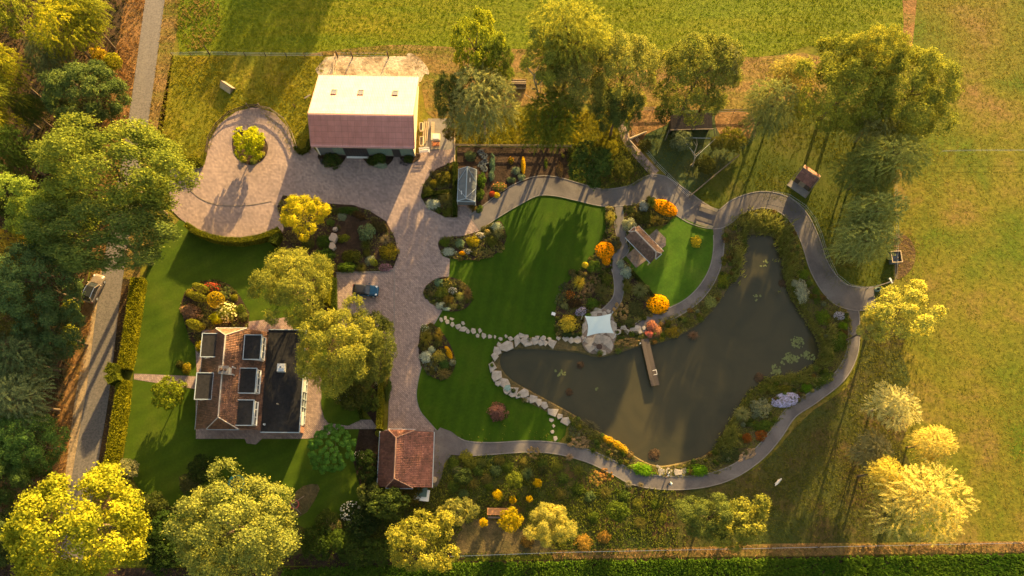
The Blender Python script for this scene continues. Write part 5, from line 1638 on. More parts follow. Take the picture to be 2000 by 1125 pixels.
# ------------------------------------------------------------------ garden plants
def dome_mesh(name, seed, n=900, leaf=.12, zs=.8, lumps=9, sharp=False, mat='leaf'):
    rng = np.random.default_rng(seed)
    LD = sphere_dirs(lumps, rng, .0) * np.array([.55, .55, .45 * zs])
    Cs, Ns, Ts = [], [], []
    per = n // lumps
    for i in range(lumps):
        d = unit(rng.normal(size=(per, 3)) + np.array([0, 0, .35]))
        d[:, 2] = np.abs(d[:, 2])
        r = rng.uniform(.36, .52)
        Cs.append(LD[i] + d * r * np.array([1, 1, zs]) * rng.uniform(.8, 1.05, (per, 1)))
        Ns.append(unit(d + rng.normal(size=(per, 3)) * .45)); Ts.append(np.clip(.5 + rng.normal() * .09 + rng.normal(size=per) * .16, 0, 1))
    V, F = leaf_quads(np.concatenate(Cs), np.concatenate(Ns), rng, leaf * (1.9 if sharp else 1.3), leaf * (.5 if sharp else 1))
    return np_mesh(name, V, F, M[mat], np.concatenate(Ts))


def ball_mesh(name, seed, n=1300, leaf=.09):
    rng = np.random.default_rng(seed)
    d = sphere_dirs(n, rng, -.35)
    V, F = leaf_quads(d * rng.uniform(.95, 1.03, (n, 1)), unit(d + rng.normal(size=(n, 3)) * .4), rng, leaf * 1.3, leaf)
    return np_mesh(name, V, F, M['leaf'], np.clip(rng.normal(.5, .17, n), 0, 1))


def fountain_mesh(name, seed, n=260, w=.045):
    rng = np.random.default_rng(seed)
    a = rng.uniform(0, 6.28, n); reach = rng.uniform(.35, 1.05, n); h = rng.uniform(.55, 1.0, n) * (1.15 - reach * .5)
    o = np.stack([np.cos(a), np.sin(a), np.zeros(n)], 1); s = np.stack([-np.sin(a), np.cos(a), np.zeros(n)], 1)
    V, F, T = [], [], []
    st = np.array([(0, .0), (.35, .75), (.7, 1.0), (1.0, .72)])
    rows = []
    for t, z in st:
        c = o * (reach * t)[:, None] + np.array([0, 0, 1.0]) * (h * z)[:, None]
        ww = w * (1 - t * .8)
        rows.append((c - s * ww * .5, c + s * ww * .5))
    V = np.stack([q for r in rows for q in r], 1).reshape(-1, 3)
    base = np.arange(n)[:, None] * 8
    F = np.concatenate([base + np.array([[2 * k, 2 * k + 1, 2 * k + 3, 2 * k + 2]]) for k in range(3)])
    T = np.tile(np.clip(rng.normal(.5, .18, n), 0, 1), 3)
    return np_mesh(name, V, F, M['blade'], T)


def mounds_mesh(name, seed, k=11, n=90, leaf=.08):
    rng = np.random.default_rng(seed)
    Cs, Ns, Ts = [], [], []
    pts = []
    for _ in range(400):
        p = rng.uniform(-.85, .85, 2)
        if np.hypot(*p) < .85 and all(np.hypot(*(p - q)) > .36 for q in pts): pts.append(p)
        if len(pts) >= k: break
    for p in pts:
        r = rng.uniform(.17, .27)
        d = sphere_dirs(n, rng, -.1)
        Cs.append(d * r * np.array([1, 1, 1.1]) + np.array([p[0], p[1], .04])); Ns.append(unit(d + rng.normal(size=(n, 3)) * .4)); Ts.append(np.clip(.5 + rng.normal() * .12 + rng.normal(size=n) * .14, 0, 1))
    V, F = leaf_quads(np.concatenate(Cs), np.concatenate(Ns), rng, leaf * 1.3, leaf)
    return np_mesh(name, V, F, M['leaf'], np.concatenate(Ts))


def petals_mesh(name, seed, n=260, r=.055, zs=.8, clus=1, cover=1.0):
    """round flower heads spread over a dome"""
    rng = np.random.default_rng(seed)
    d = sphere_dirs(n, rng, .05)
    d = d[rng.random(len(d)) < cover]
    c = d * np.array([1, 1, zs]) * rng.uniform(.92, 1.06, (len(d), 1))
    if clus > 1: c = np.repeat(c, clus, 0) + rng.normal(size=(len(c) * clus, 3)) * r
    n = len(c)
    nn = unit(c * np.array([.8, .8, 1]) + np.array([0, 0, .6]) + rng.normal(size=(n, 3)) * .25)
    t = unit(np.cross(nn, rng.normal(size=(n, 3)))); b = np.cross(nn, t)
    rr = r * rng.uniform(.75, 1.25, (n, 1))
    V = np.stack([c + (t * math.cos(k * math.pi / 3) + b * math.sin(k * math.pi / 3)) * rr for k in range(6)], 1).reshape(-1, 3)
    F = np.arange(n * 6).reshape(n, 6)
    return np_mesh(name, V, F, M['petal'], np.clip(rng.normal(.5, .2, n), 0, 1))


PL = {
    'dome': [dome_mesh("foliage", 31), dome_mesh("foliage", 32, lumps=7), dome_mesh("foliage", 33, 1100, .10, .7, 13)],
    'spiky': [dome_mesh("foliage", 34, 900, .14, .7, 9, True), dome_mesh("foliage", 35, 1100, .13, .8, 12, True)],
    'ball': [ball_mesh("foliage", 36)],
    'fountain': [fountain_mesh("blades", 37), fountain_mesh("blades", 38, 320, .035)],
    'mounds': [mounds_mesh("foliage", 39), mounds_mesh("foliage", 40, 14)],
}
FL = {'dots': petals_mesh("blossom", 41, 120, .075, cover=.8), 'mass': petals_mesh("blossom", 42, 620, .062), 'few': petals_mesh("blossom", 43, 46, .085, cover=.7), 'fuzz': petals_mesh("blossom", 44, 150, .045, clus=3)}
_pc = [0]


def plant(px, py, r, kind, col, label, ry=None, h=None, flower=None, fcol=None, name="plant", cat="plant", z=.12, group=None, rot=None):
    h = h if h is not None else {'dome': .9, 'spiky': .8, 'ball': 1.2, 'fountain': 1.0, 'mounds': .5}[kind]
    p = P(px, py, z + h * .5)
    s = mpp(p) * 1.08
    col = tuple(min(.75, c * 1.3) for c in col)
    _pc[0] += 1
    rng = random.Random(_pc[0])
    meshes = PL[kind]
    me = meshes[_pc[0] % len(meshes)]
    rot = rng.uniform(0, 6.28) if rot is None and ry is None else (rot or 0.0)
    sc = (r * s, (ry or r) * s, h)
    loc = (p.x, p.y, z + (h * .35 if kind == 'ball' else 0))
    if flower:
        root = empty(name, loc, rot, label, cat, group)
        add("foliage", me, root, (0, 0, 0), 0, sc, col)
        add("blossom", FL[flower], root, (0, 0, 0), 0, sc, fcol)
        return root
    return add(name, me, None, loc, rot, sc, col, label, cat, group)


# --- round bed in the turning circle
for (x, y, r, k, c, lb) in ((508, 283, 9, 'dome', (.20, .20, .02), "small yellow green cushion on the right of the round bed"), (510, 300, 8, 'dome', (.26, .24, .04), "small golden cushion at the lower right of the round bed"),
                            (494, 314, 8, 'dome', (.12, .14, .03), "small green cushion at the foot of the round bed"), (474, 310, 8, 'dome', (.24, .23, .03), "small yellow cushion at the lower left of the round bed"), (500, 266, 9, 'spiky', (.20, .20, .05), "spiky pale tuft at the top of the round bed")):
    plant(x, y, r, k, c, lb, h=.5)
# --- barn front
plant(648, 308, 20, 'dome', (.030, .052, .012), "dark shrub against the grey left end of the barn front", h=1.5, cat="shrub", name="shrub")
plant(632, 314, 8, 'mounds', (.07, .07, .085), "grey leaved low plant left of the dark shrub at the barn front", h=.6)
plant(725, 312, 12, 'dome', (.028, .050, .010), "dark rounded shrub left of the silver plant at the barn front", h=1.2, cat="shrub", name="shrub")
plant(740, 306, 14, 'dome', (.040, .075, .012), "taller green shrub right of the barn's sliding door", h=1.7, cat="shrub", name="shrub")
plant(744, 322, 14, 'spiky', (.24, .29, .22), "silvery spiky plant in front of the barn", ry=7, h=.6)
plant(797, 308, 10, 'dome', (.036, .065, .012), "green shrub below the barn's right corner", h=1.3, cat="shrub", name="shrub")
plant(790, 316, 9, 'mounds', (.075, .065, .085), "greyish violet low plant at the barn's right corner", h=.5)
# --- bed left of the greenhouse
plant(868, 346, 18, 'dome', (.085, .080, .012), "olive shrub at the top of the bed left of the greenhouse", ry=16, h=1.3, cat="shrub", name="shrub")
plant(848, 356, 10, 'dome', (.150, .125, .014), "yellow tipped shrub on the drive side of the bed left of the greenhouse", h=1.0, cat="shrub", name="shrub")
plant(884, 328, 8, 'dome', (.11, .085, .014), "small bronze shrub at the top corner of the bed left of the greenhouse", h=.8, cat="shrub", name="shrub")
plant(836, 372, 11, 'dome', (.06, .07, .012), "low dark shrub at the tip of the bed left of the greenhouse", h=.7, cat="shrub", name="shrub")
plant(845, 397, 16, 'dome', SILVER, "silver white cushion at the drive edge below the greenhouse hedge", ry=13, h=.8)
plant(872, 388, 15, 'fountain', (.13, .12, .03), "grey olive grass clump beside the silver cushion near the greenhouse", h=1.3)
plant(874, 412, 12, 'dome', (.085, .095, .014), "rounded green shrub at the bottom of the bed left of the greenhouse", ry=10, h=.8, cat="shrub", name="shrub")
plant(856, 408, 7, 'dome', (.05, .08, .014), "small dark green plant below the silver cushion near the greenhouse", h=.6)
# --- right of the greenhouse and kitchen garden
plant(940, 350, 9, 'dome', (.045, .085, .010), "green bean row right of the greenhouse, upper half", ry=18, h=1.3, cat="vegetables", name="bean_row")
plant(938, 378, 9, 'dome', (.055, .090, .014), "green bean row right of the greenhouse, lower half", ry=14, h=1.0, cat="vegetables", name="bean_row")
for (x, y, lb) in ((939, 296, "top one of the zigzag row"), (947, 304, "second from the top of the row"), (947, 315, "middle one of the row"), (939, 320, "fourth from the top, nearest the greenhouse"), (946, 328, "bottom one of the row")):
    plant(x, y, 6.5, 'mounds', (.16, .19, .23), "blue grey cabbage in the kitchen garden, " + lb, h=.55, name="cabbage", cat="cabbage", group="cabbages in the kitchen garden")
plant(962, 318, 6, 'spiky', (.085, .145, .095), "blue green leek row in the kitchen garden, upper part", ry=22, h=.7, cat="vegetables", name="leek_row")
plant(960, 342, 6, 'spiky', (.100, .155, .100), "blue green leek row in the kitchen garden, lower part", ry=12, h=.7, cat="vegetables", name="leek_row")
plant(918, 304, 12, 'spiky', (.075, .105, .045), "thin grey green crop at the top left of the kitchen garden", h=.5, cat="vegetables", name="vegetables")
plant(1022, 322, 4, 'dome', (.10, .09, .015), "narrow row of yellow marigolds in the kitchen garden", ry=17, h=.6, flower='mass', fcol=(.62, .36, .01), name="flower_row", cat="flowers")
plant(998, 312, 6, 'dome', (.07, .085, .014), "orange flecked green clump left of the marigold row", ry=8, h=.6, flower='few', fcol=(.65, .30, .01), name="flowers", cat="flowers")
plant(1008, 332, 9, 'spiky', (.15, .19, .12), "pale sage clump in the middle of the kitchen garden", h=.6)
plant(1018, 345, 8, 'spiky', (.12, .16, .10), "second sage clump near the path edge of the kitchen garden", h=.5)
plant(998, 350, 10, 'dome', (.08, .115, .055), "grey green cushion near the path edge of the kitchen garden", ry=7, h=.5)
plant(975, 364, 14, 'dome', (.12, .12, .03), "mixed light green clump near the path, right of the leeks", ry=10, h=.6, flower='few', fcol=(.45, .18, .06), name="flowers", cat="flowers")
plant(962, 378, 6, 'dome', (.06, .06, .015), "little red flowers at the path edge below the kitchen garden", h=.4, flower='mass', fcol=(.45, .07, .03), name="flowers", cat="flowers")
plant(970, 380, 6, 'dome', (.1, .1, .015), "little yellow flowers at the path edge below the kitchen garden", h=.4, flower='mass', fcol=(.62, .45, .02), name="flowers", cat="flowers")
plant(1066, 318, 4, 'dome', (.055, .085, .012), "thin green row in the right half of the kitchen garden", ry=12, h=.35, name="vegetables", cat="vegetables")
plant(1094, 330, 7, 'spiky', (.17, .11, .05), "withered brown crop at the right end of the kitchen garden", ry=18, h=.5, name="vegetables", cat="vegetables")
plant(1100, 304, 4, 'dome', (.20, .17, .02), "small yellow plant at the top right of the kitchen garden", h=.5)
plant(922, 404, 10, 'fountain', (.17, .11, .03), "bronze grass clump beside the greenhouse door", h=.8)
plant(936, 407, 9, 'dome', (.045, .075, .014), "low green plant in the wedge between greenhouse and path", h=.5)
# --- bed 1, beside the drive and the path
plant(868, 472, 12, 'dome', (.075, .105, .012), "bright green cushion at the left tip of the first lawn bed", h=.6)
plant(876, 491, 15, 'spiky', SILVER, "silver white mat at the lower left of the first lawn bed", ry=9, h=.45, name="silver_plant")
plant(887, 474, 8, 'mounds', (.06, .07, .04), "grey dark hummocks in the first lawn bed", h=.5)
plant(898, 474, 10, 'spiky', (.16, .22, .11), "pale sage spikes in the middle of the first lawn bed", h=.6)
plant(924, 470, 15, 'dome', (.24, .19, .010), "golden shrub in the middle of the first lawn bed", ry=12, h=.8)
plant(903, 494, 6, 'dome', (.10, .09, .02), "orange flowers on the lower edge of the first lawn bed", ry=4, h=.4, flower='mass', fcol=(.75, .33, .0), name="flowers", cat="flowers")
plant(914, 490, 9, 'dome', (.08, .09, .03), "white flowers in the first lawn bed, above bare soil", ry=5, h=.5, flower='dots', fcol=WHITE, name="flowers", cat="flowers")
plant(938, 459, 9, 'dome', (.12, .09, .025), "cream and white flowers at the path edge of the first lawn bed", ry=6, h=.6, flower='dots', fcol=WHITE, name="flowers", cat="flowers")
plant(952, 452, 7, 'dome', (.18, .14, .03), "yellow flowers at the path edge of the first lawn bed", ry=5, h=.5, flower='dots', fcol=(.62, .45, .12), name="flowers", cat="flowers")
plant(970, 442, 13, 'spiky', (.27, .31, .22), "silver sage clump at the top right of the first lawn bed", ry=10, h=.8, name="silver_plant")
plant(973, 454, 11, 'fountain', (.20, .19, .06), "pale grass clump below the silver sage of the first lawn bed", h=.8)
plant(960, 470, 13, 'spiky', (.075, .085, .014), "dark green tuft on the right side of the first lawn bed", h=.6)
plant(974, 482, 11, 'mounds', (.18, .15, .045), "straw green hummocks at the right edge of the first lawn bed", h=.5)
plant(950, 495, 16, 'mounds', (.15, .12, .04), "brown tipped hummocks along the lower edge of the first lawn bed", ry=8, h=.5)
# --- bed 2
plant(857, 552, 10, 'spiky', (.12, .19, .11), "blue green tuft at the top of the second lawn bed", h=.5)
plant(872, 552, 9, 'dome', (.20, .19, .03), "yellow green cushion at the top of the second lawn bed", h=.6, flower='few', fcol=(.72, .50, .08), name="flowers", cat="flowers")
plant(840, 566, 11, 'mounds', (.05, .06, .025), "dark hummocks at the left tip of the second lawn bed", h=.5)
plant(862, 570, 14, 'dome', (.10, .12, .018), "leafy green shrub in the middle of the second lawn bed", h=.8)
plant(884, 567, 8, 'dome', (.10, .10, .03), "white flowers in the middle of the second lawn bed", ry=7, h=.7, flower='dots', fcol=WHITE, name="flowers", cat="flowers")
plant(898, 578, 10, 'spiky', (.21, .21, .05), "light green tuft right of centre in the second lawn bed", h=.6)
plant(913, 572, 10, 'fountain', (.22, .13, .04), "rusty grass clump at the right end of the second lawn bed", ry=15, h=.8)
plant(860, 596, 11, 'dome', SILVER, "silver white cushion at the lower left of the second lawn bed", ry=9, h=.5, name="silver_plant")
plant(872, 603, 8, 'dome', (.30, .37, .31), "pale silver mat at the bottom tip of the second lawn bed", ry=4, h=.35, name="silver_plant")
plant(876, 585, 11, 'fountain', (.17, .12, .02), "bronze grass clump above the silver cushion of the second lawn bed", h=.8)
plant(887, 598, 8, 'fountain', (.15, .14, .04), "small straw clump at the lower edge of the second lawn bed", h=.5)
plant(845, 582, 9, 'mounds', (.06, .08, .03), "green hummocks at the lower left edge of the second lawn bed", h=.45)
# --- bed 3
plant(829, 640, 8, 'dome', (.11, .13, .05), "small white flowered plant at the top of the third lawn bed", h=.5, flower='few', fcol=(.6, .6, .42), name="flowers", cat="flowers")
plant(832, 660, 13, 'fountain', (.16, .14, .02), "yellow grass clump at the upper left of the third lawn bed", ry=18, h=.9)
plant(857, 655, 10, 'fountain', (.19, .14, .02), "golden grass clump at the upper right of the third lawn bed", ry=13, h=.8)
plant(832, 697, 14, 'spiky', SILVER, "large silver white cushion on the drive side of the third lawn bed", ry=13, h=.6, name="silver_plant")
plant(843, 682, 8, 'dome', (.26, .30, .23), "small silver cushion above the large one in the third lawn bed", h=.5, name="silver_plant")
plant(858, 696, 13, 'dome', (.26, .22, .04), "yellow flowering shrub in the middle of the third lawn bed", h=.7)
plant(876, 688, 5, 'dome', (.18, .12, .02), "line of orange yellow flowers on the lawn side of the third lawn bed", ry=13, h=.4, flower='mass', fcol=(.72, .38, .005), name="flowers", cat="flowers", rot=.45)
plant(868, 712, 12, 'dome', (.05, .095, .020), "fresh green cushion low in the third lawn bed", h=.6)
plant(884, 708, 7, 'spiky', (.22, .24, .16), "sage tuft at the right edge of the third lawn bed", h=.5)
plant(840, 718, 13, 'mounds', (.07, .085, .06), "grey green hummocks at the lower left of the third lawn bed", h=.5)
plant(868, 730, 15, 'fountain', (.17, .13, .04), "brown tipped grass clump at the foot of the third lawn bed", ry=11, h=.7)
plant(856, 670, 9, 'dome', (.07, .075, .02), "dark low plant at the lawn edge of the third lawn bed", h=.5)
# --- island bed
plant(715, 450, 18, 'dome', (.13, .18, .085), "blue grey rounded conifer in the island bed", ry=20, h=2.2, cat="shrub", name="shrub")
plant(678, 409, 24, 'dome', (.040, .075, .012), "dark green hedge like shrub at the top of the island bed", ry=9, h=1.0, cat="shrub", name="shrub")
plant(700, 418, 16, 'dome', (.065, .040, .016), "brown tinged shrub on the upper right rim of the island bed", ry=8, h=.9, cat="shrub", name="shrub", rot=-.5)
plant(740, 440, 20, 'dome', (.050, .042, .016), "dark olive shrub on the right rim of the island bed", ry=14, h=1.1, cat="shrub", name="shrub", rot=-.7)
plant(648, 410, 16, 'dome', (.055, .060, .018), "bronze green shrub at the top left of the island bed", ry=9, h=.8, cat="shrub", name="shrub")
plant(668, 422, 10, 'spiky', (.15, .18, .12), "silver flecked low plant below the island bed's top hedge", h=.5)
plant(645, 434, 9, 'dome', (.065, .105, .018), "small green cushion right of the lime maple in the island bed", h=.6)
plant(634, 470, 20, 'dome', (.040, .075, .010), "spreading dark green juniper left of the boulders", ry=16, h=1.0, cat="shrub", name="shrub")
plant(632, 498, 20, 'dome', (.050, .095, .012), "spreading mid green juniper at the lower left of the boulders", ry=18, h=1.1, cat="shrub", name="shrub")
plant(670, 464, 14, 'dome', (.115, .130, .014), "light green spreading shrub wrapped round the boulders", ry=10, h=.8, cat="shrub", name="shrub")
plant(685, 498, 22, 'dome', (.085, .090, .012), "olive green rounded shrub in the lower middle of the island bed", ry=16, h=1.5, cat="shrub", name="shrub")
plant(676, 520, 20, 'dome', (.060, .100, .012), "fresh green shrub at the lower edge of the island bed above the car", ry=12, h=1.2, cat="shrub", name="shrub")
plant(714, 478, 12, 'fountain', (.075, .085, .014), "green grass clump under the blue grey conifer", h=.9)
plant(716, 493, 9, 'dome', (.090, .090, .014), "small olive shrub below the blue grey conifer", h=.7)
plant(758, 490, 20, 'dome', (.165, .135, .012), "golden tipped shrub at the right end of the island bed", ry=18, h=1.2, cat="shrub", name="shrub")
plant(752, 468, 12, 'fountain', (.19, .15, .08), "straw grass at the right rim of the island bed", h=.9)
plant(722, 508, 11, 'spiky', (.16, .18, .12), "silver flowered plant at the lower right of the island bed", h=.7)
plant(730, 512, 8, 'ball', (.17, .20, .010), "lime green clipped egg shaped shrub in the island bed", ry=6, h=.8, cat="shrub", name="shrub", rot=-.6)
plant(752, 522, 12, 'dome', (.09, .07, .06), "pink flowering heather at the bottom right of the island bed", ry=8, h=.5, flower='fuzz', fcol=PINK, name="flowers", cat="flowers")
plant(705, 522, 12, 'fountain', (.075, .075, .014), "dark grass clump at the lower rim of the island bed", h=.6)
plant(660, 444, 6, 'fountain', (.12, .11, .03), "small grass tuft above the boulders", h=.5)
plant(578, 460, 14, 'ball', (.085, .070, .030), "brown clipped ball under the lime maple", h=.9, cat="shrub", name="shrub")
plant(600, 474, 15, 'dome', (.050, .060, .014), "dark shrub below the lime maple", h=.9, cat="shrub", name="shrub")
# --- bed in front of the house
plant(392, 562, 15, 'ball', (.145, .150, .016), "leaning clipped green cone, uppermost in the house bed", ry=7, h=1.7, cat="topiary", name="topiary", rot=-.3)
plant(386, 579, 17, 'ball', (.150, .155, .014), "leaning clipped green cone, middle one in the house bed", ry=8, h=1.7, cat="topiary", name="topiary", rot=-.25)
plant(381, 634, 17, 'ball', (.150, .150, .012), "long clipped mound, lowest of the house bed's topiary", ry=9, h=1.5, cat="topiary", name="topiary", rot=-.35)
plant(368, 572, 9, 'dome', (.165, .145, .014), "little yellow green bush beside the leaning cones", h=.7)
plant(371, 608, 23, 'spiky', (.230, .135, .080), "pinkish brown maple bush at the left of the house bed", ry=16, h=1.6, cat="shrub", name="shrub", rot=-.3)
plant(421, 585, 15, 'ball', (.270, .190, .008), "golden yellow rounded bush in the middle of the house bed", h=1.6, cat="shrub", name="shrub")
plant(412, 560, 16, 'dome', (.070, .060, .022), "red flowering roses at the top of the house bed", ry=10, h=.8, flower='dots', fcol=(.55, .09, .04), name="roses", cat="flowers")
plant(444, 572, 14, 'mounds', (.095, .125, .035), "sage green hummocks at the upper right of the house bed", h=.8)
plant(456, 580, 8, 'dome', (.180, .170, .012), "small golden cushion on the right side of the house bed", h=.8)
plant(441, 608, 22, 'dome', (.160, .170, .030), "cream flowering hydrangea beside the roof's sunlit end", ry=20, h=1.3, flower='dots', fcol=(.74, .66, .26), name="hydrangea", cat="shrub")
plant(422, 620, 17, 'spiky', (.300, .290, .006), "bright yellow shrub left of the cream hydrangea", ry=13, h=1.2, cat="shrub", name="shrub")
plant(468, 604, 13, 'dome', (.080, .105, .014), "mid green shrub at the right tip of the house bed", h=.9, cat="shrub", name="shrub")
plant(474, 618, 11, 'dome', (.085, .100, .022), "grey green shrub lowest on the right of the house bed", h=.8, cat="shrub", name="shrub")
plant(389, 674, 10, 'dome', (.240, .200, .010), "golden bush between the house bed and the left dormer", ry=13, h=1.2, cat="shrub", name="shrub")
plant(362, 718, 10, 'dome', (.200, .150, .010), "golden brown bush beside the garden path left of the house", ry=13, h=1.1, cat="shrub", name="shrub")
plant(350, 712, 9, 'dome', (.070, .070, .016), "dull bush left of the golden brown one by the garden path", h=1.0, cat="shrub", name="shrub")
plant(340, 750, 8, 'dome', (.09, .1, .02), "small plant above the round bush on the house lawn", h=.5)
# --- garden lower left
plant(684, 1000, 20, 'dome', (.040, .062, .014), "white flowering hydrangea on the lower left lawn edge", h=1.4, flower='dots', fcol=(.76, .72, .55), name="hydrangea", cat="shrub")
plant(648, 1026, 17, 'ball', (.125, .100, .045), "brownish clipped ball below the lower left lawn", ry=14, h=1.5, cat="shrub", name="shrub")
plant(664, 772, 12, 'dome', (.05, .06, .02), "white flowering bush under the sunlit oak by the little lawn", ry=8, h=.9, flower='few', fcol=WHITE, name="hydrangea", cat="shrub")
plant(736, 753, 6, 'dome', (.06, .07, .02), "tiny white flowered bush at the top of the narrow hedge", h=.6, flower='few', fcol=WHITE, name="hydrangea", cat="shrub")
plant(739, 846, 6, 'ball', (.20, .22, .010), "small lime clipped ball at the garage's upper left corner", h=1.0, cat="topiary", name="topiary")
plant(757, 760, 8, 'dome', (.050, .075, .014), "dark plants right of the narrow hedge beside the drive", ry=26, h=.6)
plant(700, 890, 10, 'dome', (.03, .05, .014), "white flowered bush at the right foot of the rosette tree", h=.9, flower='few', fcol=WHITE, name="hydrangea", cat="shrub")
# --- path bed left of the winding path
plant(1193, 425, 10, 'fountain', (.34, .29, .045), "golden tall grass at the top of the winding path", ry=16, h=1.5, name="ornamental_grass")
plant(1190, 406, 8, 'dome', (.16, .14, .04), "small pale yellow flowers where the winding path leaves the main path", ry=5, h=.5, flower='few', fcol=(.6, .5, .25), name="flowers", cat="flowers")
plant(1182, 488, 17, 'dome', (.16, .13, .01), "orange black eyed daisies on the left of the winding path", ry=17, h=.8, flower='mass', fcol=ORANGE, name="orange_flowers", cat="flowers")
plant(1185, 509, 8, 'dome', (.16, .13, .01), "small lower tongue of the orange daisies left of the winding path", ry=8, h=.7, flower='mass', fcol=ORANGE, name="orange_flowers", cat="flowers")
plant(1160, 520, 15, 'dome', (.065, .105, .014), "rich green leafy clump below the orange daisies", h=.9)
plant(1143, 517, 6, 'dome', (.2, .17, .02), "small yellow flowered clump at the lawn edge of the path bed", h=.6, flower='mass', fcol=(.65, .50, .03), name="flowers", cat="flowers")
plant(1131, 552, 13, 'fountain', (.42, .32, .030), "golden feather grass in the middle of the path bed", ry=15, h=1.3, name="ornamental_grass")
plant(1163, 545, 11, 'mounds', (.23, .155, .075), "tan seed heads in the path bed, upper clump", h=.9)
plant(1150, 562, 12, 'mounds', (.22, .150, .075), "tan seed heads in the path bed, middle clump", h=.9)
plant(1139, 575, 12, 'mounds', (.20, .125, .060), "tan seed heads in the path bed, lower clump", h=.8)
plant(1185, 545, 12, 'dome', (.060, .075, .012), "yellow flecked green clump beside the winding path", ry=15, h=.8)
plant(1176, 570, 16, 'fountain', (.095, .095, .028), "dull green grasses on the inner side of the winding path", ry=16, h=.8)
plant(1158, 592, 12, 'dome', (.060, .110, .014), "fresh green cushion above the shade sail", h=.8)
plant(1114, 575, 9, 'dome', (.15, .07, .02), "rust orange flowers at the left of the path bed", h=.7, flower='few', fcol=(.55, .17, .02), name="flowers", cat="flowers")
plant(1122, 592, 15, 'dome', (.045, .030, .014), "dark maroon foliage clump in the path bed", ry=11, h=.8)
plant(1135, 608, 11, 'dome', (.07, .08, .05), "lilac flowers beside the shade sail", ry=8, h=.7, flower='fuzz', fcol=LILAC, name="lilac_flowers", cat="flowers", rot=.5)
plant(1111, 631, 20, 'spiky', (.42, .33, .035), "bright yellow spiky shrub left of the shade sail", ry=18, h=1.4, cat="shrub", name="shrub")
plant(1100, 560, 10, 'mounds', (.055, .060, .035), "dark grey hummocks at the lawn edge of the path bed, upper", h=.5)
plant(1093, 585, 9, 'mounds', (.065, .085, .035), "grey green hummocks at the lawn edge of the path bed, middle", ry=14, h=.5)
plant(1103, 597, 8, 'dome', (.15, .16, .06), "pale green tuft between the dark foliage and the yellow shrub", h=.6)
plant(1113, 653, 20, 'dome', (.040, .065, .020), "dark green skirt of plants under the yellow spiky shrub", ry=6, h=.5)
plant(1149, 614, 6, 'dome', (.10, .18, .008), "lime green tuft at the sail's upper left corner", ry=4, h=.5)
plant(1118, 533, 9, 'dome', (.085, .075, .030), "brown green tuft at the lawn edge of the path bed, top", h=.6)
plant(1200, 474, 7, 'dome', (.075, .085, .04), "small grey tuft in the neck of the winding path", h=.4)
# --- bed round the garden shelter
plant(1229, 437, 15, 'dome', (.26, .27, .16), "rounded cream grey flowering bush left of the garden shelter", h=1.1, cat="shrub", name="shrub")
plant(1258, 401, 12, 'dome', (.24, .26, .24), "silver grey bush at the path, left of the orange flowers", h=.9, cat="shrub", name="shrub")
plant(1273, 396, 10, 'fountain', (.13, .16, .02), "upright green grass between silver bush and orange flowers", ry=13, h=1.5, name="ornamental_grass")
plant(1299, 404, 24, 'dome', (.16, .12, .01), "largest bank of orange flowers, above the garden shelter", ry=14, h=.9, flower='mass', fcol=ORANGE, name="orange_flowers", cat="flowers", rot=-.45)
plant(1260, 424, 20, 'dome', (.055, .060, .012), "dark green shrub between the orange bank and the garden shelter", ry=14, h=.8, cat="shrub", name="shrub")
plant(1284, 432, 18, 'fountain', (.110, .090, .018), "olive grass clump at the upper side of the garden shelter", ry=12, h=.9)
plant(1236, 462, 12, 'dome', (.055, .085, .012), "green shrub in the angle left of the garden shelter", h=.8, cat="shrub", name="shrub")
plant(1232, 410, 10, 'dome', (.035, .045, .014), "dark low plants in the corner by the winding path", h=.4)
plant(1213, 514, 9, 'spiky', (.24, .28, .22), "silver bush by the shelter's lower corner, upper half", ry=10, h=.8, name="silver_plant")
plant(1224, 530, 12, 'spiky', (.25, .30, .24), "silver bush by the shelter's lower corner, lower half", ry=13, h=.8, name="silver_plant")
plant(1250, 566, 20, 'fountain', (.155, .165, .055), "feathery grey green grass below the shelter", ry=17, h=1.4, name="ornamental_grass")
plant(1226, 562, 13, 'fountain', (.110, .110, .022), "olive grass beside the winding path below the shelter", ry=15, h=1.0, name="ornamental_grass")
plant(1286, 593, 20, 'dome', (.16, .12, .01), "orange flower bank at the lower tip of the small oval lawn", ry=18, h=.9, flower='mass', fcol=(.82, .36, .002), name="orange_flowers", cat="flowers")
plant(1213, 605, 15, 'mounds', (.33, .215, .085), "tan dried flower heads right of the shade sail", ry=20, h=.9)
plant(1243, 602, 20, 'spiky', (.060, .065, .022), "dark grassy patch between the tan heads and the orange bank", ry=17, h=.6)
plant(1230, 628, 12, 'spiky', (.075, .085, .025), "small green patch above the stones right of the shade sail", ry=9, h=.4)
plant(1226, 668, 24, 'mounds', (.33, .215, .080), "tan dried plants on the bank between patio and jetty", ry=9, h=.8)
plant(1214, 660, 10, 'dome', (.055, .085, .018), "green plants between the stones right of the shade sail", ry=5, h=.4)
plant(1274, 634, 11, 'dome', (.38, .17, .10), "coral coloured bush beside the jetty head, upper half", h=1.1, cat="shrub", name="shrub")
plant(1268, 651, 9, 'dome', (.42, .14, .11), "coral pink bush beside the jetty head, lower half", h=.9, cat="shrub", name="shrub")
plant(1284, 645, 10, 'dome', (.40, .19, .09), "orange brown bush right of the coral one at the jetty head", ry=13, h=.9, cat="shrub", name="shrub")
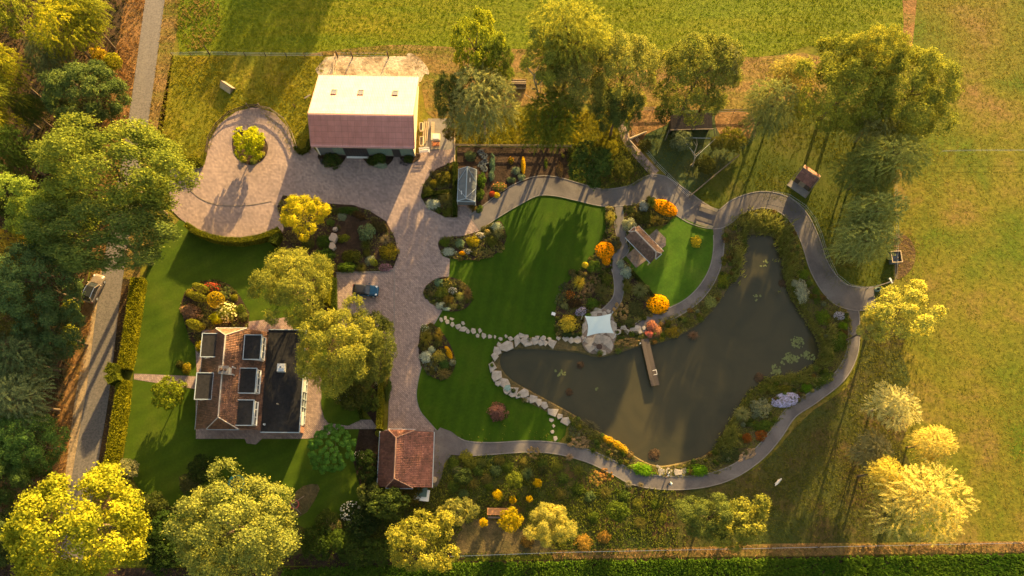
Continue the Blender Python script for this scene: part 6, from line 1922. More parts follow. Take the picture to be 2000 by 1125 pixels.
# --- pond margins
plant(1360, 470, 11, 'dome', (.40, .32, .02), "small golden bush alone on the small oval lawn", ry=13, h=1.0, z=.1, cat="shrub", name="shrub")
plant(972, 804, 20, 'spiky', (.16, .075, .060), "purple brown fountain maple alone on the central lawn", ry=20, h=1.1, z=.05, cat="shrub", name="shrub")
plant(972, 800, 15, 'fountain', (.42, .20, .13), "pinkish top sprays of the purple brown maple on the central lawn", ry=9, h=1.45, z=.05, cat="shrub", name="shrub")
plant(1256, 917, 24, 'spiky', (.120, .240, .010), "lime green clump left of the square stones at the pond's foot", ry=13, h=.8, name="lime_plant", rot=-.25)
plant(1365, 918, 22, 'spiky', (.120, .240, .010), "lime green clump right of the square stones at the pond's foot", ry=12, h=.8, name="lime_plant")
plant(1212, 872, 20, 'dome', (.46, .30, .012), "yellow sunlit shrubs at the lower left pond bank, right part", ry=9, h=.9, rot=-.65)
plant(1188, 858, 12, 'dome', (.44, .27, .014), "yellow sunlit shrubs at the lower left pond bank, left part", ry=8, h=.9, rot=-.5)
plant(1190, 876, 20, 'mounds', (.22, .15, .045), "orange brown tufts between path and yellow shrubs", ry=11, h=.6, rot=-.5)
plant(1215, 897, 14, 'mounds', (.19, .14, .035), "yellow brown tufts between path and lime clump", ry=7, h=.5, rot=-.5)
plant(1132, 864, 22, 'mounds', (.30, .20, .10), "tan feathery grasses where the path meets the pond bank", ry=12, h=.7)
plant(1120, 838, 13, 'mounds', (.11, .12, .055), "grey green hummocks below the pond's last edging stone", h=.6)
plant(1142, 846, 15, 'mounds', (.15, .115, .065), "grey brown hummocks beside the tan grasses", ry=10, h=.5)
plant(1155, 830, 22, 'fountain', (.13, .115, .055), "straggling reeds at the water's edge, lower left", ry=8, h=.6, z=-.1, rot=-.5)
plant(1568, 568, 14, 'spiky', (.28, .29, .20), "silver shrub on the right bank of the pond, taller one", ry=26, h=1.1, name="silver_plant")
plant(1554, 552, 8, 'spiky', (.30, .31, .22), "small silver shrub on the right bank of the pond", h=.8, name="silver_plant")
plant(1487, 795, 22, 'dome', (.165, .175, .095), "rounded grey green shrub left of the pale lilac bank", ry=21, h=1.3, cat="shrub", name="shrub")
plant(1535, 781, 26, 'dome', (.26, .25, .30), "pale lilac flower bank beside the right hand path", ry=13, h=.6, flower='mass', fcol=(.50, .47, .66), name="lilac_flowers", cat="flowers", rot=.2)
plant(1641, 616, 11, 'dome', (.16, .15, .18), "pale violet white flowers in the corner by the path fork", ry=8, h=.5, flower='fuzz', fcol=(.60, .58, .68), name="lilac_flowers", cat="flowers")
plant(1450, 808, 20, 'fountain', (.22, .22, .075), "pale feathery grass leaning to the pond below the grey shrub", ry=15, h=1.1, name="ornamental_grass")
plant(1428, 850, 16, 'fountain', (.110, .120, .022), "green reeds on the lower right bank", ry=26, h=1.1, name="ornamental_grass", rot=-.4)
plant(1460, 855, 11, 'dome', (.20, .065, .012), "rust red plant at the lower right bank, left one", h=.6)
plant(1488, 850, 12, 'dome', (.19, .06, .012), "rust red plant at the lower right bank beside the path", h=.6)
plant(1490, 830, 24, 'dome', (.055, .085, .012), "green ground cover below the grey green shrub", ry=13, h=.5)
plant(1460, 888, 20, 'mounds', (.40, .28, .17), "pinkish straw grasses at the path edge, lower right", ry=9, h=.5, rot=.5)
plant(1425, 885, 24, 'spiky', (.045, .060, .020), "dark leafy mass on the lower right pond bank", ry=18, h=.7, rot=.5)
plant(1530, 758, 20, 'dome', (.105, .100, .012), "olive yellow plants above the lilac bank", ry=9, h=.6)
plant(1577, 756, 12, 'dome', (.090, .170, .010), "bright green clump beside the path, right of the lilac bank", h=.7)
plant(1610, 740, 22, 'dome', (.060, .090, .014), "mid green ground cover where the right path turns", ry=11, h=.5, rot=.5)
plant(1640, 665, 20, 'dome', (.055, .090, .012), "leafy green shrubs on the inner side of the right path", ry=24, h=.9, cat="shrub", name="shrub")
plant(1648, 635, 11, 'dome', (.110, .190, .008), "bright lime shrub below the path fork", ry=9, h=.8, cat="shrub", name="shrub")
plant(1608, 618, 15, 'dome', (.085, .130, .012), "yellow green shrub left of the violet white flowers", ry=17, h=.8, cat="shrub", name="shrub")
plant(1570, 535, 13, 'dome', (.085, .130, .012), "fresh green shrub above the silver shrub on the right bank", ry=13, h=.6)
plant(1595, 575, 8, 'dome', (.060, .095, .014), "green strip between silver shrub and path", ry=22, h=.5)
plant(1388, 588, 13, 'dome', (.17, .19, .055), "pale green rounded cushions by the inner path", ry=14, h=.5, rot=-.8)
plant(1372, 606, 16, 'mounds', (.075, .085, .022), "dark hummocks on the bank below the pale green cushions", ry=10, h=.4, rot=.6)
plant(1414, 545, 13, 'dome', (.135, .150, .014), "yellow green leafy clump on the left bank of the pond", ry=18, h=.7)
plant(1428, 500, 12, 'mounds', (.11, .10, .02), "olive hummocks between inner path and pond", ry=18, h=.5)
plant(1444, 505, 8, 'fountain', (.17, .17, .035), "light green reeds on the left water edge", ry=22, h=.9, name="ornamental_grass")
plant(1425, 462, 14, 'mounds', (.09, .070, .028), "brown hummocks at the junction of the paths", ry=15, h=.4)
plant(1314, 648, 17, 'dome', (.16, .125, .014), "bronze yellow plants right of the coral bush", ry=12, h=.7)
plant(1340, 632, 18, 'mounds', (.085, .085, .018), "olive plants along the pond below the inner path", ry=9, h=.5, rot=.4)
plant(1354, 655, 12, 'fountain', (.19, .11, .06), "brown twiggy clump standing in the shallow water", ry=10, h=.7, z=-.3)
for (x, y, r, lb) in ((1134, 713, 8, "round brown reed basket in the pond, nearest to the patio"), (1112, 766, 8, "round brown reed basket in the pond, nearest to the edging stones"), (1278, 887, 12, "round brown reed basket in the pond, near the square stones"), (1529, 553, 9, "round sunken brown plant basket near the right bank"), (1484, 738, 11, "brown twiggy clump at the water's edge right of the lily pads")):
    plant(x, y, r, 'spiky', (.105, .070, .045), lb, h=.45, z=-.33, name="water_plant")
# --- straggling small clumps in the wild border
for (x, y, r, k, c, lb) in ((1042, 884, 12, 'mounds', (.30, .21, .085), "straw coloured clump under the lower path, right of the light streak"), (1112, 893, 8, 'fountain', (.32, .22, .11), "pale straw tuft at the lower path edge"), (1228, 945, 8, 'fountain', (.24, .22, .13), "pale grey tuft at the lower path's outer edge"), (1252, 948, 7, 'fountain', (.22, .18, .09), "small straw tuft outside the lower path near the two people"),
                            (1165, 935, 14, 'mounds', (.30, .19, .05), "golden brown dried clump right of the wild border bush"), (1185, 928, 14, 'mounds', (.30, .15, .04), "rusty dried clump beside the lower path"), (910, 893, 15, 'dome', (.19, .18, .02), "yellow green clump at the wild border's upper left"), (892, 918, 10, 'dome', (.10, .11, .05), "pale flowered clump beside the garage path"),
                            (1140, 1060, 18, 'spiky', (.30, .18, .03), "orange brown dried plants below the silvery small tree"), (1180, 1050, 14, 'spiky', (.24, .14, .03), "rust dried plants right of the silvery small tree"), (1030, 1058, 14, 'spiky', (.16, .10, .025), "brown dried plants below the yellow bush"), (940, 905, 12, 'dome', (.07, .085, .02), "green clump in the upper wild border"), (975, 900, 12, 'spiky', (.11, .10, .02), "olive clump in the upper wild border"),
                            (1060, 915, 12, 'dome', (.055, .06, .018), "dark clump in the middle of the wild border"), (950, 935, 12, 'spiky', (.10, .09, .025), "dull tuft left of the light green wild bush")):
    plant(x, y, r, k, c, lb, h=.6, z=.04)

rw = random.Random(12)
for x, y, k, r_, c, lb in (
        (886, 905, 'dome', 13, (.075, .105, .014), "green wild plant at the corner of the garage path"), (918, 905, 'spiky', 14, (.115, .120, .018), "olive spiky wild plant third from the garage along the lower path"),
        (934, 920, 'dome', 12, (.060, .090, .016), "dark wild plant above the light green bush"), (925, 945, 'fountain', 12, (.13, .115, .025), "straw tinted wild grass left of the light green bush"),
        (885, 950, 'dome', 13, (.060, .090, .016), "dark wild plant just right of the planter"), (905, 965, 'spiky', 11, (.085, .120, .040), "grey green wild plant above the thin pale tree"),
        (955, 950, 'dome', 10, (.075, .105, .014), "low wild plant above the orange table's left end"), (968, 918, 'dome', 12, (.085, .120, .040), "sage wild plant above the light green bush"),
        (992, 912, 'spiky', 13, (.075, .105, .014), "spiky green wild plant under the middle of the lower path"), (1022, 903, 'dome', 10, (.13, .115, .025), "brownish wild plant under the straw clump of the lower path"),
        (1030, 925, 'fountain', 13, (.085, .120, .040), "grey green wild grass between light green bush and golden sapling"), (1060, 905, 'dome', 11, (.060, .090, .016), "dark wild plant right of the lower path's straw clump"),
        (1088, 910, 'spiky', 13, (.115, .120, .018), "olive wild plant below the pale straw tuft"), (1100, 935, 'dome', 12, (.060, .090, .016), "dark wild plant in the centre of the rough growth"),
        (1130, 920, 'fountain', 12, (.115, .120, .018), "olive wild grass below the bend of the lower path"), (1130, 955, 'dome', 13, (.075, .105, .014), "green wild plant left of the golden dried clump"),
        (1095, 965, 'spiky', 12, (.13, .115, .025), "brown tinted wild plant above the silvery small tree's right side"), (1152, 970, 'dome', 12, (.085, .120, .040), "sage wild plant left of the lone mid green bush"),
        (1182, 962, 'fountain', 13, (.13, .115, .025), "straw wild grass above the lone mid green bush"), (1220, 968, 'dome', 12, (.060, .090, .016), "dark wild plant above and right of the lone bush"),
        (1245, 985, 'spiky', 12, (.115, .120, .018), "olive wild plant right of the lone mid green bush"), (1280, 985, 'dome', 11, (.075, .105, .014), "green wild plant below the two people"),
        (1160, 1010, 'dome', 12, (.075, .105, .014), "green wild plant lower left of the lone bush"), (1250, 1022, 'fountain', 13, (.13, .115, .025), "straw wild grass low on the right of the rough growth"), (1292, 1012, 'spiky', 12, (.115, .120, .018), "olive wild plant left of the dark tree of the bottom pair")):
    plant(x, y, r_, k, c, lb, h=rw.uniform(.4, .8), z=.04, name="wild_plant")


# lily pads
def pads(px, label, grp=None):
    rng = np.random.default_rng(int(sum(p[0] for p in px)))
    o = P(px[0][0], px[0][1], -.26)
    V, F, T = [], [], []
    for (x, y, r) in px:
        c = P(x, y, -.26); s = mpp(c)
        n = max(3, int(r * r * .35))
        for _ in range(n):
            a, d = rng.uniform(0, 6.28), r * s * math.sqrt(rng.random())
            cx_, cy_ = c.x - o.x + math.cos(a) * d, c.y - o.y + math.sin(a) * d
            rr = rng.uniform(.10, .19); k = len(V); g = rng.uniform(0, 6.28); z = rng.uniform(0, .05)
            V += [(cx_ + math.cos(g + .35 + j * 5.6 / 6) * rr, cy_ + math.sin(g + .35 + j * 5.6 / 6) * rr, z) for j in range(7)] + [(cx_, cy_, z)]
            F.append(tuple(range(k, k + 8))); T.append(np.clip(rng.normal(.5, .2), 0, 1))
    add("lily_pads", np_mesh("lily_pads", np.array(V), np.array(F), M['pad'], np.array(T)), None, o, 0, None, (.17, .19, .075), label, "water lilies")


pads([(1557, 669, 13)], "round patch of lily pads, uppermost at the right of the pond")
pads([(1576, 694, 8), (1586, 698, 6), (1570, 692, 6)], "lily pad patch nearest the right bank")
pads([(1543, 699, 11), (1553, 700, 8), (1530, 706, 6)], "largest lily pad patch, middle of the right hand group")
pads([(1516, 718, 8), (1511, 728, 6), (1520, 726, 5)], "lily pad patch at the lower left of the right hand group")
pads([(1494, 509, 4), (1500, 513, 3), (1486, 518, 3), (1495, 520, 3)], "few small lily leaves in the pond's upper arm, upper scatter")
pads([(1475, 577, 4), (1484, 577, 3), (1477, 586, 2)], "few small lily leaves in the pond's upper arm, lower scatter")
pads([(1093, 727, 5), (1083, 724, 3), (1102, 729, 4), (1092, 734, 3)], "small lily leaves in the pond's left arm")
pads([(1165, 759, 3)], "single floating leaf below the jetty's left")

def scatter(poly_px, dens, seed, holes=(), sm=0, jit=0.0):
    g = gpts(poly_px, 0, sm)
    xs = [p.x for p in g]; ys = [p.y for p in g]
    rng = np.random.default_rng(seed)
    n = int((max(xs) - min(xs)) * (max(ys) - min(ys)) * dens)
    x = rng.uniform(min(xs), max(xs), n); y = rng.uniform(min(ys), max(ys), n)
    k = in_poly(x, y, [(p.x, p.y) for p in g])
    x, y = x[k], y[k]
    if jit: x, y = x + rng.normal(size=len(x)) * jit, y + rng.normal(size=len(y)) * jit
    k = np.ones(len(x), bool)
    for h in holes:
        hg = gpts(h) if not isinstance(h[0], Vector) else h
        k &= ~in_poly(x, y, [(p.x, p.y) for p in hg])
    return np.stack([x[k], y[k]], 1)


# planting that merges into one mass on the pond banks and between the named plants of the beds
def mass(name, pts, col, rmin, rmax, h, seed, kind="dome"):
    rng = np.random.default_rng(seed)
    lv = 130
    d = unit(rng.normal(size=(lv, 3)) + np.array([0, 0, .45])); d[:, 2] = np.abs(d[:, 2])
    V, F, T = [], [], []
    for i, (x, y) in enumerate(pts):
        rr = rng.uniform(rmin, rmax)
        c = d * np.array([rr, rr, h * rng.uniform(.6, 1.2)]) * rng.uniform(.7, 1.05, (lv, 1)) + np.array([x, y, .08])
        v, f = leaf_quads(c, unit(d + rng.normal(size=(lv, 3)) * .5), rng, .19 if kind == "dome" else .30, .13 if kind == "dome" else .07)
        V.append(v); F.append(f + i * lv * 4); T.append(np.clip(.5 + rng.normal() * .14 + rng.normal(size=lv) * .15, 0, 1))
    return add(name, np_mesh(name, np.concatenate(V), np.concatenate(F), M['leaf'], np.concatenate(T)), None, color=col, kind="stuff")


STONESIDE = [(1112, 832), (1040, 790), (962, 725), (964, 695), (985, 668), (1200, 660), (1200, 690), (1000, 690), (985, 715), (1040, 765), (1110, 805)]
bankpts = scatter(BANK_OUT, .62, 301, [pond, STONESIDE, P1, P2L + P2R[::-1], P3L + P3R[::-1], [(1280, 905), (1345, 905), (1345, 935), (1280, 935)]], 3)
sel_ = np.random.default_rng(9).integers(0, 7, len(bankpts))
for k, (c_, kd) in enumerate((((.085, .120, .016), "dome"), ((.150, .150, .020), "spiky"), ((.060, .085, .016), "dome"), ((.190, .170, .060), "spiky"), ((.110, .150, .030), "dome"), ((.150, .095, .030), "spiky"), ((.200, .220, .120), "dome"))):
    q_ = bankpts[sel_ == k]
    if k == 6: q_ = q_[::3]
    mass("bank_planting", q_, c_, .28, .58, .5, 310 + k, kd)
for k, (bb, n_) in enumerate(((BED_PATH, .9), (BED_SHED, .7), (BED_LOW, .9), (BED1, 1.0), (BED2, 1.0), (BED3, 1.0), (BED_GH, .8), (BED_HOUSE, .5))):
    q_ = scatter(bb, n_, 330 + k)
    half = len(q_) // 2
    mass("bed_planting", q_[:half], ((.075, .095, .018), (.11, .105, .03))[k % 2], .25, .5, .35, 340 + k)
    mass("bed_planting", q_[half:], ((.145, .125, .045), (.085, .085, .025))[k % 2], .25, .5, .40, 350 + k, "spiky")

# ------------------------------------------------------------------ cars
def loft(m, secs, n=14, sup=4.0):
    """body sections (x, half width, z0, z1) joined along x"""
    i0 = len(m.v)
    for x, w, z0, z1 in secs:
        for j in range(n):
            a = 2 * math.pi * (j + .5) / n
            c, s = math.cos(a), math.sin(a)
            m.v.append((x, w * math.copysign(abs(c) ** (2 / sup), c), (z0 + z1) / 2 + (z1 - z0) / 2 * math.copysign(abs(s) ** (2 / sup), s)))
    for k in range(len(secs) - 1):
        for j in range(n):
            a, b = i0 + k * n + j, i0 + k * n + (j + 1) % n
            m.f.append((a, b, b + n, a + n))
    m.f.append(tuple(i0 + j for j in range(n))); m.f.append(tuple(i0 + (len(secs) - 1) * n + j for j in range(n)))
    return m


def car(x, y, heading, L, Wd, H, body, roof, label, glass_roof=False):
    p = P(x, y, .8)
    root = empty("parked_car", (p.x, p.y, .11), heading, label, "car")
    h, w = L / 2, Wd / 2
    zb = .80
    q = loft(MB(), [(-h, w * .72, .42, .78), (-h * .96, w * .90, .30, .88), (-h * .80, w, .22, .95), (-h * .2, w, .22, zb + .15), (h * .28, w, .22, zb + .14), (h * .62, w * .98, .24, .90), (h * .86, w * .92, .28, .80), (h * .97, w * .78, .34, .68), (h, w * .6, .40, .58)])
    b = q.obj("body", M[body], root, smooth_=True)
    # hood panel with a shut line, standing 6 mm proud
    q = MB(); q.poly([(h * .30, -w * .78, zb + .155), (h * .62, -w * .74, .915), (h * .84, -w * .62, .825), (h * .84, w * .62, .825), (h * .62, w * .74, .915), (h * .30, w * .78, zb + .155)]); q.obj("hood", M[body], root)
    # glasshouse: lower and upper outline
    xb0, xb1, xt0, xt1 = -h * .93, h * .36, -h * .74, h * .02
    wb, wt = w * .93, w * .72
    zt = H - .08
    g = MB()
    lo = [(xb0, -wb * .86), (xb1, -wb * .9), (xb1, wb * .9), (xb0, wb * .86)]; up = [(xt0, -wt), (xt1, -wt), (xt1, wt), (xt0, wt)]
    g.v += [(a, c, zb + .12) for a, c in lo] + [(a, c, zt) for a, c in up]
    g.f += [(0, 1, 5, 4), (1, 2, 6, 5), (2, 3, 7, 6), (3, 0, 4, 7), (4, 5, 6, 7)]
    g.obj("windows", M['glass'], root)
    q = loft(MB(), [(xt0 - .12, wt * .86, zt - .05, zt + .03), (xt0 + .05, wt * 1.02, zt - .04, zt + .07), ((xt0 + xt1) / 2, wt * 1.04, zt - .03, zt + .10), (xt1 - .05, wt * 1.0, zt - .04, zt + .07), (xt1 + .08, wt * .86, zt - .05, zt + .02)], 12, 5)
    rf = q.obj("roof", M[roof], root, smooth_=True)
    if glass_roof:
        q = MB(); q.box(xt0 + .15, xt1 - .12, -wt * .74, wt * .74, zt + .085, zt + .105); q.obj("glass_roof", M['glass'], rf)
        for s in (-1, 1):
            q = MB(); q.tube([(xt0 - .02, s * wt * .95, zt + .05), ((xt0 + xt1) / 2, s * wt * .97, zt + .13), (xt1, s * wt * .93, zt + .05)], .035, 6); q.obj("roof_rail", M['chrome'], rf)
    for s in (-1, 1):
        q = MB()
        q.bar((xb1, s * wb * .9, zb + .12), (xt1, s * wt, zt), .09, .07); q.bar((xb0, s * wb * .86, zb + .12), (xt0, s * wt, zt), .12, .10)
        q.obj("pillar", M[roof if not glass_roof else body], root)
        q = MB(); q.bar((-h * .30, s * wb * .905, zb + .13), (-h * .30, s * wt * 1.0, zt), .08, .05); q.obj("pillar", M['car_black'], root)
        q = MB(); q.bar((xb0, s * (wb * .9 + .02), zb + .14), (xb1, s * (wb * .92 + .02), zb + .14), .05, .04); q.obj("window_trim", M['chrome'] if glass_roof else M['car_black'], root)
        q = loft(MB(), [(-.08, .10, -.07, .07), (.0, .13, -.09, .09), (.10, .09, -.06, .06)], 8, 3); q.obj("mirror", M[body], root, (h * .26, s * (w + .09), zb + .22), smooth_=True)
        q = MB(); q.prism([(-.16, -.13), (.10, -.15), (.19, .05), (.05, .15), (-.14, .12)], 0, .05); q.obj("headlight", M['lamp'], root, (h * .83, s * w * .70, .79), smooth_=False)
        q = MB(); q.box(-.03, .05, -.12, .12, -.14, .14); q.obj("tail_light", M['red_lamp'], root, (-h * .965, s * w * .76, .78))
        for xw in (-h * .60, h * .62):
            wh = empty("wheel", (xw, s * (w - .10), .31)); wh.parent = root
            q = MB(); q.tube([(0, -.10, 0), (0, -.09, 0), (0, .09, 0), (0, .10, 0)], [.25, .31, .31, .25], 18); q.obj("tyre", M['black'], wh, smooth_=False)
            q = MB(); q.tube([(0, s * .10, 0), (0, s * .108, 0)], [.21, .19], 14); q.obj("rim", M['alu'], wh)
    q = MB(); q.box(h * .985, h * 1.0, -.45, .45, .42, .56); q.obj("grille", M['black'], root)
    q = MB(); q.bar((xb1 + .02, -w * .5, zb + .15), (xb1 - .05, w * .1, zb + .20), .03, .02); q.bar((xb1 + .02, 0, zb + .15), (xb1 - .05, w * .6, zb + .20), .03, .02); q.obj("wiper", M['black'], root)
    return root


car(714, 567, R(-3), 4.05, 1.80, 1.42, 'car_blue', 'car_black', "blue hatchback with a black roof in the paved parking bay")
car(183, 563, R(72), 4.7, 1.92, 1.55, 'car_cream', 'car_black', "cream car with a dark glass roof on the sandy road shoulder", True)

# ------------------------------------------------------------------ people and a dog
def skin_fig(name, verts, edges, rads, mat, parent, sub=1):
    me = bpy.data.meshes.new(name)
    me.from_pydata(verts, edges, [])
    me.materials.append(mat)
    o = add(name, me, parent)
    md = o.modifiers.new("skin", 'SKIN')
    md.use_smooth_shade = True
    sv = me.skin_vertices[0].data
    for k, r in enumerate(rads): sv[k].radius = (r, r)
    sv[0].use_root = True
    sb = o.modifiers.new("sub", 'SUBSURF'); sb.levels = sub; sb.render_levels = sub
    return o


def person(x, y, heading, top, hair, label, reach=0.0):
    p = P(x, y, 1.2)
    root = empty("person", (p.x, p.y, .11), heading, label, "person")
    # facing +x; one continuous body
    J = {'pel': (0, 0, .95), 'spine': (.01, 0, 1.15), 'chest': (.0, 0, 1.36), 'neck': (.0, 0, 1.50), 'head': (.03, 0, 1.62), 'crown': (.02, 0, 1.73)}
    for s, n in ((1, 'l'), (-1, 'r')):
        st = .10 * s
        J['hip' + n] = (0, .10 * s, .90); J['knee' + n] = (.05 + st * .4, .11 * s, .50); J['ank' + n] = (st * .9, .11 * s, .09); J['toe' + n] = (st * .9 + .16, .12 * s, .03)
        J['sho' + n] = (0, .19 * s, 1.42)
        if s > 0 and reach:
            J['elb' + n] = (.18, .36, 1.30); J['wri' + n] = (.34, .52, 1.22); J['han' + n] = (.40, .60, 1.20)
        else:
            J['elb' + n] = (-.03, .26 * s, 1.14); J['wri' + n] = (.06, .27 * s, .90); J['han' + n] = (.09, .27 * s, .80)
    R_ = dict(pel=.13, spine=.12, chest=.15, neck=.055, head=.095, crown=.07, hip=.095, knee=.06, ank=.04, toe=.035, sho=.07, elb=.045, wri=.03, han=.04)
    E_ = [('pel', 'spine'), ('spine', 'chest'), ('chest', 'neck'), ('neck', 'head'), ('head', 'crown')]
    for n in 'lr': E_ += [('pel', 'hip' + n), ('hip' + n, 'knee' + n), ('knee' + n, 'ank' + n), ('ank' + n, 'toe' + n), ('chest', 'sho' + n), ('sho' + n, 'elb' + n), ('elb' + n, 'wri' + n), ('wri' + n, 'han' + n)]
    def build(nm, keys, mat, grow):
        ix = {k: i for i, k in enumerate(keys)}
        skin_fig(nm, [J[k] for k in keys], [(ix[a], ix[b]) for a, b in E_ if a in ix and b in ix], [R_[k.rstrip('lr') if k[:-1] in R_ else k] * grow for k in keys], mat, root)
    base = ['pel', 'spine', 'chest', 'neck', 'head', 'crown'] + [a + n for n in 'lr' for a in ('hip', 'knee', 'ank', 'toe', 'sho', 'elb', 'wri', 'han')]
    def rk(k): return R_[k] if k in R_ else R_[k[:-1]]
    def build2(nm, keys, mat, grow):
        ix = {k: i for i, k in enumerate(keys)}
        return skin_fig(nm, [J[k] for k in keys], [(ix[a], ix[b]) for a, b in E_ if a in ix and b in ix], [rk(k) * grow for k in keys], mat, root)
    build2("body", base, M['skin'], 1.0)
    build2("shirt", ['spine', 'chest', 'pel'] + [a + n for n in 'lr' for a in ('sho', 'elb')], M[top], 1.22)
    build2("trousers", ['pel'] + [a + n for n in 'lr' for a in ('hip', 'knee', 'ank')], M['jeans'], 1.22)
    q = MB()
    for k in range(5):
        pass
    q.tube([(.02, 0, 1.60), (.01, 0, 1.68), (.01, 0, 1.75), (.01, 0, 1.79)], [.118, .125, .10, .03], 12); q.obj("hair", M[hair], root, smooth_=True)
    for n in 'lr':
        t = J['toe' + n]; q = MB(); q.box(t[0] - .20, t[0] + .06, t[1] - .05, t[1] + .05, -.01, .08); q.obj("shoe", M['black'], root)
    return root


person(1306, 926, R(170), 'shirt_white', 'hair', "person with dark hair in a white top on the path by the square stones", 1.0)
person(1310, 945, R(190), 'shirt_blue', 'hair_fair', "person in pale blue on the outer edge of the path, below the square stones")
p = P(1519, 942, .5)
dg = empty("dog", (p.x, p.y, .02), R(48), "cream white dog walking over the open grass at the lower right", "dog")
V = [(-.30, 0, .52), (0, 0, .54), (.30, 0, .55), (.50, 0, .66), (.64, 0, .72), (.80, 0, .67), (-.48, 0, .56), (-.72, 0, .60),
     (.30, .11, .40), (.33, .11, .22), (.30, .11, .04), (.37, .11, .02), (.30, -.11, .40), (.24, -.11, .22), (.22, -.11, .04), (.29, -.11, .02),
     (-.32, .12, .40), (-.24, .12, .28), (-.36, .12, .18), (-.33, .12, .03), (-.26, .12, .02), (-.32, -.12, .40), (-.28, -.12, .28), (-.42, -.12, .18), (-.40, -.12, .03), (-.33, -.12, .02)]
Ed = [(0, 1), (1, 2), (2, 3), (3, 4), (4, 5), (0, 6), (6, 7), (2, 8), (8, 9), (9, 10), (10, 11), (2, 12), (12, 13), (13, 14), (14, 15), (0, 16), (16, 17), (17, 18), (18, 19), (19, 20), (0, 21), (21, 22), (22, 23), (23, 24), (24, 25)]
Rd = [.17, .17, .20, .13, .11, .05, .07, .05, .09, .05, .04, .035, .09, .05, .04, .035, .10, .07, .04, .035, .035, .10, .07, .04, .035, .035]
skin_fig("body", V, Ed, Rd, M['fur'], dg)
for s in (-1, 1):
    q = MB(); q.tube([(.58, s * .07, .80), (.57, s * .12, .76), (.58, s * .14, .66)], [.03, .05, .02], 6); q.obj("ear", M['fur'], dg)

# ------------------------------------------------------------------ small things
p = P(1750, 502, .8)
tr = empty("water_trough", (p.x, p.y, 0), R(3), "square open trough with a cream rim and dark water beside the mud", "trough")
lx, ly = .78, .92
q = MB(); q.box(-lx, lx, -ly, -ly + .08, .1, .95); q.box(-lx, lx, ly - .08, ly, .1, .95); q.box(-lx, -lx + .08, -ly + .08, ly - .08, .1, .95); q.box(lx - .08, lx, -ly + .08, ly - .08, .1, .95); q.box(-lx + .08, lx - .08, -ly + .08, ly - .08, .1, .16); q.obj("tub", M['grey_wall'], tr)
q = MB(); q.box(-lx - .04, lx + .04, -ly - .04, -ly + .08, .952, 1.03); q.box(-lx - .04, lx + .04, ly - .08, ly + .04, .952, 1.03); q.box(-lx - .04, -lx + .08, -ly + .081, ly - .081, .952, 1.03); q.box(lx - .08, lx + .04, -ly + .081, ly - .081, .952, 1.03); q.obj("rim", M['wood_pale'], tr)
q = MB(); q.poly([(-lx + .08, -ly + .08, .62), (lx - .08, -ly + .08, .62), (lx - .08, ly - .08, .62), (-lx + .08, ly - .08, .62)]); q.obj("water", M['glass'], tr)
# gate and hose reel beside the end of the path
q = MB(); a, b = P(1700, 566), P(1736, 552); q.bar((0, 0, .5), tuple(b - a + Vector((0, 0, .5))), .06, .12); q.bar((0, 0, 1.0), tuple(b - a + Vector((0, 0, 1.0))), .06, .12)
q.obj("field_gate", M['wood'], None, a, label="low timber gate rails at the right end of the curved path", cat="gate")
q = MB(); a, b = P(1738, 543, .6), P(1743, 553, .6); q.bar((0, 0, 0), tuple(b - a), .25, .06); q.tube([(0, 0, -.6), (0, 0, .0)], .05, 5)
q.obj("white_board", M['white'], None, a, label="short white board standing at the fence corner near the trough", cat="board")
p = P(1716, 564, .4)
hr = empty("hose_reel", (p.x, p.y, 0), .3, "green garden hose heap at the gate by the bright yellow tree", "hose")
q = MB()
for k in range(3): q.tube([(math.cos(t * .5) * (.5 - .08 * k), math.sin(t * .5) * (.32 - .05 * k), .1 + .09 * k) for t in range(14)], .06, 5)
q.obj("coil", M['green_wall'], hr)
p = P(1081, 613, .4)
q = MB(); q.box(-.30, .30, -.22, .22, .25, .45); q.box(-.26, -.18, -.2, -.12, 0, .25); q.box(.18, .26, -.2, -.12, 0, .25); q.box(-.26, -.18, .12, .2, 0, .25); q.box(.18, .26, .12, .2, 0, .25)
q.obj("white_stool", M['white'], None, (p.x, p.y, .05), -.3, label="small white stool on the lawn edge left of the lilac flowers", cat="stool")
# sloping table or ark in the paddock: two boards meeting at a ridge
p = P(443, 168, .5)
ark = empty("wooden_ark", (p.x, p.y, 0), R(-35), "small ridge roofed wooden ark alone in the paddock", "animal ark")
q = MB(); q.poly([(-1.1, -.75, .12), (1.1, -.75, .12), (1.1, 0, .95), (-1.1, 0, .95)]); q.poly([(-1.1, -.75, .08), (1.1, -.75, .08), (1.1, 0, .91), (-1.1, 0, .91)]); q.obj("roof_slope", M['wood_pale'], ark)
q = MB(); q.poly([(-1.2, .6, .12), (1.2, .6, .12), (1.2, .02, .97), (-1.2, .02, .97)]); q.poly([(-1.2, .6, .08), (1.2, .6, .08), (1.2, .02, .93), (-1.2, .02, .93)]); q.obj("roof_slope", M['wood'], ark)
q = MB(); q.bar((-1.25, .01, 1.0), (1.25, .01, 1.0), .1, .06); q.obj("ridge_board", M['wood_dark'], ark)
for x in (-1.0, 1.0):
    q = MB(); q.poly([(x, -.7, .05), (x, .55, .05), (x, .0, .9)]); q.obj("end_wall", M['wood'], ark)
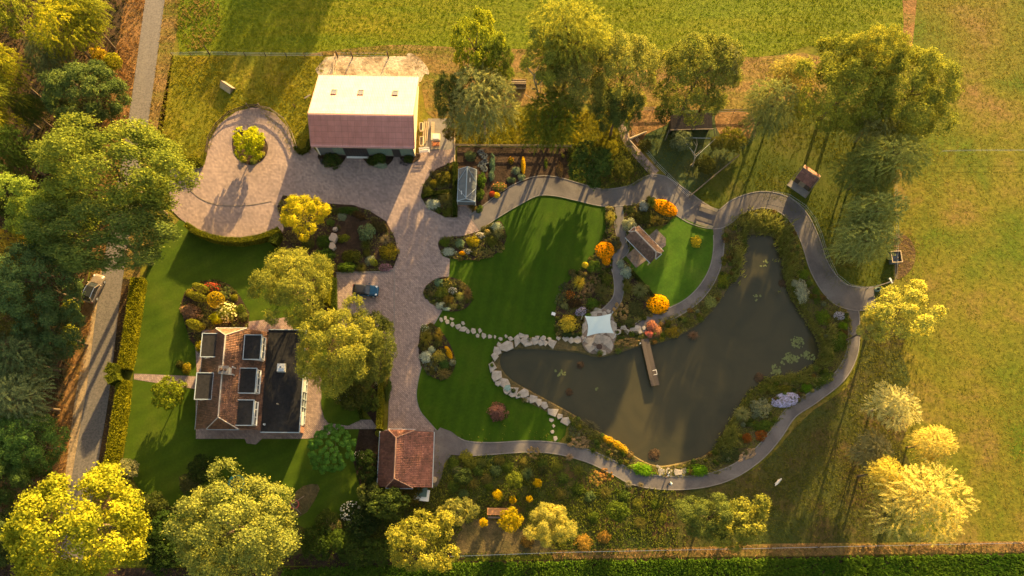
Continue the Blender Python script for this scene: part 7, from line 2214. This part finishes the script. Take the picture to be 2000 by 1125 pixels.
# white plank leaning at the barn's left
a = P(600, 188, .3)
q = MB(); q.bar((-.5, -.25, .1), (.5, .25, .35), .25, .06); q.tube([(-.4, -.2, 0), (-.4, -.2, .12)], .05, 5)
q.obj("board", M['wood_pale'], None, (a.x, a.y, 0), label="pale board on the grass left of the barn", cat="board")
a = P(576, 210)
q = MB(); q.tube([(0, 0, 0), (.05, .1, .9)], [.09, .03], 6); q.tube([(0, .05, .4), (.35, .1, .8)], [.05, .02], 5); q.tube([(0, .05, .4), (-.3, .2, .7)], [.05, .02], 5)
q.obj("stump", M['bark'], None, a, label="branched brown stump in the paddock near the turning circle", cat="stump")
# beside the barn: bench, crates, boards, pots
p = P(829, 297, .4)
bn = empty("garden_bench", (p.x, p.y, .11), R(4), "white slatted garden bench at the barn's front right corner", "bench")
for k in range(3):
    q = MB(); q.box(-.85, .85, -.10 + k * .17, .02 + k * .17, .42, .46); q.obj("seat_slat", M['white'], bn)
for k in range(3):
    q = MB(); q.box(-.85, .85, .46, .49, .52 + k * .14, .62 + k * .14); q.obj("back_slat", M['white'], bn)
for s in (-.75, .75):
    q = MB(); q.box(s - .04, s + .04, -.1, .0, 0, .42); q.box(s - .04, s + .04, .38, .45, 0, .95); q.box(s - .04, s + .04, -.1, .42, .60, .64); q.obj("side_frame", M['white'], bn)
p = P(851, 268, .3)
cr = empty("crate", (p.x, p.y, .1), 0, "pale box with a grey top on the concrete beside the barn", "crate")
q = MB(); q.box(-.72, .72, -.55, .55, 0, .42); q.obj("box", M['cream'], cr)
q = MB(); q.box(-.45, .55, -.42, .45, .421, .46); q.obj("lid", M['alu'], cr)
p = P(851, 284, .3)
cr = empty("crate", (p.x, p.y, .1), 0, "pallet heaped with orange bricks on the concrete beside the barn", "pallet")
q = MB()
for k in range(5): q.box(-.7, .7, -.6 + k * .26, -.42 + k * .26, .08, .12)
q.obj("pallet_boards", M['wood_pale'], cr)
bm_ = MB(); bm_.box(-.11, .11, -.055, .055, 0, .07); bm_ = bm_.mesh("brick", M['brickorange'])
rb = random.Random(8)
for k in range(46):
    add("brick", bm_, cr, (rb.uniform(-.55, .55), rb.uniform(-.1, .55), .12 + .07 * (k // 12)), rb.uniform(0, 3.1))
p0 = P(846, 236, .2)
for k in range(5):
    p = P(846 - k * .2, 242 + k * 4.6, .2)
    q = MB(); q.prism([(-.22, -.2), (.22, -.2), (.22, .2), (-.22, .2)], 0, .38, -.15)
    q.obj("clay_trough", M['pot'], None, (p.x, p.y, .1), label="pale square pot right of the barn, " + ("farthest from the pale box", "second from the far end", "middle one of the row", "second nearest the pale box", "nearest the pale box")[k], cat="pot", group="row of pale pots beside the barn")
for k, (x, y, l_, w_, lb) in enumerate(((823, 248, .55, 1.4, "upper pale tub leaning against the barn's gable wall"), (823.5, 276, .6, 1.5, "lower pale rectangular tub against the barn's gable wall"))):
    p = P(x, y, .4)
    t = empty("tub", (p.x, p.y, .1), 0, lb, "tub")
    q = MB(); q.box(-l_ / 2, l_ / 2, -w_ / 2, w_ / 2, 0, .5); q.obj("tub_body", M['cream'], t)
    q = MB(); q.box(-l_ / 2 + .07, l_ / 2 - .07, -w_ / 2 + .07, w_ / 2 - .07, .501, .52); q.obj("inside", M['wood_dark'], t)
t = P(831, 258)
ld = empty("plank_stack", (t.x, t.y, .1), R(-3), "stack of weathered planks lying along the barn's gable side", "plank stack")
for k in range(6):
    q = MB(); q.box(-.42 + k * .15, -.30 + k * .15, -2.2 + (k % 3) * .25, 2.1 - (k % 2) * .4, .05 + (k % 2) * .08, .13 + (k % 2) * .08); q.obj("plank", M['wood_pale'] if k % 2 else M['wood'], ld)
# lower garden: tripod swing with red ring, trampoline edge, wooden table
p = P(574, 985, .8)
sw = empty("ring_swing", (p.x, p.y, 0), 0, "red ring swing hanging from a timber tripod beside the bottom oak", "swing")
q = MB(); q.tube([(math.cos(t * .45) * .62, math.sin(t * .45) * .62, .55) for t in range(15)], .09, 7); q.obj("ring", M['red'], sw)
for a in (.9, 3.14, 5.2):
    q = MB(); q.tube([(math.cos(a) * 2.0, math.sin(a) * 1.6, 0), (.1, .0, 2.1)], .06, 6); q.obj("leg", M['wood'], sw)
q = MB(); q.tube([(.1, 0, 2.05), (.55, .2, .6)], .02, 4); q.tube([(.1, 0, 2.05), (-.5, .3, .6)], .02, 4); q.tube([(.1, 0, 2.05), (0, -.6, .6)], .02, 4); q.obj("ropes", M['wood_pale'], sw, kind="stuff")
p = P(462, 944, .7)
tp = empty("trampoline", (p.x, p.y, 0), 0, "round teal trampoline half hidden behind the bottom oak", "trampoline")
q = MB(); q.disc((0, 0, .70), .95, 20); q.obj("mat", M['black'], tp)
q = MB(); q.tube([(math.cos(t * .314) * 1.12, math.sin(t * .314) * 1.12, .72) for t in range(21)], .17, 6, False); q.obj("rim_pad", M['teal'], tp)
for k in range(6):
    q = MB(); q.tube([(math.cos(k * 1.05) * 1.12, math.sin(k * 1.05) * 1.12, 0), (math.cos(k * 1.05) * 1.12, math.sin(k * 1.05) * 1.12, .7)], .03, 5); q.obj("leg", M['alu'], tp)
p = P(973, 999, .75)
tb_ = empty("wooden_table", (p.x, p.y, .04), R(-1), "wooden table lit orange by the sun in the wild border", "table")
for k in range(5):
    q = MB(); q.box(-1.6, 1.6, -.52 + k * .21, -.33 + k * .21, .72, .77); q.obj("board", M['wood_sunlit'], tb_)
for x in (-1.2, 1.2):
    q = MB(); q.bar((x, -.5, 0), (x, .3, .72), .08, .1); q.bar((x, .5, 0), (x, -.3, .72), .08, .1); q.obj("leg", M['wood'], tb_)
q = MB(); q.box(-1.5, 1.5, -1.0, -.72, .42, .46); q.obj("bench_board", M['wood'], tb_)
p = P(268, 566, .0)
p = P(229, 790, .5)
q = MB(); q.tube([(0, 0, 0), (0, 0, 1.0)], .04, 6); q.box(-.22, .22, -.1, .16, .95, 1.2); q.obj("letter_box", M['wood_pale'], None, (p.x, p.y, 0), label="small letter box on a post at the roadside hedge", cat="letter box")


# ------------------------------------------------------------------ grass, crops, ground cover (stuff)
def lowfreq(p, s, seed):
    r = np.random.default_rng(seed)
    v = np.zeros(len(p))
    for k in range(7):
        a = r.uniform(0, 6.28); f = s * r.uniform(.5, 2.2)
        v += np.sin((p[:, 0] * math.cos(a) + p[:, 1] * math.sin(a)) * f + r.uniform(0, 6.28)) / 7
    return v * 1.6


def tufts(name, pts, z, h, w, mat, seed, blades=3, patch=.1, spread=.16, keep=None):
    """each tuft is a few bent blades: bright and dark patches come from where tufts are thick or thin"""
    rng = np.random.default_rng(seed)
    lf = lowfreq(pts, patch, seed)
    if keep is not None:
        k = rng.random(len(pts)) < np.clip(keep + lf * .5, .06, 1)
        pts, lf = pts[k], lf[k]
    n = len(pts)
    P_ = np.repeat(pts, blades, 0); m = n * blades
    a = rng.uniform(0, 6.28, m); ln = rng.uniform(.3, 1.0, m) * spread * 1.6
    hh = h * rng.uniform(.55, 1.3, m) * np.repeat(1 + lf * .3, blades)
    c = np.concatenate([P_ + rng.normal(size=(m, 2)) * spread * .5, np.full((m, 1), z)], 1)
    s = np.stack([-np.sin(a), np.cos(a), np.zeros(m)], 1) * (w * rng.uniform(.7, 1.3, m))[:, None] * .5
    o = np.stack([np.cos(a) * ln, np.sin(a) * ln, hh], 1)
    V = np.stack([c - s, c + s, c + o], 1).reshape(-1, 3)
    T = np.clip(.5 + np.repeat(lf, blades) * .35 + rng.normal(size=m) * .17, 0, 1)
    return add(name, np_mesh(name, V, np.arange(m * 3).reshape(m, 3), mat, T), None, kind="stuff")


G = {k: grass_mat("grass_" + k, a, b) for k, (a, b) in dict(
    field=((.066, .125, .003), (.215, .228, .008)), pasture=((.085, .115, .006), (.305, .230, .042)), stubble=((.16, .115, .03), (.36, .24, .08)), paddock=((.130, .140, .006), (.30, .245, .014)),
    meadow=((.060, .080, .010), (.150, .140, .020)), wild=((.060, .105, .010), (.200, .200, .030)), verge=((.15, .085, .03), (.36, .20, .065)), orchard=((.050, .075, .004), (.14, .135, .010)),
    crop=((.045, .115, .010), (.150, .240, .022)), forest=((.030, .035, .010), (.110, .075, .025)), reed=((.130, .155, .018), (.340, .330, .080)), cover=((.095, .110, .020), (.270, .240, .060)), straw=((.20, .12, .05), (.42, .28, .12)), lawn=((.026, .070, .002), (.055, .110, .004))).items()}
FV = [(352, 104), (640, 106), (840, 112), (880, 100), (1010, 105), (1270, 100), (1460, 120), (1580, 90), (1750, 110), (1778, 60), (1772, 0), (1776, -60), (325, -60), (335, 0)]
tufts("field_grass", scatter(FV, 11, 1), Z['field'], .12, .09, G['field'], 1, 3, .10, keep=.75)
PAST = [(1778, -60), (2080, -60), (2080, 1060), (1800, 1062), (1775, 960), (1770, 860), (1765, 760), (1768, 640), (1765, 545), (1745, 470), (1760, 380), (1800, 280), (1860, 200), (1780, 100)]
tufts("pasture_grass", scatter(PAST, 11, 2, [P1], 0, 1.2), 0, .08, .08, G['pasture'], 2, 3, .10, keep=.62)
tufts("mud_tufts", scatter([(1746, 455), (1800, 455), (1805, 540), (1750, 555)], 7, 93, (), 0, .5), .02, .09, .09, G['stubble'], 93, 3, .5, keep=.6)
tufts("stubble_grass", scatter(STUB, 8, 3), Z['stubble'], .13, .09, G['stubble'], 3, 3, .3, keep=.5)
tufts("stubble_grass", scatter(STUB, 6, 23), Z['stubble'], .16, .10, G['pasture'], 23, 3, .3, keep=.45)
tufts("paddock_grass", scatter(PADDOCK, 16, 4), Z['paddock'], .17, .10, G['paddock'], 4, 3, .25, keep=.8)
tufts("meadow_grass", scatter(MEADOW, 16, 5, [P1, P2L + P2R[::-1], BANK_OUT], 0, 1.8), Z['meadow'], .15, .09, G['meadow'], 5, 3, .2, keep=.7)
tufts("wild_grass", scatter(WILD, 24, 6, [P2L + P2R[::-1], LAWN_HOUSE, BANK_OUT, DRIVE, [(905, 1022), (950, 1012), (1010, 1030), (1060, 1055), (1080, 1078), (882, 1082)]], 0, 1.5), Z['wild'], .30, .12, G['wild'], 6, 3, .35, keep=.75)
tufts("verge_grass", scatter(VL, 16, 7), Z['verge'], .25, .10, G['verge'], 7, 3, .5, keep=.6)
tufts("verge_grass", scatter(VR, 14, 8), Z['verge'], .16, .09, G['stubble'], 8, 3, .5, keep=.6)
tufts("weeds", scatter([(345, 0), (420, 0), (430, 60), (380, 100), (345, 60)], 12, 9, (), 3), Z['field'], .30, .12, G['stubble'], 9, 3, .5, keep=.5)
tufts("orchard_grass_blades", scatter(ORCH, 14, 10), Z['orchard'], .12, .08, G['orchard'], 10, 3, .3, keep=.7)
tufts("glade_grass", scatter([(888, 285), (1120, 287), (1225, 300), (1220, 250), (1240, 220), (1110, 215), (1000, 215), (880, 240)], 16, 11), Z['orchard'], .28, .10, G['paddock'], 11, 3, .3)
tufts("glade_grass", scatter([(1105, 285), (1215, 262), (1278, 338), (1240, 362), (1180, 372), (1130, 358), (1110, 340)], 20, 12), Z['orchard'], .3, .12, G['wild'], 12, 3, .3)
tufts("run_grass_blades", scatter(RUN, 10, 13), Z['run'], .14, .08, G['meadow'], 13, 3, .4, keep=.5)
tufts("crop_plants", scatter([(555, 1112), (900, 1099), (1500, 1091), (2060, 1081), (2060, 1150), (540, 1150)], 26, 14), .07, .42, .26, G['crop'], 14, 4, .5, .2)
tufts("leaf_litter", scatter([(-40, -40), (255, -40), (215, 240), (180, 500), (160, 600), (120, 800), (96, 1000), (80, 1150), (-40, 1150)], 8, 15), Z['forest'], .30, .20, G['forest'], 15, 3, .2, .2, keep=.6)
tufts("fence_grass", scatter([(1080, 1076), (1500, 1064), (2060, 1058), (2060, 1077), (1500, 1085), (1080, 1091)], 22, 16), Z['wild'], .30, .10, G['straw'], 16, 3, .5, keep=.7)
tufts("ground_cover", scatter(BANK_OUT, 26, 17, [pond, [(1112, 832), (1040, 790), (962, 725), (964, 695), (985, 668), (1200, 660), (1200, 690), (1000, 690), (985, 715), (1040, 765), (1110, 805)]], 3), Z['bank'], .20, .14, G['cover'], 17, 4, .6, .2, keep=.6)
# reeds along the water: a band on each side of the pond's rim, right and top banks
ring = [p for p in smooth(POND, 6)]
sel = [p for p in ring if (p[0] > 1425 and p[1] < 760) or (p[0] > 1395 and p[1] > 740) or (1125 < p[0] < 1230 and p[1] > 800)]
rr_ = np.random.default_rng(55)
rp = []
for p in sel:
    for _ in range(26):
        g_ = P(p[0] + (p[0] - 1480) * .035 + rr_.normal() * 3.5, p[1] + (p[1] - 660) * .03 + rr_.normal() * 3.5)
        rp.append((g_.x, g_.y))
tufts("reeds", np.array(rp), -.2, .70, .11, G['reed'], 18, 4, .3, .3)
rp = []
for q_ in ((1470, 432, 26, 14, 160), (1505, 440, 22, 14, 160), (1530, 470, 14, 24, 200), (1545, 520, 12, 26, 160), (1440, 505, 9, 34, 120), (1612, 692, 9, 20, 140), (1620, 660, 9, 20, 110), (1562, 743, 30, 5, 120), (1502, 760, 18, 6, 90), (1425, 858, 12, 24, 140)):
    for _ in range(q_[4]):
        g_ = P(q_[0] + rr_.normal() * q_[2] * .6, q_[1] + rr_.normal() * q_[3] * .6); rp.append((g_.x, g_.y))
tufts("reeds", np.array(rp), .05, .75, .14, G['reed'], 19, 5, .3, .35)
for k, bb in enumerate((BED_PATH, BED_SHED, BED_LOW, BED1, BED2, BED3, BED_GH, BED_HOUSE)):
    tufts("ground_cover", scatter(bb, 22, 60 + k), Z['bed'], .15, .12, G['cover'], 60 + k, 4, .9, .18, keep=.5)
tufts("ground_cover", scatter(BED_ISLAND, 10, 80, [[(690, 420), (720, 430), (715, 500), (660, 500), (640, 440)]]), Z['bed'], .15, .12, G['cover'], 80, 4, .9, .18, keep=.5)
